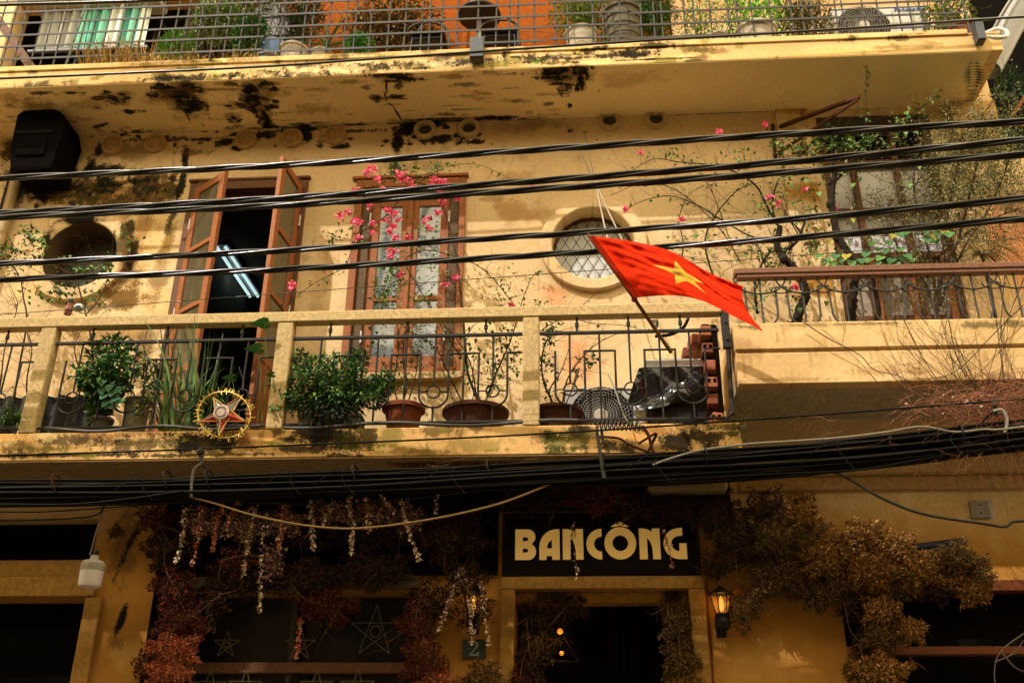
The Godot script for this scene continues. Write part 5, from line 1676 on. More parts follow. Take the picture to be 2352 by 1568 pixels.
func lower_balcony():
	rng.seed = 77
	var fy = 4.346
	var green = [Color(0.08, 0.20, 0.055), Color(0.05, 0.14, 0.045), Color(0.15, 0.26, 0.07), Color(0.03, 0.08, 0.03)]
	# corrugated sheets leaning behind the balustrade
	for k in 2:
		var x0 = A([-90, 96][k], 900, 0.5).x
		var x1 = A([62, 236][k], 900, 0.5).x
		var mb = MB.new()
		var n = 60
		for i in n:
			var xa = lerpf(x0, x1, float(i) / n); var xb = lerpf(x0, x1, float(i + 1) / n)
			var za = 0.50 + 0.028 * sin(xa * TAU / 0.15); var zb = 0.50 + 0.028 * sin(xb * TAU / 0.15)
			var nn = Vector3(-(zb - za), 0, xb - xa).normalized()
			mb.quad(Vector3(xa, fy, za), Vector3(xb, fy, zb), Vector3(xb, 4.775, zb - 0.02), Vector3(xa, 4.775, za - 0.02), nn)
			mb.quad(Vector3(xa, fy, za - 0.008), Vector3(xb, fy, zb - 0.008), Vector3(xb, 4.775, zb - 0.028), Vector3(xa, 4.775, za - 0.028), -nn)
			mb.quad(Vector3(xa, 4.775, za - 0.02), Vector3(xb, 4.775, zb - 0.02), Vector3(xb, 4.775, zb - 0.028), Vector3(xa, 4.775, za - 0.028), Vector3.UP)
		solo("corrugated_sheet", mb, mat(lin(0.085, 0.085, 0.08), 0.9, 0.0, true, 9.0, 1.2), ["dark grey corrugated sheet left of the leftmost concrete post", "dark grey corrugated sheet right of the leftmost post, behind the balustrade"][k], "sheet", "corrugated sheets leaning behind the balustrade")
	var c = A(310, 960, 0.5)
	var o = thing("plastic_tub", "pale greenish plastic tub behind the balustrade left of the tall grass", "tub", Vector3(c.x, fy, 0.5))
	var mb = MB.new()
	mb.lathe([Vector2(0.0, 0.0), Vector2(0.085, 0.0), Vector2(0.105, 0.36), Vector2(0.10, 0.36), Vector2(0.09, 0.3), Vector2(0.0, 0.3)], Vector3(c.x, fy, 0.5), 24)
	part("tub", mb, mat(lin(0.42, 0.42, 0.30), 0.6), o)
	mb = MB.new()
	mb.lathe([Vector2(0.103, 0.345), Vector2(0.112, 0.35), Vector2(0.112, 0.365), Vector2(0.10, 0.37)], Vector3(c.x, fy, 0.5), 24)
	part("rim", mb, M.offwhite, o)
	# leafy bush at left
	c = A(255, 838, 0.62)
	o = thing("basil_bush", "leafy green bush in front of the balustrade at left, above the corrugated sheet", "plant", Vector3(c.x, fy, c.z))
	var st = MB.new()
	var fo = MB.new()
	for i in 16:
		var d = Vector3(rng.randfn() * 0.45, 1.0, rng.randfn() * 0.25 + 0.15).normalized()
		var p = Vector3(c.x + rng.randf_range(-0.04, 0.04), 4.5, c.z)
		var pts = [p, p + d * 0.3, p + d * rng.randf_range(0.42, 0.64)]
		st.tube(pts, 0.005, 0.002, 4, false, false)
		along(fo, smooth(pts, 4), 70, 0.06, 0.075, 0.036, green, 0.25)
	bush(fo, c, Vector3(0.24, 0.27, 0.12), 650, 0.07, 0.034, green, 0.8, 0.1)
	part("stems", st, M.twig, o, "stuff")
	part("foliage", fo, M.leaf, o, "stuff")
	for q in [[245, 893], [236, 912], [262, 920], [250, 935], [228, 880], [270, 900], [255, 905], [240, 930], [225, 900], [275, 925]]:
		mb = MB.new()
		mb.col = jit(Color(0.035, 0.11, 0.045))
		var p = A(q[0] + 8, q[1] - 8, 0.76)
		mb.broad(p, Vector3(rng.randf_range(-0.6, 0.4), -0.6, 0.3).normalized(), Vector3(0, 0.6, 1).normalized(), 0.08, 0.075)
		part("leaf", mb, M.leaf, o)
	pot("stained old clay pot below the leafy bush at left", Vector3(c.x - 0.0, fy, 0.60), 0.085, 0.17, M.clay, 0.75)
	# tall grass
	c = A(425, 965, 0.6)
	o = thing("tall_grass_clump", "tall strap-leaved green grass clump before the open French door", "plant", Vector3(c.x, fy, 0.6))
	for i in 58:
		mb = MB.new()
		mb.col = jit([Color(0.14, 0.24, 0.08), Color(0.09, 0.19, 0.07), Color(0.22, 0.26, 0.09)][rng.randi() % 3])
		mb.blade(Vector3(c.x + rng.randf_range(-0.22, 0.18), fy + 0.06, rng.randf_range(0.50, 0.66)), Vector3(rng.randfn() * 0.22, 1, rng.randf_range(-0.05, 0.2)).normalized(), rng.randf_range(0.5, 1.05), rng.randf_range(0.02, 0.036), rng.randf_range(0.2, 1.9), 8)
		part("grass_blade", mb, M.leaf, o)
	var spec = [["spider_plant", "low arching spider plant right of the tall grass, behind the star lantern", 490, 900, 0.62, Vector3(0.20, 0.13, 0.12), 0],
		["ragged_weed", "ragged yellow-green weed between the pale tub and the tall grass", 355, 870, 0.6, Vector3(0.13, 0.20, 0.08), 260],
		["trailing_weed_plant", "trailing ivy-leaved weed at the pale tub's right side", 330, 935, 0.70, Vector3(0.10, 0.12, 0.05), 90],
		["palm_weed", "dark feathery weed at the foot of the leftmost post", 35, 945, 0.66, Vector3(0.16, 0.12, 0.08), 0]]
	for q in spec:
		c = A(q[2], q[3], q[4])
		o = thing(q[0], q[1], "plant", Vector3(c.x, fy, c.z))
		mb = MB.new()
		if q[6] == 0:
			for i in 70:
				mb.col = jit(green[rng.randi() % 3])
				mb.blade(c + Vector3(rng.randfn() * q[5].x * 0.3, -q[5].y, 0), Vector3(rng.randfn() * 0.8, 1, rng.randfn() * 0.4 + 0.2).normalized(), rng.randf_range(0.14, 0.34), 0.014, rng.randf_range(0.6, 2.6), 6)
		else:
			bush(mb, c, q[5], q[6], 0.05, 0.026, [Color(0.14, 0.16, 0.04), Color(0.08, 0.13, 0.035), Color(0.05, 0.11, 0.03), Color(0.2, 0.17, 0.05)], 0.5, 0.2)
		part("foliage", mb, M.leaf, o, "stuff")
	# taro leaves on long stalks
	for k in 4:
		var q = [[606, 742, 0.85, 0.115], [592, 800, 0.82, 0.115], [532, 867, 0.80, 0.085], [625, 860, 0.8, 0.06]][k]
		var p = A(q[0], q[1], q[2])
		o = thing("taro_plant", ["big heart-shaped taro leaf over the concrete rail beside the second post", "big taro leaf below the rail, on the dark doorway", "small taro leaf above the star lantern", "small curled taro leaf beside the second post's foot"][k], "plant", Vector3(p.x, fy, 0.7), "taro plants by the open door")
		mb = MB.new()
		mb.tube(smooth([Vector3(p.x + 0.02, fy, 0.66), Vector3(p.x + 0.03, lerpf(fy, p.y, 0.6), 0.74), p], 5), 0.005, 0.003, 5)
		part("stalk", mb, mat(lin(0.10, 0.16, 0.05), 0.6, 0.0, false), o)
		mb = MB.new()
		mb.col = Color(0.09, 0.25, 0.10)
		for i in 2:
			var s = 1.0 if i == 0 else -1.0
			var d = Vector3(-0.95, -0.15, 0.25).normalized()
			var side = Vector3(0.15, 0.5 * s, 0.75 * s).normalized()
			var ou = [Vector2(-0.35, 0.12), Vector2(-0.3, 0.4), Vector2(0.0, 0.5), Vector2(0.35, 0.38), Vector2(0.7, 0.16), Vector2(1.0, 0.0)]
			for j in 5:
				var a = p + (d * ou[j].x + side * ou[j].y) * q[3]
				var b = p + (d * ou[j + 1].x + side * ou[j + 1].y) * q[3]
				mb.tri(p, a, b, Vector3(0.1, 0.8, 0.4 * -s + 0.3).normalized())
		part("leaf", mb, M.leaf, o)
	# the big bushy plant and its planter
	c = A(757, 888, 0.68)
	o = thing("bushy_plant", "big dense dark green bushy plant overhanging the slab right of the second post", "plant", Vector3(c.x, fy, 0.62))
	st = MB.new()
	fo = MB.new()
	for i in 34:
		var d = Vector3(rng.randfn() * 0.75, rng.randf_range(0.1, 1.0), rng.randfn() * 0.3 + 0.2).normalized()
		var p = Vector3(c.x, 4.5, 0.62)
		var pts = [p, p + d * 0.2, p + d * rng.randf_range(0.34, 0.52) - Vector3(0, 0.04, 0)]
		st.tube(pts, 0.005, 0.002, 4, false, false)
		along(fo, smooth(pts, 4), 60, 0.05, 0.055, 0.022, green, 0.2)
	bush(fo, c, Vector3(0.35, 0.28, 0.15), 2300, 0.052, 0.022, green, 0.8, 0.15, 0.4)
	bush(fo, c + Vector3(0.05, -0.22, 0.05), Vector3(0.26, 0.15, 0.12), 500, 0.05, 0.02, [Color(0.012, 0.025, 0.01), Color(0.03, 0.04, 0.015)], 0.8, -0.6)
	for q in [[640, 880, 0.06, 160], [880, 880, 0.09, 220], [690, 830, 0.08, 160], [820, 830, 0.09, 200], [860, 905, 0.1, 240], [655, 915, 0.06, 90]]:
		bush(fo, A(q[0], q[1], 0.66), Vector3(q[2], q[2] * 1.2, 0.06), q[3], 0.055, 0.022, green, 0.9, 0.3)
	part("stems", st, M.twig, o, "stuff")
	part("foliage", fo, M.leaf, o, "stuff")
	var pl = thing("planter", "low grey-green planter box under the bushy plant", "planter", Vector3(c.x, fy, 0.6))
	part("box", boxmb(Vector3(c.x - 0.23, fy, 0.5), Vector3(c.x + 0.27, fy + 0.12, 0.69), 0.01), mat(lin(0.20, 0.20, 0.15), 0.8), pl)
	part("rim", boxmb(Vector3(c.x - 0.24, fy + 0.1205, 0.49), Vector3(c.x + 0.28, fy + 0.145, 0.70), 0.006), mat(lin(0.24, 0.24, 0.18), 0.8), pl)
	# pots
	pot("terracotta flower pot standing on the slab right of the bushy plant", Vector3(A(925, 970, 0.55).x, fy, 0.55), 0.155, 0.25, M.terra, 0.78, 0.03)
	pot("wide dark brown bowl pot in the middle of the lower balcony", Vector3(A(1091, 970, 0.52).x, fy, 0.50), 0.255, 0.22, mat(lin(0.10, 0.04, 0.025), 0.7, 0.0, true, 4.0), 0.72, 0.025)
	pot("dark brown pot just right of the third concrete post", Vector3(A(1275, 970, 0.52).x, fy, 0.5), 0.215, 0.20, mat(lin(0.09, 0.035, 0.022), 0.7, 0.0, true, 4.0), 0.75, 0.02)
	# air conditioner on the floor
	var a0 = A(1297, 960, 0.5); var a1 = A(1484, 890, 0.5)
	aircon("white outdoor air conditioner on the lower balcony floor, fan grille facing the street", Vector3(a0.x, fy + 0.02, 0.22), Vector3(a1.x, 4.735, 0.50), Vector3(A(1381, 959, 0.5).x, 4.515, 0.5), 0.245, false, "")
	mb = MB.new()
	mb.tube(path([[1308, 925], [1322, 870], [1330, 845]], 0.4, 4), 0.013, -1, 8)
	solo("pale_stick", mb, M.offwhite, "pale plastic stick standing behind the lower air conditioner at left", "stick")
	# foam box under a black plastic sheet
	o = thing("covered_box", "white foam box draped with a torn black plastic bag at the balcony's right end", "box", Vector3(A(1550, 960, 0.45).x, fy, 0.45))
	var b0 = A(1487, 960, 0.56); var b1 = A(1624, 812, 0.56)
	part("body", boxmb(Vector3(b0.x + 0.02, fy + 0.0, 0.22), Vector3(b1.x - 0.02, 4.88, 0.56), 0.02), M.black, o)
	part("lid", boxmb(Vector3(b0.x - 0.005, 4.883, 0.20), Vector3(b1.x + 0.005, 4.965, 0.58), 0.015), M.white, o)
	part("top_tray", boxmb(Vector3(b0.x + 0.08, 4.967, 0.24), Vector3(b1.x - 0.05, 5.005, 0.5), 0.01), mat(lin(0.42, 0.45, 0.43), 0.5), o)
	var bagm = mat(lin(0.010, 0.010, 0.011), 0.22, 0.0, false)
	mb = MB.new()
	var gw = 30
	var gh = 22
	var gg = []
	for j in gh + 1:
		var r = []
		for i in gw + 1:
			var u = float(i) / gw
			var v = float(j) / gh
			var x = lerpf(b0.x - 0.05 - 0.10 * v * (1.0 - u), b1.x + 0.02, u)
			var y = lerpf(4.885, lerpf(4.60, 4.5, u) - 0.05 * sin(u * 7.0), v)
			var z = 0.585 + 0.03 * sin(u * 7.0 + v * 5.0) * v + 0.010 * sin(u * 15.0 - v * 9.0) + 0.006 * absf(sin(u * 21.0 + v * 17.0 + sin(v * 9.0)))
			r.append(Vector3(x, y, z))
		gg.append(r)
	mb.grid(gg)
	part("plastic_bag", mb, bagm, o)
	# bricks stacked up against the end of the slab
	o = thing("brick_stack", "rough stack of hollow orange bricks at the right end of the lower balcony", "bricks", Vector3(A(1630, 960, 0.55).x, fy, 0.52))
	var old = mat(lin(0.22, 0.075, 0.04), 0.95, 0.0, true, 5.0)
	var bx0 = A(1622, 860, 0.6).x
	for i in 6:
		var y = 4.40 + i * 0.148 + rng.randf_range(-0.01, 0.01)
		for s in 3:
			var bxm = MB.new()
			var p = Vector3(bx0 + 0.04 * (1.0 - i / 6.0) + rng.randf_range(-0.012, 0.012) - 0.045 * s, y + 0.03 * (s % 2), 0.63 - 0.20 * s)
			bxm.box(p, Vector3(0.085, 0.088, 0.18), Basis.from_euler(Vector3(rng.randf_range(-0.06, 0.06), rng.randf_range(-0.25, 0.25), rng.randf_range(-0.08, 0.08))), 0.006)
			part("brick", bxm, [M.brick, old, M.brick][(i + s) % 3], o)
			for hq in [-0.022, 0.022]:
				bxm = MB.new()
				bxm.box(p + Vector3(hq, 0.012, 0.089), Vector3(0.024, 0.03, 0.01), Basis(), 0.002)
				if s == 0 and i % 2 == 0: part("brick_hole", bxm, M.void, o)
		mb = MB.new()
		mb.box(Vector3(bx0 + 0.02, y + 0.074, 0.46), Vector3(0.07, 0.05, 0.36), Basis(Vector3.UP, rng.randf_range(-0.1, 0.1)), 0.008)
		part("gap_filler", mb, mat(lin(0.05, 0.04, 0.03), 0.95, 0.0, true, 5.0), o)  # dark blocks added for the dark gaps between bricks
	mb = MB.new()
	mb.bx(Vector3(bx0 + 0.06, fy, 0.25), Vector3(bx0 + 0.12, 5.26, 0.60), 0.01)
	part("backing", mb, mat(lin(0.045, 0.035, 0.025), 0.95, 0.0, true, 5.0), o)
	mb = MB.new()
	mb.bar(Vector3(A(1592, 800, 0.45).x, fy, 0.46), Vector3(A(1603, 720, 0.45).x, 5.28, 0.42), 0.05, 0.05)
	solo("wall_stub", mb, M.rail, "narrow ochre plaster strip at the left side of the brick stack", "strip")
	mb = MB.new()
	mb.tube(path([[1505, 772], [1540, 768], [1570, 752], [1582, 728]], 0.6, 5), 0.014, -1, 8)
	solo("black_hose", mb, M.black, "short curved black hose under the concrete rail left of the brick stack", "hose")
	# weeds sprouting at the slab corner
	mb = MB.new()
	bush(mb, A(1700, 992, 0.72), Vector3(0.10, 0.08, 0.05), 120, 0.03, 0.014, [Color(0.2, 0.18, 0.06), Color(0.12, 0.12, 0.04)], 0.7, 0.2)
	mb.col = Color(0.22, 0.17, 0.08)
	for i in 8: twigs(mb, A(1690, 1000, 0.72), Vector3(rng.randfn() * 0.7 + 0.4, 0.8, 0.2).normalized(), 0.2, 0.002, 1)
	solo("corner_weed", mb, M.dry, "dry weed sprouting from the right corner of the lower slab", "weed", "", "stuff")
	star_lantern()
	# red glass bottle and metal ball on the thin wire
	o = thing("red_insulator", "red glass bottle-shaped insulator on the thin wire below the left round window", "insulator", A(155, 722, 0.9))
	c = A(154, 722, 0.9)
	mb = MB.new()
	mb.lathe([Vector2(0.0, 0.0), Vector2(0.028, 0.0), Vector2(0.034, 0.04), Vector2(0.028, 0.075), Vector2(0.016, 0.09), Vector2(0.016, 0.105)], c, 16)
	part("body", mb, mat(lin(0.16, 0.035, 0.02), 0.2, 0.0, false), o)
	mb = MB.new()
	mb.lathe([Vector2(0.018, 0.106), Vector2(0.022, 0.115), Vector2(0.022, 0.14), Vector2(0.0, 0.15)], c, 16)
	part("cap", mb, M.steel, o)
	mb = MB.new()
	var sp = []
	for i in 13: sp.append(Vector2(sin(PI * i / 12.0) * 0.042, -cos(PI * i / 12.0) * 0.036))
	mb.lathe(sp, A(181, 706, 0.9), 20)
	solo("metal_ball", mb, mat(lin(0.4, 0.4, 0.42), 0.25, 0.8, false), "small shiny metal ball on the thin wire beside the red insulator", "ball")

func star_lantern():
	var o = thing("star_lantern", "red and silver star lantern ringed with gold tinsel, hung before the balustrade", "lantern", A(515, 1010, 0.86))
	var tips = [[492, 915], [553, 914], [562, 968], [504, 1003], [457, 971]]
	var P = []
	for t in tips: P.append(A(t[0], t[1], 0.86))
	var cc = A(512, 952, 0.86)
	var inner = []
	for i in 5:
		var a = P[i]; var b = P[(i + 1) % 5]
		inner.append(cc + ((a + b) * 0.5 - cc) * 0.47)
	var front = cc + Vector3(0, 0, 0.05)
	var silver = mat(lin(0.42, 0.42, 0.44), 0.25, 0.3, false)
	var red = mat(lin(0.55, 0.05, 0.02), 0.35, 0.0, false)
	for i in 5:
		for s in 2:
			var mb = MB.new()
			var q = inner[i] if s == 0 else inner[(i + 4) % 5]
			var nn = (q - P[i]).cross(front - P[i]).normalized()
			if nn.z < 0: nn = -nn
			mb.tri(P[i], q, front, nn)
			mb.tri(P[i], q, cc - Vector3(0, 0, 0.05), nn * Vector3(1, 1, -1))
			part("paper_panel", mb, red if (i == 2 and s == 0) or (i == 3 and s == 1) or (i == 4 and s == 1) or (i == 2 and s == 1) else silver, o)
	for i in 5:
		var mb = MB.new()
		mb.tube([P[i] + Vector3(0, 0, 0.004), P[(i + 2) % 5] + Vector3(0, 0, 0.03)], 0.0055, -1, 5)
		part("bamboo_strip", mb, mat(lin(0.62, 0.22, 0.08), 0.6, 0.0, false) if i in [2, 4] else mat(lin(0.66, 0.48, 0.20), 0.6, 0.0, false), o)
	var mb = MB.new()
	var bs = Basis(Vector3(1, 0, 0), Vector3(0, 0, 1), Vector3(0, -1, 0))
	mb.lathe([Vector2(0.062, 0.052), Vector2(0.055, 0.058), Vector2(0.0, 0.06)], cc, 28, bs)
	part("medallion", mb, mat(lin(0.62, 0.50, 0.50), 0.4, 0.2, false), o)
	mb = MB.new()
	mb.ring(cc + Vector3(0, 0, 0.061), 0.04, 0.003, Basis(), 24, 4)
	part("medallion_ring", mb, mat(lin(0.10, 0.03, 0.03), 0.5, 0.0, false), o)
	mb = MB.new()
	var pts = []
	for i in 40:
		var a = TAU * i / 40
		pts.append(A(514 + cos(a) * 60 + sin(a) * 6, 952 + sin(a) * 53 - cos(a) * 4, 0.86))
	mb.tube(pts, 0.0042, -1, 5, true)
	part("hoop", mb, M.gold, o)
	mb = MB.new()
	for i in 220:
		var f = rng.randf() * 40.0
		var k = int(f) % 40
		var p = pts[k].lerp(pts[(k + 1) % 40], f - int(f))
		var t = (pts[(k + 1) % 40] - pts[k]).normalized()
		var d = rdir()
		d = (d - t * d.dot(t)).normalized()
		var s = t * 0.0017
		var e = p + d * rng.randf_range(0.02, 0.048) + t * rng.randf_range(-0.01, 0.01)
		mb.quad(p - s, p + s, e + s, e - s, t.cross(d).normalized())
	part("tinsel", mb, M.gold, o, "stuff")
	mb = MB.new()
	mb.tube([A(556, 900, 0.86), A(560, 880, 0.8), A(548, 842, 0.73)], 0.002, -1, 4)
	mb.tube([P[0], A(478, 912, 0.86)], 0.002, -1, 4)
	part("string", mb, M.steel, o)

const PINKS := [Color(0.85, 0.16, 0.28), Color(0.78, 0.12, 0.24), Color(0.90, 0.28, 0.38), Color(0.70, 0.09, 0.2)]
const VGREEN := [Color(0.10, 0.17, 0.03), Color(0.06, 0.13, 0.03), Color(0.15, 0.21, 0.05), Color(0.045, 0.095, 0.025)]

func blossom(parent, p: Vector3, r: float):
	var mb = MB.new()
	var n = int(clampf(r * 700.0, 12, 60))
	for i in n:
		mb.col = jit(PINKS[rng.randi() % 4], 0.2)
		var q = p + rdir() * Vector3(r, r * 0.9, r * 0.6) * pow(rng.randf(), 0.5)
		mb.leaf(q, (rdir() + Vector3(0, 0.1, 0.4)).normalized(), (Vector3(0, 0.3, 1) + rdir() * 0.6).normalized(), 0.034, 0.028, 0.3)
	part("flower_cluster", mb, M.leaf, parent)

func vine_plant(called, label, cat, at, stems, m, flowers, fz, leafy, lsize = 0.042):
	# stems: [list of readings, z, r0, r1, leaves]; leafy: clumps [px, py, rx, ry, n]
	var o = thing(called, label, cat, at)
	var fo = MB.new()
	for s in stems:
		var pts = path(s[0], s[1], 5)
		var mb = MB.new()
		if s[2] > 0.03:
			mb.rj = 0.34
			pts = path(s[0], s[1], 9)
		mb.tube(pts, s[2], s[3], 6 if s[2] < 0.03 else 12, false, false)
		part("stem", mb, m, o)
		if s[4] > 0: along(fo, pts, s[4], 0.05, lsize, lsize * 0.62, VGREEN)
		if s.size() > 5:
			var tw = MB.new()
			for k in s[5]:
				var f = rng.randi_range(1, pts.size() - 2)
				twigs(tw, pts[f], (rdir() + Vector3(0, 0.5, 0.1)).normalized(), rng.randf_range(0.12, 0.4), s[3] * 0.8, 1, 0.35)
			part("twigs", tw, m, o, "stuff")
	for l in leafy:
		for i in l[4]:
			var p = A(l[0] + rng.randfn() * l[2] * 0.5, l[1] + rng.randfn() * l[3] * 0.5, fz + rng.randf_range(-0.08, 0.08))
			fo.col = jit(VGREEN[rng.randi() % 4])
			fo.leaf(p, (rdir() + Vector3(0, -0.35, 0.2)).normalized(), (Vector3(0, 1, 0.7) + rdir() * 0.5).normalized(), lsize * rng.randf_range(0.7, 1.3), lsize * 0.66)
	if fo.v.size() > 0:
		part("foliage", fo, M.leaf, o, "stuff")
	for f in flowers: blossom(o, A(f[0], f[1], fz + 0.03), f[2] / 270.0)
	return o

func vines():
	rng.seed = 99
	var fy = 4.35
	var fl = [[845, 398, 12], [856, 385, 11], [868, 412, 9], [920, 403, 17], [936, 418, 10], [1000, 415, 16], [1012, 432, 15], [1020, 420, 9], [817, 440, 13], [1052, 456, 10], [1015, 460, 9], [783, 495, 11], [800, 487, 7], [812, 509, 8], [826, 511, 6], [857, 516, 7], [856, 534, 6], [825, 547, 8], [850, 472, 8], [889, 484, 9], [905, 492, 10], [886, 506, 8], [913, 506, 8], [901, 520, 8], [898, 533, 9], [909, 546, 12], [939, 547, 9], [902, 578, 12], [896, 590, 8], [918, 631, 8], [746, 615, 6], [1007, 490, 10], [986, 503, 6], [986, 524, 7], [672, 656, 11], [1023, 656, 8], [1044, 640, 7], [1175, 702, 6], [974, 509, 5], [880, 436, 7], [950, 432, 8]]
	var stems = [
		[[[1095, 985], [1100, 930], [1075, 860], [1068, 790], [1062, 712], [1050, 600], [1032, 520], [1008, 455], [975, 425], [955, 418]], 0.52, 0.013, 0.006, 30, 10],
		[[[975, 425], [930, 445], [900, 480], [880, 500], [850, 520], [818, 545], [798, 600], [780, 620], [740, 640], [700, 665], [660, 700], [630, 720]], 0.56, 0.006, 0.002, 60, 14],
		[[[1060, 820], [1020, 760], [950, 640], [930, 600], [955, 580], [990, 575], [1050, 590], [1105, 615], [1150, 660], [1185, 705]], 0.58, 0.006, 0.004, 20, 8],
		[[[960, 420], [1000, 395], [1040, 380], [1080, 376], [1120, 385], [1170, 410]], 0.55, 0.004, 0.0015, 26, 6],
		[[[955, 418], [930, 395], [905, 372], [895, 362]], 0.54, 0.004, 0.0015, 30, 5],
		[[[1090, 980], [1040, 880], [1000, 800], [940, 760], [900, 720], [870, 640]], 0.5, 0.008, 0.002, 36, 12],
		[[[1095, 980], [1130, 880], [1165, 800], [1180, 760], [1200, 690], [1220, 640], [1235, 625]], 0.55, 0.008, 0.002, 40, 12],
		[[[1100, 980], [1085, 850], [1050, 780], [1010, 740], [960, 720]], 0.6, 0.007, 0.002, 20, 10],
		[[[1060, 640], [1110, 680], [1150, 690], [1190, 680]], 0.55, 0.003, 0.001, 14, 4],
		[[[1100, 960], [1125, 900], [1140, 850], [1130, 790]], 0.55, 0.006, 0.002, 30, 8],
		[[[1080, 975], [1045, 930], [1025, 870], [1000, 820]], 0.6, 0.006, 0.002, 14, 8]]
	var clumps = [[905, 625, 50, 45, 80], [890, 660, 45, 30, 70], [880, 700, 35, 40, 60], [900, 600, 30, 40, 40], [930, 560, 40, 40, 30], [980, 530, 30, 40, 25], [970, 680, 40, 30, 35], [895, 730, 28, 20, 35], [1010, 620, 40, 60, 30], [770, 545, 25, 25, 30], [820, 545, 30, 30, 25], [900, 385, 25, 22, 30], [985, 385, 40, 14, 26], [960, 400, 50, 20, 30], [880, 420, 40, 25, 25],
		[1165, 800, 35, 50, 60], [1140, 770, 40, 40, 40], [1090, 830, 60, 60, 50], [1130, 860, 40, 40, 40], [1070, 760, 30, 40, 24], [985, 780, 40, 50, 30], [945, 830, 40, 40, 26], [1140, 690, 40, 30, 24], [1160, 640, 40, 40, 16], [1180, 830, 20, 40, 25], [870, 790, 30, 50, 20], [1080, 780, 30, 20, 16]]
	vine_plant("bougainvillea", "pink flowering bougainvillea climbing before the closed French window", "bougainvillea", Vector3(A(1095, 980, 0.52).x, fy, 0.52), stems, M.twig, fl, 0.56, clumps)
	# thorny climber at the far left
	stems = [
		[[[20, 990], [40, 860], [60, 740], [52, 680], [45, 640], [20, 600], [-20, 580]], 0.5, 0.010, 0.003, 26, 18],
		[[[200, 960], [215, 860], [205, 760], [190, 700], [170, 640], [120, 610], [60, 600], [20, 625]], 0.55, 0.010, 0.003, 30, 16],
		[[[100, 600], [70, 585], [35, 575], [0, 570]], 0.5, 0.004, 0.002, 30, 8],
		[[[190, 720], [150, 700], [110, 640], [60, 610], [20, 590]], 0.6, 0.005, 0.002, 20, 10],
		[[[200, 720], [230, 680], [245, 640], [240, 600], [255, 590]], 0.55, 0.005, 0.002, 26, 8],
		[[[-20, 1000], [0, 880], [10, 800], [35, 720], [40, 690]], 0.5, 0.008, 0.003, 0, 26],
		[[[70, 980], [60, 880], [72, 800], [50, 740]], 0.45, 0.008, 0.003, 0, 24],
		[[[160, 980], [185, 880], [170, 800], [190, 750]], 0.5, 0.008, 0.003, 0, 20],
		[[[320, 960], [335, 860], [330, 790], [345, 740]], 0.5, 0.007, 0.002, 0, 16],
		[[[240, 960], [280, 860], [285, 800], [270, 750]], 0.45, 0.007, 0.002, 0, 14]]
	clumps = [[75, 545, 30, 22, 50], [60, 535, 20, 14, 20], [10, 575, 30, 25, 40], [95, 570, 22, 25, 30], [10, 615, 30, 30, 30], [190, 620, 26, 20, 40], [240, 610, 30, 16, 26], [145, 665, 26, 20, 34], [100, 680, 40, 20, 20], [215, 680, 30, 30, 30], [150, 590, 14, 10, 6], [285, 545, 16, 30, 16]]
	vine_plant("climber", "thorny bare-stemmed climber with sparse green leaves before the left round window", "climbing plant", Vector3(A(100, 980, 0.5).x, fy, 0.5), stems, M.twig, [], 0.55, clumps, 0.05)
	# climber in the pot right of the third post
	stems = [
		[[[1285, 955], [1250, 880], [1245, 820], [1262, 770], [1285, 765]], 0.5, 0.010, 0.003, 44, 16],
		[[[1290, 955], [1300, 880], [1330, 830], [1370, 790], [1420, 765]], 0.5, 0.007, 0.003, 6, 6],
		[[[1280, 955], [1262, 900], [1290, 850], [1310, 790]], 0.55, 0.008, 0.002, 16, 12],
		[[[1290, 950], [1320, 880], [1330, 850]], 0.55, 0.006, 0.002, 10, 6],
		[[[1240, 760], [1300, 730], [1360, 742], [1440, 748], [1500, 765]], 0.6, 0.004, 0.002, 8, 8],
		[[[1340, 700], [1380, 665], [1420, 650], [1440, 630]], 0.5, 0.003, 0.001, 2, 6]]
	clumps = [[1265, 775, 25, 25, 40], [1255, 830, 22, 40, 30], [1355, 830, 24, 16, 30], [1270, 750, 20, 12, 14], [1245, 700, 50, 20, 20]]
	vine_plant("climber", "scrambling climber in the dark pot beside the third concrete post, below the right round window", "climbing plant", Vector3(A(1285, 960, 0.5).x, fy, 0.5), stems, M.twig, [], 0.55, clumps, 0.045)
	# stick-like plants in the terracotta pot
	stems = [[[[925, 925], [935, 880], [925, 830], [930, 760]], 0.55, 0.008, 0.004, 10, 6], [[[935, 930], [955, 860], [960, 800]], 0.55, 0.006, 0.003, 10, 4], [[[915, 930], [905, 880], [915, 800], [912, 740]], 0.55, 0.006, 0.003, 6, 3]]
	vine_plant("potted_shrub", "bare upright stems growing from the terracotta flower pot", "plant", Vector3(A(925, 960, 0.55).x, fy + 0.2, 0.55), stems, M.twig, [], 0.55, [[935, 830, 25, 30, 20], [890, 850, 26, 40, 30]], 0.04)

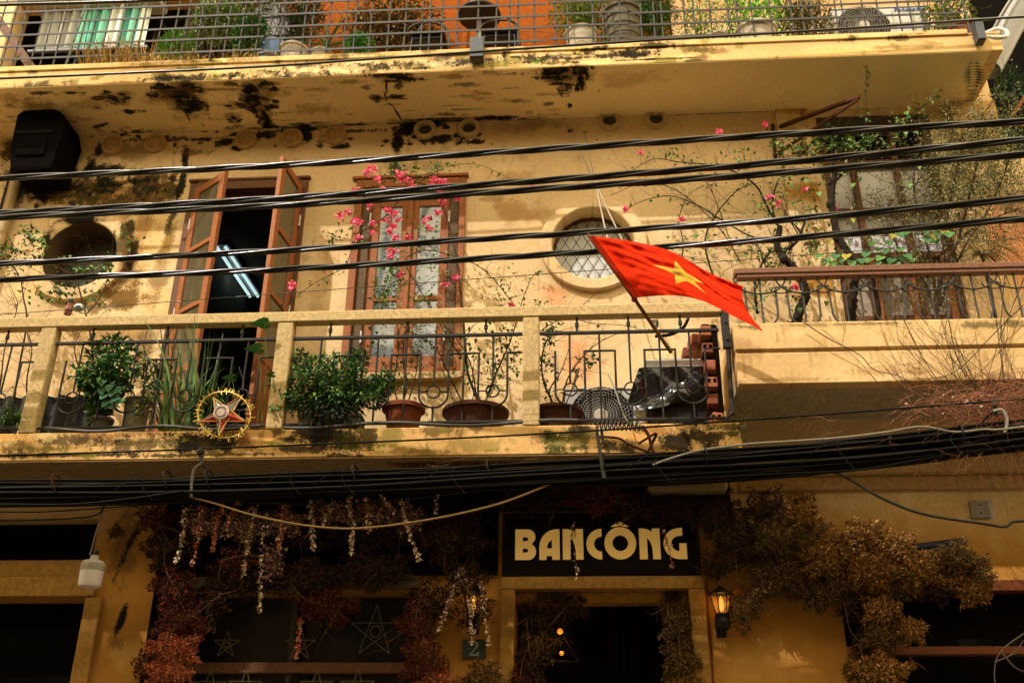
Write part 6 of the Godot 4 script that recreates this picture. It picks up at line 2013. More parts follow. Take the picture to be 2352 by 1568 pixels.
func right_balcony():
	rng.seed = 123
	var z = 0.73
	# railing with hanging arcs
	var o = thing("arc_railing", "wrought railing of hanging arcs under a brown handrail on the right-hand balcony", "railing", Vector3(2.6, 5.16, z))
	var hm = MB.new()
	hm.bx(Vector3(1.30, 5.62, z - 0.05), Vector3(7.0, 5.675, z + 0.05), 0.008)
	hm.bx(Vector3(1.32, 5.59, z - 0.035), Vector3(7.0, 5.619, z + 0.04), 0.004)
	part("handrail", hm, mat(lin(0.22, 0.10, 0.055), 0.55, 0.0, true, 3.0), o)
	var p = 0.335
	var cm = M.steel
	var vb = MB.new()
	vb.tube([Vector3(0, 5.155, 0), Vector3(0, 5.59, 0)], 0.0085, -1, 6)
	var vm = vb.mesh(Vector3.ZERO)
	var ab = MB.new()
	var pts = []
	for i in 15:
		var a = PI + PI * i / 14.0
		pts.append(Vector3(cos(a) * p * 0.62, 5.60 + sin(a) * 0.15, 0.012))
	ab.tube(pts, 0.008, -1, 6)
	var am = ab.mesh(Vector3.ZERO)
	var ub = MB.new()
	pts = [Vector3(-p * 0.37, 5.515, 0)]
	for i in 13:
		var a = PI + PI * i / 12.0
		pts.append(Vector3(cos(a) * p * 0.36, 5.28 + sin(a) * 0.12, 0))
	pts.append(Vector3(p * 0.37, 5.515, 0))
	ub.tube(pts, 0.0085, -1, 6)
	var um = ub.mesh(Vector3.ZERO)
	var lb = MB.new()
	lb.tube([Vector3(p * 0.37, 5.515, 0), Vector3(p * 0.63, 5.515, 0)], 0.007, -1, 6)
	var lm = lb.mesh(Vector3.ZERO)
	var sb = MB.new()
	pts = []
	for i in 9:
		var a = PI + PI * i / 8.0
		pts.append(Vector3(p * 0.5 + cos(a) * p * 0.28, 5.505 + sin(a) * 0.05, 0.006))
	sb.tube(pts, 0.006, -1, 6)
	var sm = sb.mesh(Vector3.ZERO)
	for i in 14:
		var x = 1.50 + p * i
		shared("baluster", vm, cm, o, Vector3(x, 0, z))
		shared("arc", am, cm, o, Vector3(x, 0, z))
		shared("scroll", um, cm, o, Vector3(x, 0, z))
		shared("link", lm, cm, o, Vector3(x, 0, z))
		shared("small_arc", sm, cm, o, Vector3(x, 0, z))
	# the tall window with paper panes
	var mb = MB.new()
	for x in [2.36, 3.35]:
		mb.bx(Vector3(x, 4.78, -0.16), Vector3(x + 0.07, 7.76, -0.03), 0.005)
	mb.bx(Vector3(2.431, 7.66, -0.16), Vector3(3.349, 7.76, -0.03), 0.005)
	for y in [7.25, 6.72, 6.24, 5.60, 5.0]:
		mb.bx(Vector3(2.431, y - 0.03, -0.15), Vector3(3.349, y + 0.03, -0.05), 0.004)
	for x in [2.66, 3.06]:
		mb.bx(Vector3(x - 0.025, 5.631, -0.145), Vector3(x + 0.025, 6.209, -0.045), 0.004)
		mb.bx(Vector3(x - 0.025, 6.271, -0.145), Vector3(x + 0.025, 6.689, -0.045), 0.004)
		mb.bx(Vector3(x - 0.025, 6.751, -0.145), Vector3(x + 0.025, 7.219, -0.045), 0.004)
		mb.bx(Vector3(x - 0.025, 7.281, -0.145), Vector3(x + 0.025, 7.659, -0.045), 0.004)
		mb.bx(Vector3(x - 0.025, 5.031, -0.145), Vector3(x + 0.025, 5.569, -0.045), 0.004)
	var w = part("tall_window", mb, M.wood_dark, house, "", "tall brown window with rows of pale papered panes behind the right-hand trees")
	var k = 0
	for r in [[7.27, 7.68, M.dark], [6.74, 7.23, mat(lin(0.60, 0.59, 0.57), 0.6, 0.0, false)], [6.26, 6.70, mat(lin(0.60, 0.59, 0.58), 0.6, 0.0, false)], [5.63, 6.22, mat(lin(0.34, 0.28, 0.20), 0.5, 0.0, false)], [5.02, 5.58, M.wood_dark]]:
		for c in [[2.43, 2.64], [2.68, 3.04], [3.08, 3.35]]:
			part("pane" if k < 12 else "panel", boxmb(Vector3(c[0], r[0], -0.125), Vector3(c[1], r[1], -0.115), 0.0), r[2], w)
			k += 1
	for x in [2.68, 3.0, 3.32]:
		mb = MB.new()
		mb.bx(Vector3(x - 0.04, 4.78, -0.044), Vector3(x + 0.02, 6.20, -0.005), 0.004)
		part("lower_stile", mb, M.wood, w)
	# rusty awning arm above it
	o = thing("awning_arm", "rusty angle-iron awning arm projecting over the right-hand window", "bracket", A(1780, 350, 0.05))
	mb = MB.new()
	var a0 = A(1792, 291, 0.03); var a1 = A(1975, 222, 0.62); var a2 = A(1778, 358, 0.03)
	mb.bar(a0, a1, 0.035, 0.03)
	part("top_bar", mb, M.rust, o)
	mb = MB.new()
	mb.bar(a2, a1 + Vector3(-0.02, -0.03, 0), 0.026, 0.022)
	part("brace", mb, M.rust, o)
	mb = MB.new()
	mb.bar(A(1775, 285, 0.02), A(1782, 362, 0.02), 0.03, 0.02)
	part("wall_plate", mb, M.rust, o)
	# first tree: gnarled bougainvillea trunk at the balcony's left
	var fy = 4.77
	var fl = [[1652, 303, 7], [1757, 287, 8], [1472, 351, 6], [1437, 480, 7], [1567, 505, 6], [1768, 450, 7], [1788, 467, 7], [1849, 437, 7], [1917, 482, 6], [1826, 660, 8], [1222, 426, 6]]
	var stems = [
		[[[1828, 745], [1840, 705], [1852, 672], [1830, 625], [1800, 590], [1786, 565], [1790, 535], [1792, 520]], 0.45, 0.040, 0.022, 0],
		[[[1792, 525], [1760, 470], [1740, 430], [1700, 400], [1640, 380], [1560, 372], [1500, 365], [1440, 400]], 0.42, 0.012, 0.002, 26, 26],
		[[[1792, 525], [1775, 480], [1782, 430], [1800, 380], [1790, 330], [1760, 295]], 0.40, 0.010, 0.002, 36, 20],
		[[[1800, 580], [1830, 555], [1842, 530], [1850, 505]], 0.45, 0.018, 0.008, 10, 8],
		[[[1786, 560], [1720, 540], [1650, 500], [1600, 470], [1540, 450], [1480, 460], [1440, 480]], 0.40, 0.008, 0.002, 18, 26],
		[[[1640, 640], [1620, 560], [1640, 500], [1690, 440], [1730, 420]], 0.38, 0.010, 0.003, 26, 16],
		[[[1560, 620], [1570, 560], [1560, 500], [1590, 440], [1650, 420]], 0.38, 0.006, 0.002, 10, 14],
		[[[1740, 720], [1735, 650], [1760, 590], [1790, 570]], 0.42, 0.012, 0.006, 20, 8],
		[[[1835, 640], [1800, 630], [1760, 600], [1740, 560]], 0.42, 0.010, 0.003, 26, 8],
		[[[1700, 600], [1650, 520], [1560, 440], [1480, 420], [1400, 450]], 0.36, 0.006, 0.002, 8, 20],
		[[[1680, 560], [1640, 450], [1600, 390], [1530, 345]], 0.36, 0.005, 0.0015, 16, 16]]
	var clumps = [[1840, 330, 60, 25, 70], [1800, 330, 50, 20, 40], [1880, 380, 40, 50, 60], [1800, 420, 40, 50, 60], [1760, 480, 40, 40, 40], [1850, 470, 30, 60, 50], [1780, 600, 40, 40, 45], [1710, 570, 50, 40, 40], [1640, 560, 60, 40, 30], [1620, 400, 60, 40, 30], [1700, 360, 50, 30, 26], [1530, 355, 40, 14, 18], [1740, 640, 40, 50, 24], [1820, 690, 20, 40, 14], [1870, 560, 30, 60, 40], [1570, 560, 40, 30, 18], [1880, 610, 40, 40, 40]]
	o = vine_plant("gnarled_tree", "gnarled bare-limbed bougainvillea tree behind the brown handrail, right of the flag", "tree", Vector3(A(1828, 745, 0.45).x, fy, 0.45), stems, M.bark, fl, 0.42, clumps, 0.045)
	# second tree: thick straight trunk before the window
	stems = [
		[[[1955, 750], [1960, 680], [1965, 620], [1945, 575], [1925, 540], [1914, 495], [1912, 440], [1918, 400], [1914, 350], [1912, 310]], 0.5, 0.036, 0.019, 0],
		[[[1918, 415], [1945, 390], [1970, 360], [1990, 330], [2010, 310]], 0.5, 0.018, 0.006, 30, 10],
		[[[1912, 330], [1880, 320], [1850, 345], [1830, 370]], 0.48, 0.010, 0.003, 30, 8],
		[[[1990, 320], [2040, 300], [2080, 270], [2120, 245], [2150, 220], [2165, 200]], 0.55, 0.006, 0.0015, 50, 5],
		[[[1985, 345], [1990, 280], [1990, 200], [1993, 150], [1995, 110]], 0.62, 0.005, 0.0015, 44, 2],
		[[[1912, 320], [1920, 300], [1900, 290]], 0.5, 0.012, 0.006, 20, 6],
		[[[1968, 370], [1965, 430], [1962, 500], [1958, 560]], 0.48, 0.005, 0.003, 16, 2],
		[[[2005, 640], [2020, 720], [2000, 750]], 0.5, 0.02, 0.02, 0]]
	clumps = [[1930, 325, 60, 20, 80], [1970, 340, 50, 22, 60], [1900, 345, 40, 24, 40], [1960, 380, 30, 40, 14], [2060, 310, 50, 24, 30], [1870, 350, 30, 30, 24], [1940, 590, 30, 30, 20]]
	o = vine_plant("thick_tree", "thick knobbly trunked tree standing straight before the papered window", "tree", Vector3(A(1955, 750, 0.5).x, fy, 0.5), stems, M.bark, [], 0.5, clumps, 0.052)
	for q in [[1915, 418], [1912, 470], [1926, 545], [1804, 594]]:
		mb = MB.new()
		var sp = []
		for i in 9: sp.append(Vector2(sin(PI * i / 8.0) * 0.036, -cos(PI * i / 8.0) * 0.05))
		mb.lathe(sp, A(q[0] - 4, q[1], 0.497), 9)
		part("knot", mb, M.bark, o)
	# ivy with large leaves over the handrail
	o = thing("ivy", "large-leaved green ivy spilling over the brown handrail below the papered panes", "ivy", Vector3(A(2010, 620, 0.55).x, fy, 0.55))
	mb = MB.new()
	mb.tube(path([[1905, 610], [1960, 600], [2020, 590], [2060, 560], [2080, 535], [2130, 530], [2170, 540]], 0.56, 5), 0.004, 0.002, 5)
	mb.tube(path([[2020, 620], [2022, 580], [2050, 540]], 0.56, 5), 0.004, 0.002, 5)
	mb.tube(path([[2060, 620], [2090, 580], [2150, 545], [2180, 535]], 0.56, 5), 0.004, 0.002, 5)
	part("stems", mb, M.twig, o, "stuff")
	var lv = [[1915, 590], [1930, 600], [1925, 615], [1950, 605], [1940, 590], [1960, 615], [1975, 600], [1985, 585], [1995, 600], [2010, 610], [2020, 595], [2030, 612], [2045, 600], [2050, 610], [2060, 597], [2035, 560], [2050, 545], [2060, 540], [2075, 535], [2090, 530], [2105, 528], [2120, 535], [2135, 545], [2150, 540], [2165, 537], [2175, 540], [2140, 555], [2125, 550], [2035, 580], [2015, 575], [2000, 560], [1990, 620], [2040, 625], [1905, 605], [1890, 600], [1900, 625], [1880, 590], [2075, 590], [2090, 600], [2065, 575]]
	for q in lv:
		mb = MB.new()
		mb.col = jit([Color(0.04, 0.125, 0.035), Color(0.07, 0.16, 0.04), Color(0.03, 0.09, 0.025)][rng.randi() % 3])
		if rng.randf() < 0.04: mb.col = Color(0.25, 0.21, 0.03)
		mb.broad(A(q[0] + 6, q[1] - 6, 0.60 + rng.randf() * 0.1), Vector3(rng.randf_range(-0.7, 0.3), -0.7, 0.35).normalized(), (Vector3(0, 0.7, 0.7) + rdir() * 0.3).normalized(), rng.randf_range(0.065, 0.095), 0.08, 0.10)
		part("leaf", mb, M.leaf, o)
	for q in [[1855, 420], [1860, 500], [1830, 640], [1880, 450], [1960, 430], [1955, 510], [1990, 300], [2000, 330], [2080, 310], [2100, 310], [2082, 265], [1900, 700], [1840, 715], [1770, 640], [1750, 690], [1880, 545], [2110, 388], [2090, 430], [1910, 560], [1925, 630]]:
		mb = MB.new()
		mb.col = jit(Color(0.10, 0.19, 0.05)) if rng.randf() < 0.8 else Color(0.24, 0.21, 0.03)
		mb.broad(A(q[0], q[1] - 8, 0.55), Vector3(rng.randf_range(-0.5, 0.5), -0.8, 0.3).normalized(), (Vector3(0, 0.5, 0.9) + rdir() * 0.5).normalized(), 0.062, 0.045, 0.2)
		part("leaf", mb, M.leaf, o)
	# small-leaved shrub filling the far right
	o = thing("small_leaved_tree", "dense grey-green small-leaved tree at the right edge of the balcony", "tree", Vector3(A(2200, 740, 0.5).x, fy, 0.5))
	var st = MB.new()
	var fo = MB.new()
	var cols = [Color(0.19, 0.20, 0.08), Color(0.13, 0.15, 0.055), Color(0.27, 0.26, 0.12), Color(0.075, 0.09, 0.03)]
	var root = A(2150, 740, 0.5)
	for q in [[[2150, 740], [2160, 640], [2200, 560], [2260, 500], [2300, 420], [2330, 330]], [[2155, 740], [2140, 600], [2110, 500], [2100, 420], [2110, 340]], [[2160, 700], [2200, 600], [2250, 520], [2340, 480]], [[2150, 740], [2170, 600], [2180, 480], [2200, 380], [2210, 300]], [[2200, 560], [2230, 440], [2250, 340], [2240, 290]], [[2150, 720], [2120, 640], [2060, 560], [2040, 480]]]:
		var limb = path(q, 0.45, 5)
		st.tube(limb, 0.014, 0.004, 6, false, false)
		for i in 22:
			var f = rng.randi_range(5, limb.size() - 1)
			var ends = []
			var tw = MB.new()
			twigs(st, limb[f], (rdir() + Vector3(0.1, 0.7, 0.1)).normalized(), rng.randf_range(0.2, 0.5), 0.004, 1, 0.3, 0.0, ends)
			for e in ends:
				bush(fo, e[0], Vector3(0.07, 0.07, 0.05), 16, 0.026, 0.013, cols, 0.7, 0.3, 0.6)
	for q in [[2200, 350, 110, 60, 900], [2290, 330, 80, 60, 900], [2150, 390, 50, 60, 320], [2210, 440, 110, 50, 1000], [2310, 430, 70, 70, 800], [2075, 430, 25, 50, 70], [2150, 500, 60, 50, 190], [2290, 290, 60, 30, 260], [2240, 530, 60, 40, 160], [2140, 640, 40, 60, 160], [2300, 570, 60, 30, 140], [2130, 690, 50, 30, 120], [2110, 590, 40, 40, 70], [2190, 690, 40, 30, 80]]:
		for i in int(q[4] * 1.5):
			var pz = 0.45 + rng.randfn() * 0.10
			var pp = A(q[0] + rng.randfn() * q[2] * 0.58, q[1] + rng.randfn() * q[3] * 0.55, pz)
			fo.col = jit(cols[rng.randi() % 4])
			fo.leaf(pp, (rdir() + Vector3(0, 0.3, 0.2)).normalized(), (Vector3(0, 1, 0.6) + rdir() * 0.7).normalized(), 0.026, 0.013)
	for q in [[2237, 255], [2275, 258], [2240, 270], [2280, 272], [2232, 265]]:
		bush(fo, A(q[0], q[1], 0.5), Vector3(0.025, 0.05, 0.02), 30, 0.02, 0.012, [Color(0.35, 0.34, 0.28), Color(0.2, 0.2, 0.12)], 0.7, 0.3)
	part("branches", st, M.twig, o, "stuff")
	part("foliage", fo, M.leaf, o, "stuff")
	# drooping palm-like plant at far right
	o = thing("ponytail_plant", "drooping thin-bladed plant hanging behind the railing at far right", "plant", Vector3(A(2255, 740, 0.55).x, fy, 0.55))
	mb = MB.new()
	for i in 36:
		mb.col = jit(Color(0.16, 0.12, 0.05))
		mb.blade(A(2256, 585, 0.5), Vector3(rng.randfn() * 0.8, 0.6, rng.randfn() * 0.3).normalized(), rng.randf_range(0.35, 0.6), 0.010, rng.randf_range(2.5, 5.0), 8)
	part("foliage", mb, M.dry, o, "stuff")
	mb = MB.new()
	mb.tube([Vector3(A(2256, 585, 0.5).x, fy, 0.5), A(2256, 585, 0.5)], 0.02, 0.012, 6)
	part("trunk", mb, M.bark, o)
	# dead vine mass on the parapet's lower edge
	o = thing("dead_vine", "tangled mass of reddish dead vine twigs hanging under the right-hand parapet", "dead vine", A(2220, 1000, 0.85))
	mb = MB.new()
	for i in 330:
		var px = 2352 - absf(rng.randfn()) * 130.0 + 30
		var py = 935 + rng.randfn() * 34.0 - (2352 - px) * 0.02
		if px < 2070: py = 985 + rng.randfn() * 12
		twigs(mb, A(px, py, 0.86 + rng.randf_range(-0.05, 0.12)), Vector3(rng.randfn() - 0.5, rng.randfn() * 0.6 - 0.15, rng.randfn() * 0.35).normalized(), rng.randf_range(0.1, 0.32), 0.0028, 1, 0.5, 0.06)
	for i in 60:
		twigs(mb, A(rng.randf_range(2120, 2352), rng.randf_range(985, 1010), 0.95), Vector3(rng.randfn() * 0.6 - 0.1, -0.9, 0.1).normalized(), rng.randf_range(0.15, 0.5), 0.0026, 1, 0.5, 0.05)
	part("twigs", mb, M.twig_red, o, "stuff")
	mb = MB.new()
	for i in 26:
		var px = rng.randf_range(2060, 2360)
		twigs(mb, A(px, 900 + rng.randf() * 60, 0.86), Vector3(rng.randfn() * 0.45 - 0.25, 1.0, 0.02).normalized(), rng.randf_range(0.4, 1.1), 0.0032, 2, 0.22, -0.01)
	for q in [[[2352, 640], [2320, 720], [2290, 800], [2260, 900]], [[2270, 610], [2285, 700], [2300, 820], [2310, 900], [2320, 960]], [[2310, 620], [2300, 760], [2310, 900]], [[2180, 735], [2200, 820], [2250, 900]], [[1840, 735], [1900, 775], [1975, 815], [2010, 850], [2070, 865], [2130, 910], [2200, 980]], [[2075, 730], [2120, 820], [2160, 880], [2210, 940]], [[2352, 700], [2290, 760], [2200, 850], [2130, 870]]]:
		mb.tube(path(q, 0.86, 5), 0.0045, 0.002, 5, false, false)
	part("long_stems", mb, M.twig, o, "stuff")
	mb = MB.new()
	for i in 24:
		mb.col = jit([Color(0.30, 0.10, 0.10), Color(0.4, 0.25, 0.16), Color(0.5, 0.4, 0.3)][rng.randi() % 3])
		mb.leaf(A(2190 + rng.randfn() * 60, 925 + rng.randfn() * 30, 0.96), rdir(), Vector3(0, 0, 1), 0.03, 0.025)
	part("dead_leaves", mb, M.dry, o, "stuff")
	# the neighbour's dark flank beyond the corner, its gutter, palm and rusty ladder
	o = thing("dark_annex", "annex wall coloured near-black as if shaded, beyond the right corner of the upper balcony", "building", Vector3(6.0, 0, -2.5))
	part("wall", boxmb(Vector3(4.8, 0.0, -3.4), Vector3(9.0, 12.0, -2.4), 0.0), M.void, o)  # shade put into the near-black colour; sun reaches this wall
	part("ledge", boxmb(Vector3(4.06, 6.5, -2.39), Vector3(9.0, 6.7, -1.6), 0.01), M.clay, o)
	o = thing("metal_duct", "curved grey sheet-metal duct at the top right corner", "duct", A(2320, 60, -0.2))
	mb = MB.new()
	mb.tube(path([[2400, -60], [2352, 10], [2320, 60], [2290, 120], [2270, 160]], -0.3, 6), 0.16, 0.13, 20)
	part("duct", mb, mat(lin(0.22, 0.22, 0.21), 0.45, 0.3, true, 3.0), o)
	mb = MB.new()
	mb.tube(path([[2352, -40], [2318, 10], [2285, 68], [2262, 115]], -0.12, 6), 0.012, -1, 8)
	part("seam", mb, M.steel, o)
	o = thing("palm_plant", "dark green palm fronds beyond the right end of the upper slab", "plant", A(2300, 230, -0.3))
	for i in 9:
		mb = MB.new()
		var a = rng.randf_range(-0.6, 1.2)
		var bp = A(2285, 215, -0.2)
		var pts2 = []
		for s in 8:
			var t = s / 7.0
			pts2.append(bp + Vector3(cos(a) * t * 0.45, sin(a) * t * 0.28 + t * (1.0 - t) * 0.25, 0.2 * t * rng.randfn() * 0.2))
		mb.col = Color(0.03, 0.07, 0.035)
		mb.tube(pts2, 0.004, 0.002, 4, false, false)
		for s in 34:
			var f = rng.randf() * 6.9
			var kk = int(f)
			mb.col = jit(Color(0.035, 0.09, 0.045))
			mb.blade(pts2[kk].lerp(pts2[kk + 1], f - kk), Vector3(cos(a) + rng.randfn() * 0.5, rng.randfn() * 0.7, 0.4).normalized(), 0.16, 0.012, 0.7, 3)
		part("frond", mb, M.leaf, o)
	o = thing("rusty_ladder", "rusty red ladder rail leaning at the right edge above the parapet", "ladder", A(2340, 260, 0.1))
	for q in [[[2300, 275], [2375, 180]], [[2325, 290], [2400, 195]]]:
		mb = MB.new()
		mb.bar(A(q[0][0] + 20, q[0][1], 0.1), A(q[1][0] + 10, q[1][1], 0.1), 0.035, 0.03)
		part("rail", mb, mat(lin(0.20, 0.06, 0.025), 0.8, 0.0, true, 4.0), o)
	o = thing("fern", "single fern frond hanging before the soffit at the right end of the upper slab", "fern", A(2235, 225, 0.6))
	mb = MB.new()
	var fp = path([[2232, 230], [2236, 190], [2236, 160], [2238, 128]], 0.62, 5)
	mb.tube(fp, 0.003, 0.001, 4, false, false)
	part("stalk", mb, M.twig, o)
	mb = MB.new()
	for i in fp.size():
		var t = float(i) / fp.size()
		var l = 0.10 * sin(clampf((t - 0.05) * 1.15, 0.0, 1.0) * PI) + 0.012
		for s in [-1.0, 1.0]:
			for k2 in 2:
				mb.col = jit(Color(0.02, 0.06, 0.03).lerp(Color(0.15, 0.17, 0.05), clampf((t - 0.6) * 3.0, 0, 1)))
				mb.leaf(fp[i] + Vector3(0, 0.011 * k2, 0), Vector3(s, -0.15, 0.1).normalized(), Vector3(0, 1, 0.4).normalized(), l, 0.016, 0.1)
	part("leaflets", mb, M.leaf, o, "stuff")

func arc_pts(out, cx, cy, rx, ry, a0, a1, n):
	for i in n + 1:
		var a = deg_to_rad(lerpf(a0, a1, float(i) / n))
		out.push_back(Vector2(cx + cos(a) * rx, cy + sin(a) * ry))

func letter_shapes(ch) -> Array:
	# outlines in units of which a capital is 355 high
	var p = PackedVector2Array()
	if ch == "B":
		p.push_back(Vector2(0, 0))
		arc_pts(p, 155, 95, 93, 95, -90, 62, 12)
		arc_pts(p, 150, 267, 90, 88, -58, 90, 12)
		p.append_array([Vector2(0, 355), Vector2(0, 240.4), Vector2(90, 240.4), Vector2(90, 266)])
		arc_pts(p, 130, 241, 26, 25, 90, -90, 8)
		p.append_array([Vector2(90, 216), Vector2(90, 239.6), Vector2(0, 239.6), Vector2(0, 108.4), Vector2(90, 108.4), Vector2(90, 133)])
		arc_pts(p, 130, 108, 26, 25, 90, -90, 8)
		p.append_array([Vector2(90, 83), Vector2(90, 107.6), Vector2(0, 107.6)])
		return [p]
	if ch == "A":
		p.append_array([Vector2(0, 0), Vector2(85, 0), Vector2(85, 45), Vector2(119.7, 45), Vector2(119.7, 130), Vector2(90, 130), Vector2(95, 168), Vector2(112, 203), Vector2(150, 238), Vector2(150, 130), Vector2(120.3, 130), Vector2(120.3, 45), Vector2(152, 45), Vector2(152, 0), Vector2(243, 0), Vector2(241, 355)])
		arc_pts(p, 212, 145, 212, 210, 90, 180, 14)
		return [p]
	if ch == "N":
		p.append_array([Vector2(0, 0), Vector2(92, 0), Vector2(92, 245), Vector2(112, 230), Vector2(132, 196), Vector2(147, 150), Vector2(154, 100), Vector2(154, 0), Vector2(245, 0), Vector2(243, 355), Vector2(155, 355), Vector2(152, 310), Vector2(125, 334), Vector2(92, 348), Vector2(55, 355), Vector2(0, 355)])
		return [p]
	if ch == "C" or ch == "G":
		arc_pts(p, 183, 178, 183, 178, 90, 270, 28)
		arc_pts(p, 183, 178, 92, 90, 270, 90, 20)
		if ch == "C": return [p]
		return [p, PackedVector2Array([Vector2(183.2, 268), Vector2(225, 275), Vector2(225, 362), Vector2(183.2, 356)]), PackedVector2Array([Vector2(183.2, 0), Vector2(268, 0), Vector2(268, 180), Vector2(183.2, 180)])]
	# the round letter with its roof-shaped accent
	arc_pts(p, 187, 187, 187, 187, 90, 270, 28)
	arc_pts(p, 187, 187, 93, 93, 270, 90, 20)
	var q = PackedVector2Array()
	arc_pts(q, 187, 187, 187, 187, -90, 90, 28)
	arc_pts(q, 187, 187, 93, 93, 90, -90, 20)
	return [p, q, PackedVector2Array([Vector2(82, 382), Vector2(145, 384), Vector2(187, 400), Vector2(229, 384), Vector2(292, 382), Vector2(210, 432), Vector2(164, 432)])]

func dried(called, label, spots, l, w, per, m = null, cat = "dried foliage"):
	# spots: [px, py, rx, ry, z, density, palette]
	var pal = {"dusty": [Color(0.34, 0.20, 0.14), Color(0.22, 0.10, 0.07), Color(0.42, 0.28, 0.2), Color(0.10, 0.045, 0.03)], "gold": [Color(0.40, 0.20, 0.045), Color(0.27, 0.13, 0.03), Color(0.48, 0.27, 0.08), Color(0.15, 0.085, 0.022)], "olive": [Color(0.12, 0.085, 0.026), Color(0.20, 0.125, 0.036), Color(0.06, 0.042, 0.016), Color(0.15, 0.08, 0.028)],
		"dark": [Color(0.05, 0.022, 0.012), Color(0.035, 0.018, 0.01), Color(0.075, 0.035, 0.015), Color(0.02, 0.012, 0.008)], "red": [Color(0.13, 0.03, 0.014), Color(0.08, 0.02, 0.012), Color(0.20, 0.05, 0.022), Color(0.035, 0.014, 0.01)], "coral": [Color(0.52, 0.15, 0.075), Color(0.40, 0.11, 0.05), Color(0.60, 0.22, 0.11), Color(0.25, 0.07, 0.035)]}  # coral set brighter to stand for sunlight on those leaves
	var fo = MB.new()
	var st = MB.new()
	var c0 = A(spots[0][0], spots[0][1], spots[0][4])
	var o = thing(called, label, cat, c0)
	for s in spots:
		var cols = pal[s[6]]
		var n = int(s[2] * s[3] * s[5] * 0.165)
		for i in n:
			var a = rng.randf() * TAU
			var rr = pow(rng.randf(), 0.6)
			var lump = 0.82 + 0.18 * sin(a * 5.0 + s[0]) + 0.1 * sin(a * 11.0 + s[1])
			var zz = s[4] + (1.0 - rr * rr) * minf(s[2], s[3]) / 277.0 * 0.7 * rng.randf()
			var p = A(s[0] + cos(a) * rr * s[2] * lump, s[1] + sin(a) * rr * s[3] * lump, zz)
			var d = (rdir() + Vector3(cos(a) * 0.5, -sin(a) * 0.4 + 0.1, 0.4)).normalized()
			if i % per == 0:
				st.tube([p - d * 0.06, p + d * 0.03], 0.0015, 0.001, 3, false, false)
			fo.col = jit(cols[rng.randi() % 4], 0.3)
			fo.leaf(p, d, (rdir() + Vector3(0, 0.6, 0.6)).normalized(), l * rng.randf_range(0.35, 1.3), w * rng.randf_range(0.5, 1.2))
	for q in mini(spots.size(), 9):
		var s0 = spots[q % spots.size()]
		var s1 = spots[(q + 1) % spots.size()]
		var pa = A(s0[0] + rng.randf_range(-0.6, 0.6) * s0[2], s0[1] + rng.randf_range(-0.5, 0.5) * s0[3], s0[4] + 0.1)
		var d0 = Vector3(rng.randfn() * 0.8, -0.7, 0.25).normalized()
		twigs(st, pa, d0, rng.randf_range(0.15, 0.32), 0.0025, 1, 0.4, 0.05)
		if absf(s0[0] - s1[0]) + absf(s0[1] - s1[1]) < 160:
			var pb = A(s1[0], s1[1], s1[4] + 0.12)
			st.tube(smooth([pa, pa.lerp(pb, 0.5) + rdir() * 0.06, pb], 5), 0.004, 0.002, 5, false, false)
	part("foliage", fo, M.dry if m == null else m, o, "stuff")
	part("stalks", st, M.twig_pale, o, "stuff")
	return o

func garland(label, x0, y0, x1, y1, z, n, tone, l = 0.05):
	var o = thing("dried_garland", label, "garland", A(x0, y0, z), "dried leaf garlands over the shop front")
	var pts = path([[x0, y0], [lerpf(x0, x1, 0.5) + rng.randf_range(-5, 5), lerpf(y0, y1, 0.5)], [x1, y1]], z, 6)
	var mb = MB.new()
	mb.tube(pts, 0.003, 0.0015, 4, false, false)
	part("string", mb, M.twig, o)
	mb = MB.new()
	var cols = {"pale": [Color(0.58, 0.44, 0.30), Color(0.42, 0.28, 0.18), Color(0.72, 0.58, 0.43), Color(0.20, 0.11, 0.07)], "red": [Color(0.42, 0.10, 0.055), Color(0.30, 0.07, 0.035), Color(0.5, 0.2, 0.12), Color(0.45, 0.33, 0.22)]}[tone]
	for i in n:
		var f = rng.randf() * (pts.size() - 1.001)
		var k = int(f)
		var wd = 0.026 * (1.0 - 0.6 * f / pts.size()) * (0.6 + 0.5 * sin(f * 2.1 + x0))
		var p = pts[k].lerp(pts[k + 1], f - k) + rdir() * wd
		mb.col = jit(cols[rng.randi() % 4])
		mb.broad(p, (rdir() + Vector3(0, -0.6, 0.3)).normalized(), (Vector3(0, 0.6, 0.8) + rdir() * 0.7).normalized(), l * rng.randf_range(0.45, 1.15), l * rng.randf_range(0.4, 0.75), 0.2)
	part("leaves", mb, M.dry, o, "stuff")

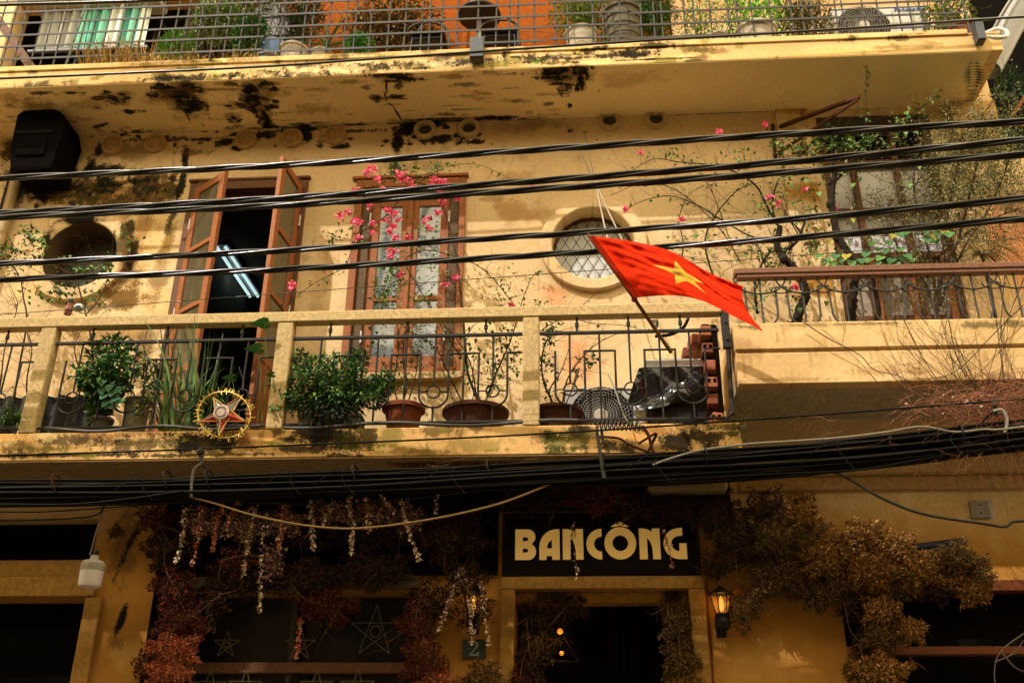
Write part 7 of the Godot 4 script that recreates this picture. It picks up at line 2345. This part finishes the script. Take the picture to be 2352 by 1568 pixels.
func wall_lantern(label, c: Vector3, e: float):
	var o = thing("wall_lantern", label, "lantern", c + Vector3(0, -0.22, -0.05), "black wall lanterns beside the shop door")
	var blk = mat(lin(0.012, 0.011, 0.009), 0.5, 0.3, true, 6.0)
	var mb = MB.new()
	mb.lathe([Vector2(0.0, 0.13), Vector2(0.02, 0.12), Vector2(0.035, 0.105), Vector2(0.085, 0.075), Vector2(0.10, 0.068), Vector2(0.10, 0.058), Vector2(0.08, 0.055)], c, 6)
	part("roof", mb, blk, o)
	for i in 6:
		var a = TAU * i / 6
		mb = MB.new()
		mb.tube([c + Vector3(cos(a) * 0.078, 0.056, sin(a) * 0.078), c + Vector3(cos(a) * 0.05, -0.085, sin(a) * 0.05)], 0.0045, -1, 5)
		part("rib", mb, blk, o)
	mb = MB.new()
	mb.lathe([Vector2(0.074, 0.055), Vector2(0.047, -0.085)], c, 6)
	var gm = StandardMaterial3D.new()
	gm.albedo_color = Color(1.0, 0.8, 0.45, 0.22)
	gm.transparency = BaseMaterial3D.TRANSPARENCY_ALPHA
	gm.roughness = 0.1
	part("lantern_glass", mb, gm, o)
	mb = MB.new()
	mb.lathe([Vector2(0.05, -0.085), Vector2(0.056, -0.10), Vector2(0.045, -0.115), Vector2(0.06, -0.15), Vector2(0.055, -0.185), Vector2(0.03, -0.215), Vector2(0.0, -0.23)], c, 12)
	part("base", mb, blk, o)
	mb = MB.new()
	mb.tube(smooth([Vector3(c.x, c.y - 0.16, 0.02), Vector3(c.x, c.y - 0.2, c.z * 0.6), Vector3(c.x, c.y - 0.17, c.z)], 5), 0.012, -1, 8)
	mb.bx(Vector3(c.x - 0.04, c.y - 0.24, 0.002), Vector3(c.x + 0.04, c.y - 0.08, 0.022), 0.006)
	part("arm", mb, blk, o)
	mb = MB.new()
	mb.lathe([Vector2(0.0, -0.07), Vector2(0.014, -0.06), Vector2(0.018, -0.03), Vector2(0.014, 0.02), Vector2(0.005, 0.045), Vector2(0.0, 0.05)], c, 12)
	var em = StandardMaterial3D.new()
	em.albedo_color = Color(1, 0.85, 0.5)
	em.emission_enabled = true
	em.emission = Color(1.0, 0.72, 0.32)
	em.emission_energy_multiplier = 0.45
	part("bulb", mb, em, o)
	var ol = OmniLight3D.new()
	ol.name = "lantern_light"
	ol.light_color = Color(1.0, 0.72, 0.36)
	ol.light_energy = e
	ol.omni_range = 8.0
	ol.omni_attenuation = 2.0
	ol.light_size = 0.02
	ol.shadow_enabled = true
	ol.position = c - o.position
	o.add_child(ol)
	return o

func wire_star(label, px, py, r, z, m):
	var o = thing("wire_star", label, "star ornament", A(px, py + r, z), "wire star frames in the shop window")
	var c = A(px, py, z)
	var rm = r / 277.0
	var P = []
	for i in 5:
		var a = PI / 2 + TAU * i / 5
		P.append(c + Vector3(cos(a), sin(a), 0) * rm)
	for i in 5:
		var mb = MB.new()
		mb.tube([P[i] + Vector3(0, 0, 0.002 * i), P[(i + 2) % 5] + Vector3(0, 0, 0.002 * i)], 0.0035, -1, 5)
		part("strip", mb, m, o)
	var mb = MB.new()
	mb.ring(c, rm * 0.2, 0.004, Basis(), 20, 4)
	part("hub", mb, m, o)

func ground_floor():
	rng.seed = 55
	var M2 = M
	# left doorway: surround, beams and black sheets filling the dark openings
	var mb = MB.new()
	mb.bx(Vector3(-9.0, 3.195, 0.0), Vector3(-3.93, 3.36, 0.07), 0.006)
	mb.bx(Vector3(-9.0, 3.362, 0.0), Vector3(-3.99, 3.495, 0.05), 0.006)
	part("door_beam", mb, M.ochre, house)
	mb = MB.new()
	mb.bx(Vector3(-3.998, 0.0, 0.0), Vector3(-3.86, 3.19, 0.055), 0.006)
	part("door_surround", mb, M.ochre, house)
	part("black_infill", boxmb(Vector3(-9.0, 0.0, -0.24), Vector3(-4.0, 3.19, -0.2), 0.0), M.void, house)  # black sheet filling the dark opening
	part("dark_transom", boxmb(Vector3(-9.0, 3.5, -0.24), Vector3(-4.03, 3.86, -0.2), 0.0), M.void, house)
	# shop front: added black backing over the window, sign board, door surround
	var dark_sheet = M.void  # black sheets added for dark foliage and shade under the slab
	part("window_backing", boxmb(Vector3(-3.45, 3.36, 0.003), Vector3(-0.66, 4.1, 0.05), 0.004), dark_sheet, house)
	part("backing_side", boxmb(Vector3(-3.45, 0.0, 0.003), Vector3(-3.16, 3.355, 0.03), 0.004), dark_sheet, house)
	part("upper_backing", boxmb(Vector3(-0.655, 3.875, 0.003), Vector3(1.22, 4.1, 0.045), 0.004), dark_sheet, house)
	part("window_lintel", boxmb(Vector3(-3.15, 3.245, 0.003), Vector3(-1.28, 3.345, 0.06), 0.005), M.wood_old, house)
	var sh = part("shop_window", boxmb(Vector3(-3.15, 2.62, -0.16), Vector3(-1.3, 2.70, -0.06), 0.004), M.wood_dark, house)
	for x in [-3.1, -2.25, -1.35]:
		part("mullion", boxmb(Vector3(x - 0.03, 0.9, -0.15), Vector3(x + 0.03, 3.24, -0.165 + 0.09), 0.003), M.dark, sh)
	part("pane", boxmb(Vector3(-3.15, 0.9, -0.185), Vector3(-1.3, 3.24, -0.18), 0.0), M.glass_dark, sh)
	part("back_panel", boxmb(Vector3(-3.2, 0.8, -0.62), Vector3(-1.25, 3.3, -0.60), 0.0), dark_sheet, sh)
	var strip = mat(lin(0.13, 0.10, 0.05), 0.7, 0.0, false)
	wire_star("small wire star at the left of the dark shop window", 520, 1480, 30, -0.05, strip)
	wire_star("big wire star with a round hub at the right of the dark shop window", 862, 1450, 58, -0.05, strip)
	wire_star("wire star behind the dried tuft at the middle of the shop window", 690, 1482, 34, -0.05, strip)
	for k in 4:
		wire_star(["first", "second", "third", "fourth"][k] + " from the left of the wire stars below the shop window's bar", [480, 562, 726, 820][k], 1578, 38, 0.0, strip)
	var sg = thing("shop_sign", "black shop sign board with gold art deco lettering over the door", "sign", A(1382, 1325, 0.03))
	var s0 = A(1155, 1180, 0.03); var s1 = A(1612, 1325, 0.03)
	part("board", boxmb(Vector3(s0.x, s1.y + 0.008, 0.003), Vector3(s1.x, s0.y, 0.05), 0.004), mat(lin(0.007, 0.005, 0.004), 0.7), sg)
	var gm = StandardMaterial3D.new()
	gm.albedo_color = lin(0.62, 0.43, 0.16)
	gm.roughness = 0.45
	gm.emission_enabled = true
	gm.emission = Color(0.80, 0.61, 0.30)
	gm.emission_energy_multiplier = 0.16  # faint glow added so the gold letters show in the shade
	var b0 = A(1183.3, 1285.8, 0.055); var b1 = A(1579.7, 1283.6, 0.055); var b2 = A(1183.3, 1216.4, 0.055)
	var sc = (b1.x - b0.x) / 2030.0
	var sy = (b2.y - b0.y) / 355.0
	var k = 0
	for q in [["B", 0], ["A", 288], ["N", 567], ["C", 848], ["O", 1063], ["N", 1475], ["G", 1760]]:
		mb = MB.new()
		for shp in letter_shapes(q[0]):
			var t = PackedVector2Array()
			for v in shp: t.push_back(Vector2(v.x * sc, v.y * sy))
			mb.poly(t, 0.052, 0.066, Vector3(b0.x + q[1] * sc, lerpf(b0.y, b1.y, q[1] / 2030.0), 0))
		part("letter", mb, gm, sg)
	# the shop door
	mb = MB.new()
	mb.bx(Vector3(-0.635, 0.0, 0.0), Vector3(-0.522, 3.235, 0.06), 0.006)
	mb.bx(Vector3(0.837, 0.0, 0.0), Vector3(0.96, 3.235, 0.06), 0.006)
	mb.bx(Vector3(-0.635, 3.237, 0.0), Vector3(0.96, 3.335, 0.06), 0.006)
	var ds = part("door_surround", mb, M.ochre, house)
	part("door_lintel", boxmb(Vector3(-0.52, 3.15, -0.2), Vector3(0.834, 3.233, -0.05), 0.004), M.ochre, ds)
	for x in [-0.3, 0.25, 0.42, 0.7]:
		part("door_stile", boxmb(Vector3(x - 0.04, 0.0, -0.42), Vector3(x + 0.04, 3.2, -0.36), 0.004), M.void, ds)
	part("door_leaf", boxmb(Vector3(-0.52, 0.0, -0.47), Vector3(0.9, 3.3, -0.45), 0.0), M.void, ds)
	# number plate
	var np = thing("number_plate", "dark green enamel house number plate reading 2 left of the shop door", "number plate", A(1088, 1513, 0.02))
	var n0 = A(1061, 1512, 0.02); var n1 = A(1116, 1468, 0.02)
	part("plate", boxmb(Vector3(n0.x, n0.y, 0.003), Vector3(n1.x, n1.y, 0.022), 0.004), mat(lin(0.012, 0.022, 0.018), 0.35, 0.0, false), np)
	var tm = TextMesh.new()
	var sf = SystemFont.new()
	sf.font_names = PackedStringArray(["Droid Serif"])
	sf.font_weight = 700
	tm.font = sf
	tm.text = "2"
	tm.font_size = 64
	tm.pixel_size = 0.0024
	tm.depth = 0.002
	var ti = MeshInstance3D.new()
	ti.name = "digit"
	ti.mesh = tm
	ti.material_override = mat(lin(0.20, 0.26, 0.18), 0.5, 0.0, false)
	ti.position = Vector3((n0.x + n1.x) * 0.5 + 0.005, (n0.y + n1.y) * 0.5, 0.024) - np.position
	np.add_child(ti)
	# lamps
	wall_lantern("lit black wall lantern right of the shop door, below the sign's end", A(1657, 1383, 0.14), 0.005)
	wall_lantern("lit black wall lantern left of the shop door, half hidden by pale round leaves", A(1088, 1380, 0.10), 0.002)
	var pl = thing("pendant_lamp", "small house-shaped pendant lamp glowing inside the dark shop doorway", "lamp", A(1292, 1500, -0.3))
	var c = A(1290, 1500, -0.30)
	for s in [-1, 1]:
		mb = MB.new()
		mb.bar(c + Vector3(0, 0.16, 0), c + Vector3(0.13 * s, -0.06, 0), 0.012, 0.012)
		part("roof_bar", mb, M.black, pl)
	part("shelf", boxmb(c + Vector3(-0.14, -0.08, -0.05), c + Vector3(0.14, -0.062, 0.05), 0.003), M.black, pl)
	var em = StandardMaterial3D.new()
	em.albedo_color = Color(1, 0.8, 0.45)
	em.emission_enabled = true
	em.emission = Color(1.0, 0.55, 0.18)
	em.emission_energy_multiplier = 0.4
	for q in [[0.0, 0.0, 0.018], [-0.01, 0.17, 0.024]]:
		mb = MB.new()
		var sp = []
		for i in 9: sp.append(Vector2(sin(PI * i / 8.0) * q[2], -cos(PI * i / 8.0) * q[2]))
		mb.lathe(sp, c + Vector3(q[0], q[1], 0), 12)
		part("bulb", mb, em, pl)
	var ol = OmniLight3D.new()
	ol.name = "pendant_light"
	ol.light_color = Color(1.0, 0.6, 0.25)
	ol.light_energy = 0.006
	ol.omni_range = 4.0
	ol.shadow_enabled = true
	ol.position = c + Vector3(0, 0.08, 0.05) - pl.position
	pl.add_child(ol)
	# the unlit white bulb on its cord
	var wb = thing("white_bulb", "big unlit white bulb hanging on a cord before the left doorway", "bulb", A(203, 1352, 0.35))
	c = A(203, 1352, 0.35)
	mb = MB.new()
	mb.lathe([Vector2(0.0, 0.0), Vector2(0.05, 0.004), Vector2(0.082, 0.018), Vector2(0.087, 0.04), Vector2(0.09, 0.135)], c, 32)
	part("diffuser", mb, mat(lin(0.78, 0.72, 0.70), 0.4, 0.0, false), wb)
	mb = MB.new()
	mb.lathe([Vector2(0.092, 0.136), Vector2(0.092, 0.19), Vector2(0.075, 0.215), Vector2(0.035, 0.225), Vector2(0.03, 0.26), Vector2(0.0, 0.265)], c, 32)
	part("collar", mb, M.offwhite, wb)
	for i in 24:
		var a = TAU * i / 24
		mb = MB.new()
		mb.bx(c + Vector3(cos(a) * 0.092 - 0.002, 0.14, sin(a) * 0.092 - 0.002), c + Vector3(cos(a) * 0.092 + 0.002, 0.188, sin(a) * 0.092 + 0.002), 0.0)
		part("fin", mb, M.offwhite, wb)
	mb = MB.new()
	mb.tube([c + Vector3(0, 0.26, 0), c + Vector3(0.015, 0.30, 0)], 0.02, 0.012, 10)
	part("socket", mb, M.black, wb)
	mb = MB.new()
	mb.tube(path([[206, 1275, 0.35], [215, 1240, 0.34], [228, 1195, 0.34], [238, 1160, 0.36]], 0.35, 4), 0.007, -1, 6)
	part("cord", mb, mat(lin(0.16, 0.13, 0.10), 0.6, 0.0, false), wb)
	# junction plate on the wall at right
	var jp = thing("junction_plate", "grey square junction plate with torn paper on the wall at lower right", "plate", A(2250, 1190, 0.01))
	var j0 = A(2233, 1190, 0.01); var j1 = A(2270, 1150, 0.01)
	part("plate", boxmb(Vector3(j0.x, j0.y, 0.002), Vector3(j1.x, j1.y, 0.02), 0.003), mat(lin(0.30, 0.27, 0.21), 0.6), jp)
	mb = MB.new()
	mb.poly(PackedVector2Array([Vector2(j1.x - 0.02, j0.y - 0.01), Vector2(j1.x + 0.04, j0.y - 0.015), Vector2(j1.x + 0.03, j1.y + 0.03), Vector2(j1.x - 0.04, j1.y + 0.02)]), 0.001, 0.002)
	part("torn_paper", mb, M.offwhite, jp)
	for y in [0.3, 0.75]:
		mb = MB.new()
		mb.tube([Vector3((j0.x + j1.x) * 0.5, lerpf(j0.y, j1.y, y), 0.019), Vector3((j0.x + j1.x) * 0.5, lerpf(j0.y, j1.y, y), 0.022)], 0.007, -1, 8)
		part("screw", mb, M.black, jp)
	# right shop window
	var red = mat(lin(0.22, 0.06, 0.02), 0.35, 0.0, true, 3.0)
	red.albedo_texture = woodtex
	var rw = part("right_window", boxmb(Vector3(2.0, 3.215, -0.12), Vector3(4.04, 3.30, 0.02), 0.006), red, house, "", "dark window with red-brown frame at lower right")
	part("rail", boxmb(Vector3(2.0, 2.745, -0.10), Vector3(4.04, 2.805, 0.025), 0.006), red, rw)
	part("pane", boxmb(Vector3(2.0, 1.2, -0.2), Vector3(4.04, 3.21, -0.19), 0.0), M.pane_dark, rw)
	# small dark wall lamp behind the bush
	var wl = thing("linear_lamp", "black linear wall lamp poking out above the golden dried bush", "lamp", A(2140, 1250, 0.1))
	mb = MB.new()
	mb.bar(A(2063, 1262, 0.1), A(2212, 1243, 0.1), 0.05, 0.05)
	part("casing", mb, M.black, wl)
	mb = MB.new()
	mb.bar(A(2095, 1263, 0.127), A(2180, 1252, 0.127), 0.02, 0.004)
	part("lens", mb, M.void, wl)
	# thin red cable down the door surround
	mb = MB.new()
	mb.tube([A(1624, 1325, 0.03), A(1626, 1400, 0.02), A(1634, 1480, 0.015), A(1640, 1580, 0.015)], 0.006, -1, 6)
	solo("red_wire", mb, mat(lin(0.16, 0.03, 0.015), 0.6, 0.0, false), "thin dark red wire running down the wall right of the door surround", "wire")
	mb = MB.new()
	for q in [[[2352, 1455], [2300, 1495], [2285, 1540], [2290, 1600]], [[2300, 1495], [2330, 1530], [2360, 1545]], [[2285, 1520], [2330, 1500], [2352, 1470]]]:
		mb.tube(path(q, 0.3, 5), 0.006, 0.003, 5, false, false)
	solo("bare_branch", mb, mat(lin(0.16, 0.13, 0.10), 0.8, 0.0, false), "bare pale branch before the right-hand shop window", "branch")
	# dried foliage
	dried("coral_hedge", "dried coral and brown foliage column left of the shop window", [[385, 1550, 62, 42, 0.25, 4.0, "coral"], [400, 1490, 72, 50, 0.2, 3.5, "coral"], [415, 1430, 70, 60, 0.15, 3.2, "red"], [400, 1350, 62, 60, 0.12, 2.8, "red"], [375, 1260, 56, 60, 0.1, 2.6, "dark"], [360, 1190, 60, 40, 0.1, 2.4, "red"], [430, 1230, 50, 60, 0.1, 2.2, "dark"], [330, 1530, 30, 40, 0.12, 2.0, "red"]], 0.032, 0.016, 12)
	dried("dark_swag", "very dark dried foliage swag across the top of the shop window", [[560, 1330, 110, 50, 0.12, 2.4, "dark"], [700, 1330, 110, 50, 0.12, 2.4, "dark"], [750, 1395, 80, 50, 0.14, 2.8, "red"], [860, 1310, 110, 50, 0.12, 2.2, "dark"], [620, 1220, 160, 60, 0.1, 1.6, "dark"], [860, 1220, 160, 60, 0.1, 1.6, "dark"], [1030, 1230, 110, 80, 0.1, 2.0, "dark"], [490, 1380, 40, 60, 0.12, 2.2, "dark"]], 0.036, 0.016, 10)
	dried("russet_hedge", "russet dried foliage column between the shop window and the number plate", [[975, 1525, 62, 60, 0.2, 3.6, "red"], [1000, 1560, 50, 34, 0.24, 3.2, "coral"], [960, 1430, 56, 60, 0.14, 3.0, "red"], [990, 1380, 60, 60, 0.12, 2.2, "dark"], [1070, 1330, 60, 50, 0.2, 2.2, "dark"], [1110, 1400, 34, 40, 0.2, 1.6, "dark"], [1060, 1410, 24, 40, 0.2, 1.6, "dark"]], 0.032, 0.014, 10)
	dried("dark_tuft", "dark dried tuft below the number plate", [[1112, 1555, 50, 45, 0.15, 3.0, "olive"], [1080, 1590, 50, 40, 0.15, 3.0, "red"]], 0.03, 0.012, 10)
	dried("sign_swag", "brown dried foliage hanging over the top edge of the shop sign", [[1370, 1140, 90, 46, 0.25, 3.0, "red"], [1450, 1160, 70, 46, 0.2, 2.8, "dark"], [1290, 1130, 60, 40, 0.2, 2.0, "dark"], [1550, 1160, 80, 54, 0.16, 2.8, "dark"], [1200, 1150, 80, 40, 0.12, 2.0, "dark"], [1640, 1180, 60, 70, 0.16, 2.8, "dark"]], 0.036, 0.014, 8)
	dried("door_foliage", "dark dried foliage lining the left side of the shop doorway", [[1240, 1420, 58, 62, -0.02, 3.4, "dark"], [1222, 1520, 44, 66, 0.02, 3.4, "dark"], [1300, 1395, 60, 40, -0.05, 3.0, "dark"], [1240, 1480, 50, 50, 0.0, 2.4, "olive"], [1195, 1560, 30, 40, 0.05, 2.4, "red"]], 0.03, 0.012, 9)
	dried("door_foliage", "brown dried foliage lining the right side of the shop doorway", [[1560, 1430, 50, 66, 0.0, 3.4, "olive"], [1566, 1520, 54, 66, 0.03, 3.6, "olive"], [1575, 1570, 44, 30, 0.06, 3.0, "gold"], [1545, 1380, 30, 34, -0.05, 2.4, "dark"]], 0.03, 0.012, 9)
	dried("golden_bush", "big golden brown dried bush spreading over the wall right of the shop sign", [[1700, 1240, 76, 90, 0.16, 3.0, "dark"], [1780, 1230, 80, 80, 0.2, 3.2, "olive"], [1835, 1180, 56, 52, 0.2, 3.6, "gold"], [1800, 1320, 100, 62, 0.2, 3.2, "olive"], [1900, 1280, 80, 72, 0.24, 3.6, "gold"], [1985, 1235, 60, 54, 0.22, 3.6, "gold"], [1890, 1360, 90, 48, 0.2, 3.2, "olive"], [2000, 1310, 90, 60, 0.26, 3.8, "gold"], [2110, 1310, 90, 58, 0.24, 3.6, "gold"], [2195, 1290, 62, 56, 0.22, 3.6, "olive"], [2235, 1355, 52, 44, 0.2, 3.2, "gold"], [2150, 1350, 60, 40, 0.2, 2.6, "dark"], [1830, 1140, 26, 22, 0.2, 2.4, "gold"], [1730, 1380, 30, 50, 0.14, 2.0, "olive"], [1640, 1300, 40, 40, 0.1, 2.4, "dark"], [1940, 1330, 90, 60, 0.2, 3.0, "olive"], [2060, 1260, 60, 50, 0.2, 3.0, "gold"], [1860, 1240, 60, 50, 0.2, 2.6, "olive"], [1760, 1170, 60, 60, 0.16, 2.4, "dark"], [2040, 1350, 70, 40, 0.2, 2.6, "olive"], [2250, 1320, 40, 50, 0.2, 2.6, "olive"]], 0.034, 0.013, 6)
	dried("golden_hedge", "golden brown dried foliage column left of the right-hand window, below the big bush", [[2025, 1400, 50, 46, 0.24, 3.8, "gold"], [2030, 1460, 58, 50, 0.22, 3.6, "olive"], [2090, 1450, 44, 34, 0.22, 3.2, "gold"], [2020, 1545, 82, 50, 0.26, 4.0, "gold"], [1960, 1400, 40, 30, 0.16, 2.4, "dark"], [1985, 1480, 30, 40, 0.14, 2.4, "dark"], [1965, 1540, 34, 40, 0.2, 2.6, "olive"]], 0.034, 0.013, 6)
	dried("hanging_spray", "brown dried spray hanging beside the right wall lantern", [[1690, 1400, 22, 50, 0.12, 2.4, "olive"], [1712, 1430, 14, 40, 0.12, 2.0, "olive"]], 0.034, 0.012, 8)
	dried("bead_garland", "row of curled dry flower heads tucked under the lower slab above the bundle", [[960, 1066, 70, 9, 0.6, 9.0, "gold"], [1040, 1062, 90, 10, 0.6, 9.0, "gold"], [1150, 1056, 60, 8, 0.6, 9.0, "gold"], [1240, 1050, 60, 7, 0.6, 8.0, "gold"]], 0.03, 0.014, 12)
	dried("dusty_swag", "tangled swag of dusty pink dried leaves between the hanging garlands over the shop window", [[470, 1195, 60, 40, 0.26, 1.5, "dusty"], [560, 1210, 60, 46, 0.26, 1.5, "dusty"], [650, 1200, 60, 40, 0.26, 1.6, "dusty"], [760, 1180, 60, 34, 0.26, 1.5, "dusty"], [860, 1180, 70, 36, 0.26, 1.5, "dusty"], [940, 1190, 40, 40, 0.24, 1.0, "dusty"], [540, 1290, 50, 40, 0.22, 0.9, "red"], [620, 1290, 40, 50, 0.22, 0.8, "dusty"]], 0.034, 0.02, 8)
	# garlands of dried leaves
	var G = [[428, 1165, 403, 1292, 60, "pale"], [462, 1160, 440, 1300, 40, "red"], [512, 1160, 488, 1262, 60, "red"], [548, 1150, 520, 1215, 46, "red"], [585, 1165, 558, 1322, 60, "pale"], [612, 1170, 596, 1402, 56, "pale"], [655, 1165, 638, 1262, 70, "red"], [714, 1150, 720, 1262, 80, "pale"], [768, 1150, 742, 1205, 30, "pale"], [800, 1140, 808, 1268, 90, "pale"], [840, 1142, 846, 1220, 46, "pale"], [872, 1142, 905, 1178, 30, "pale"], [922, 1150, 964, 1288, 90, "pale"], [1003, 1140, 1001, 1180, 16, "pale"], [1058, 1310, 1005, 1450, 110, "pale"], [1075, 1330, 1086, 1478, 70, "pale"], [1105, 1340, 1122, 1480, 60, "pale"], [1314, 1196, 1328, 1325, 15, "pale"], [1524, 1215, 1545, 1300, 16, "red"], [690, 1420, 680, 1510, 40, "red"]]
	var names = ["first", "second", "third", "fourth", "fifth", "sixth", "seventh", "eighth", "ninth", "tenth", "eleventh", "twelfth", "thirteenth", "fourteenth"]
	for i in G.size():
		var g = G[i]
		var tone = "pale" if g[5] == "pale" else "reddish"
		var lab = ""
		if i < 14: lab = "%s dried leaf garland, %s from the left over the shop window" % [tone, names[i]]
		else: lab = ["pale round-leaved garland slanting left of the lit lantern by the shop door", "short pale garland hanging left above the number plate", "short pale garland hanging right above the number plate", "pale dried garland hanging across the third letter of the shop sign", "reddish dried garland hanging over the last letter of the shop sign", "drooping reddish dried tuft in the middle of the shop window"][i - 14]
		garland(lab, g[0], g[1], g[2], g[3], 0.34 if i < 14 else 0.24, int(g[4] * 2.0), g[5], 0.03)
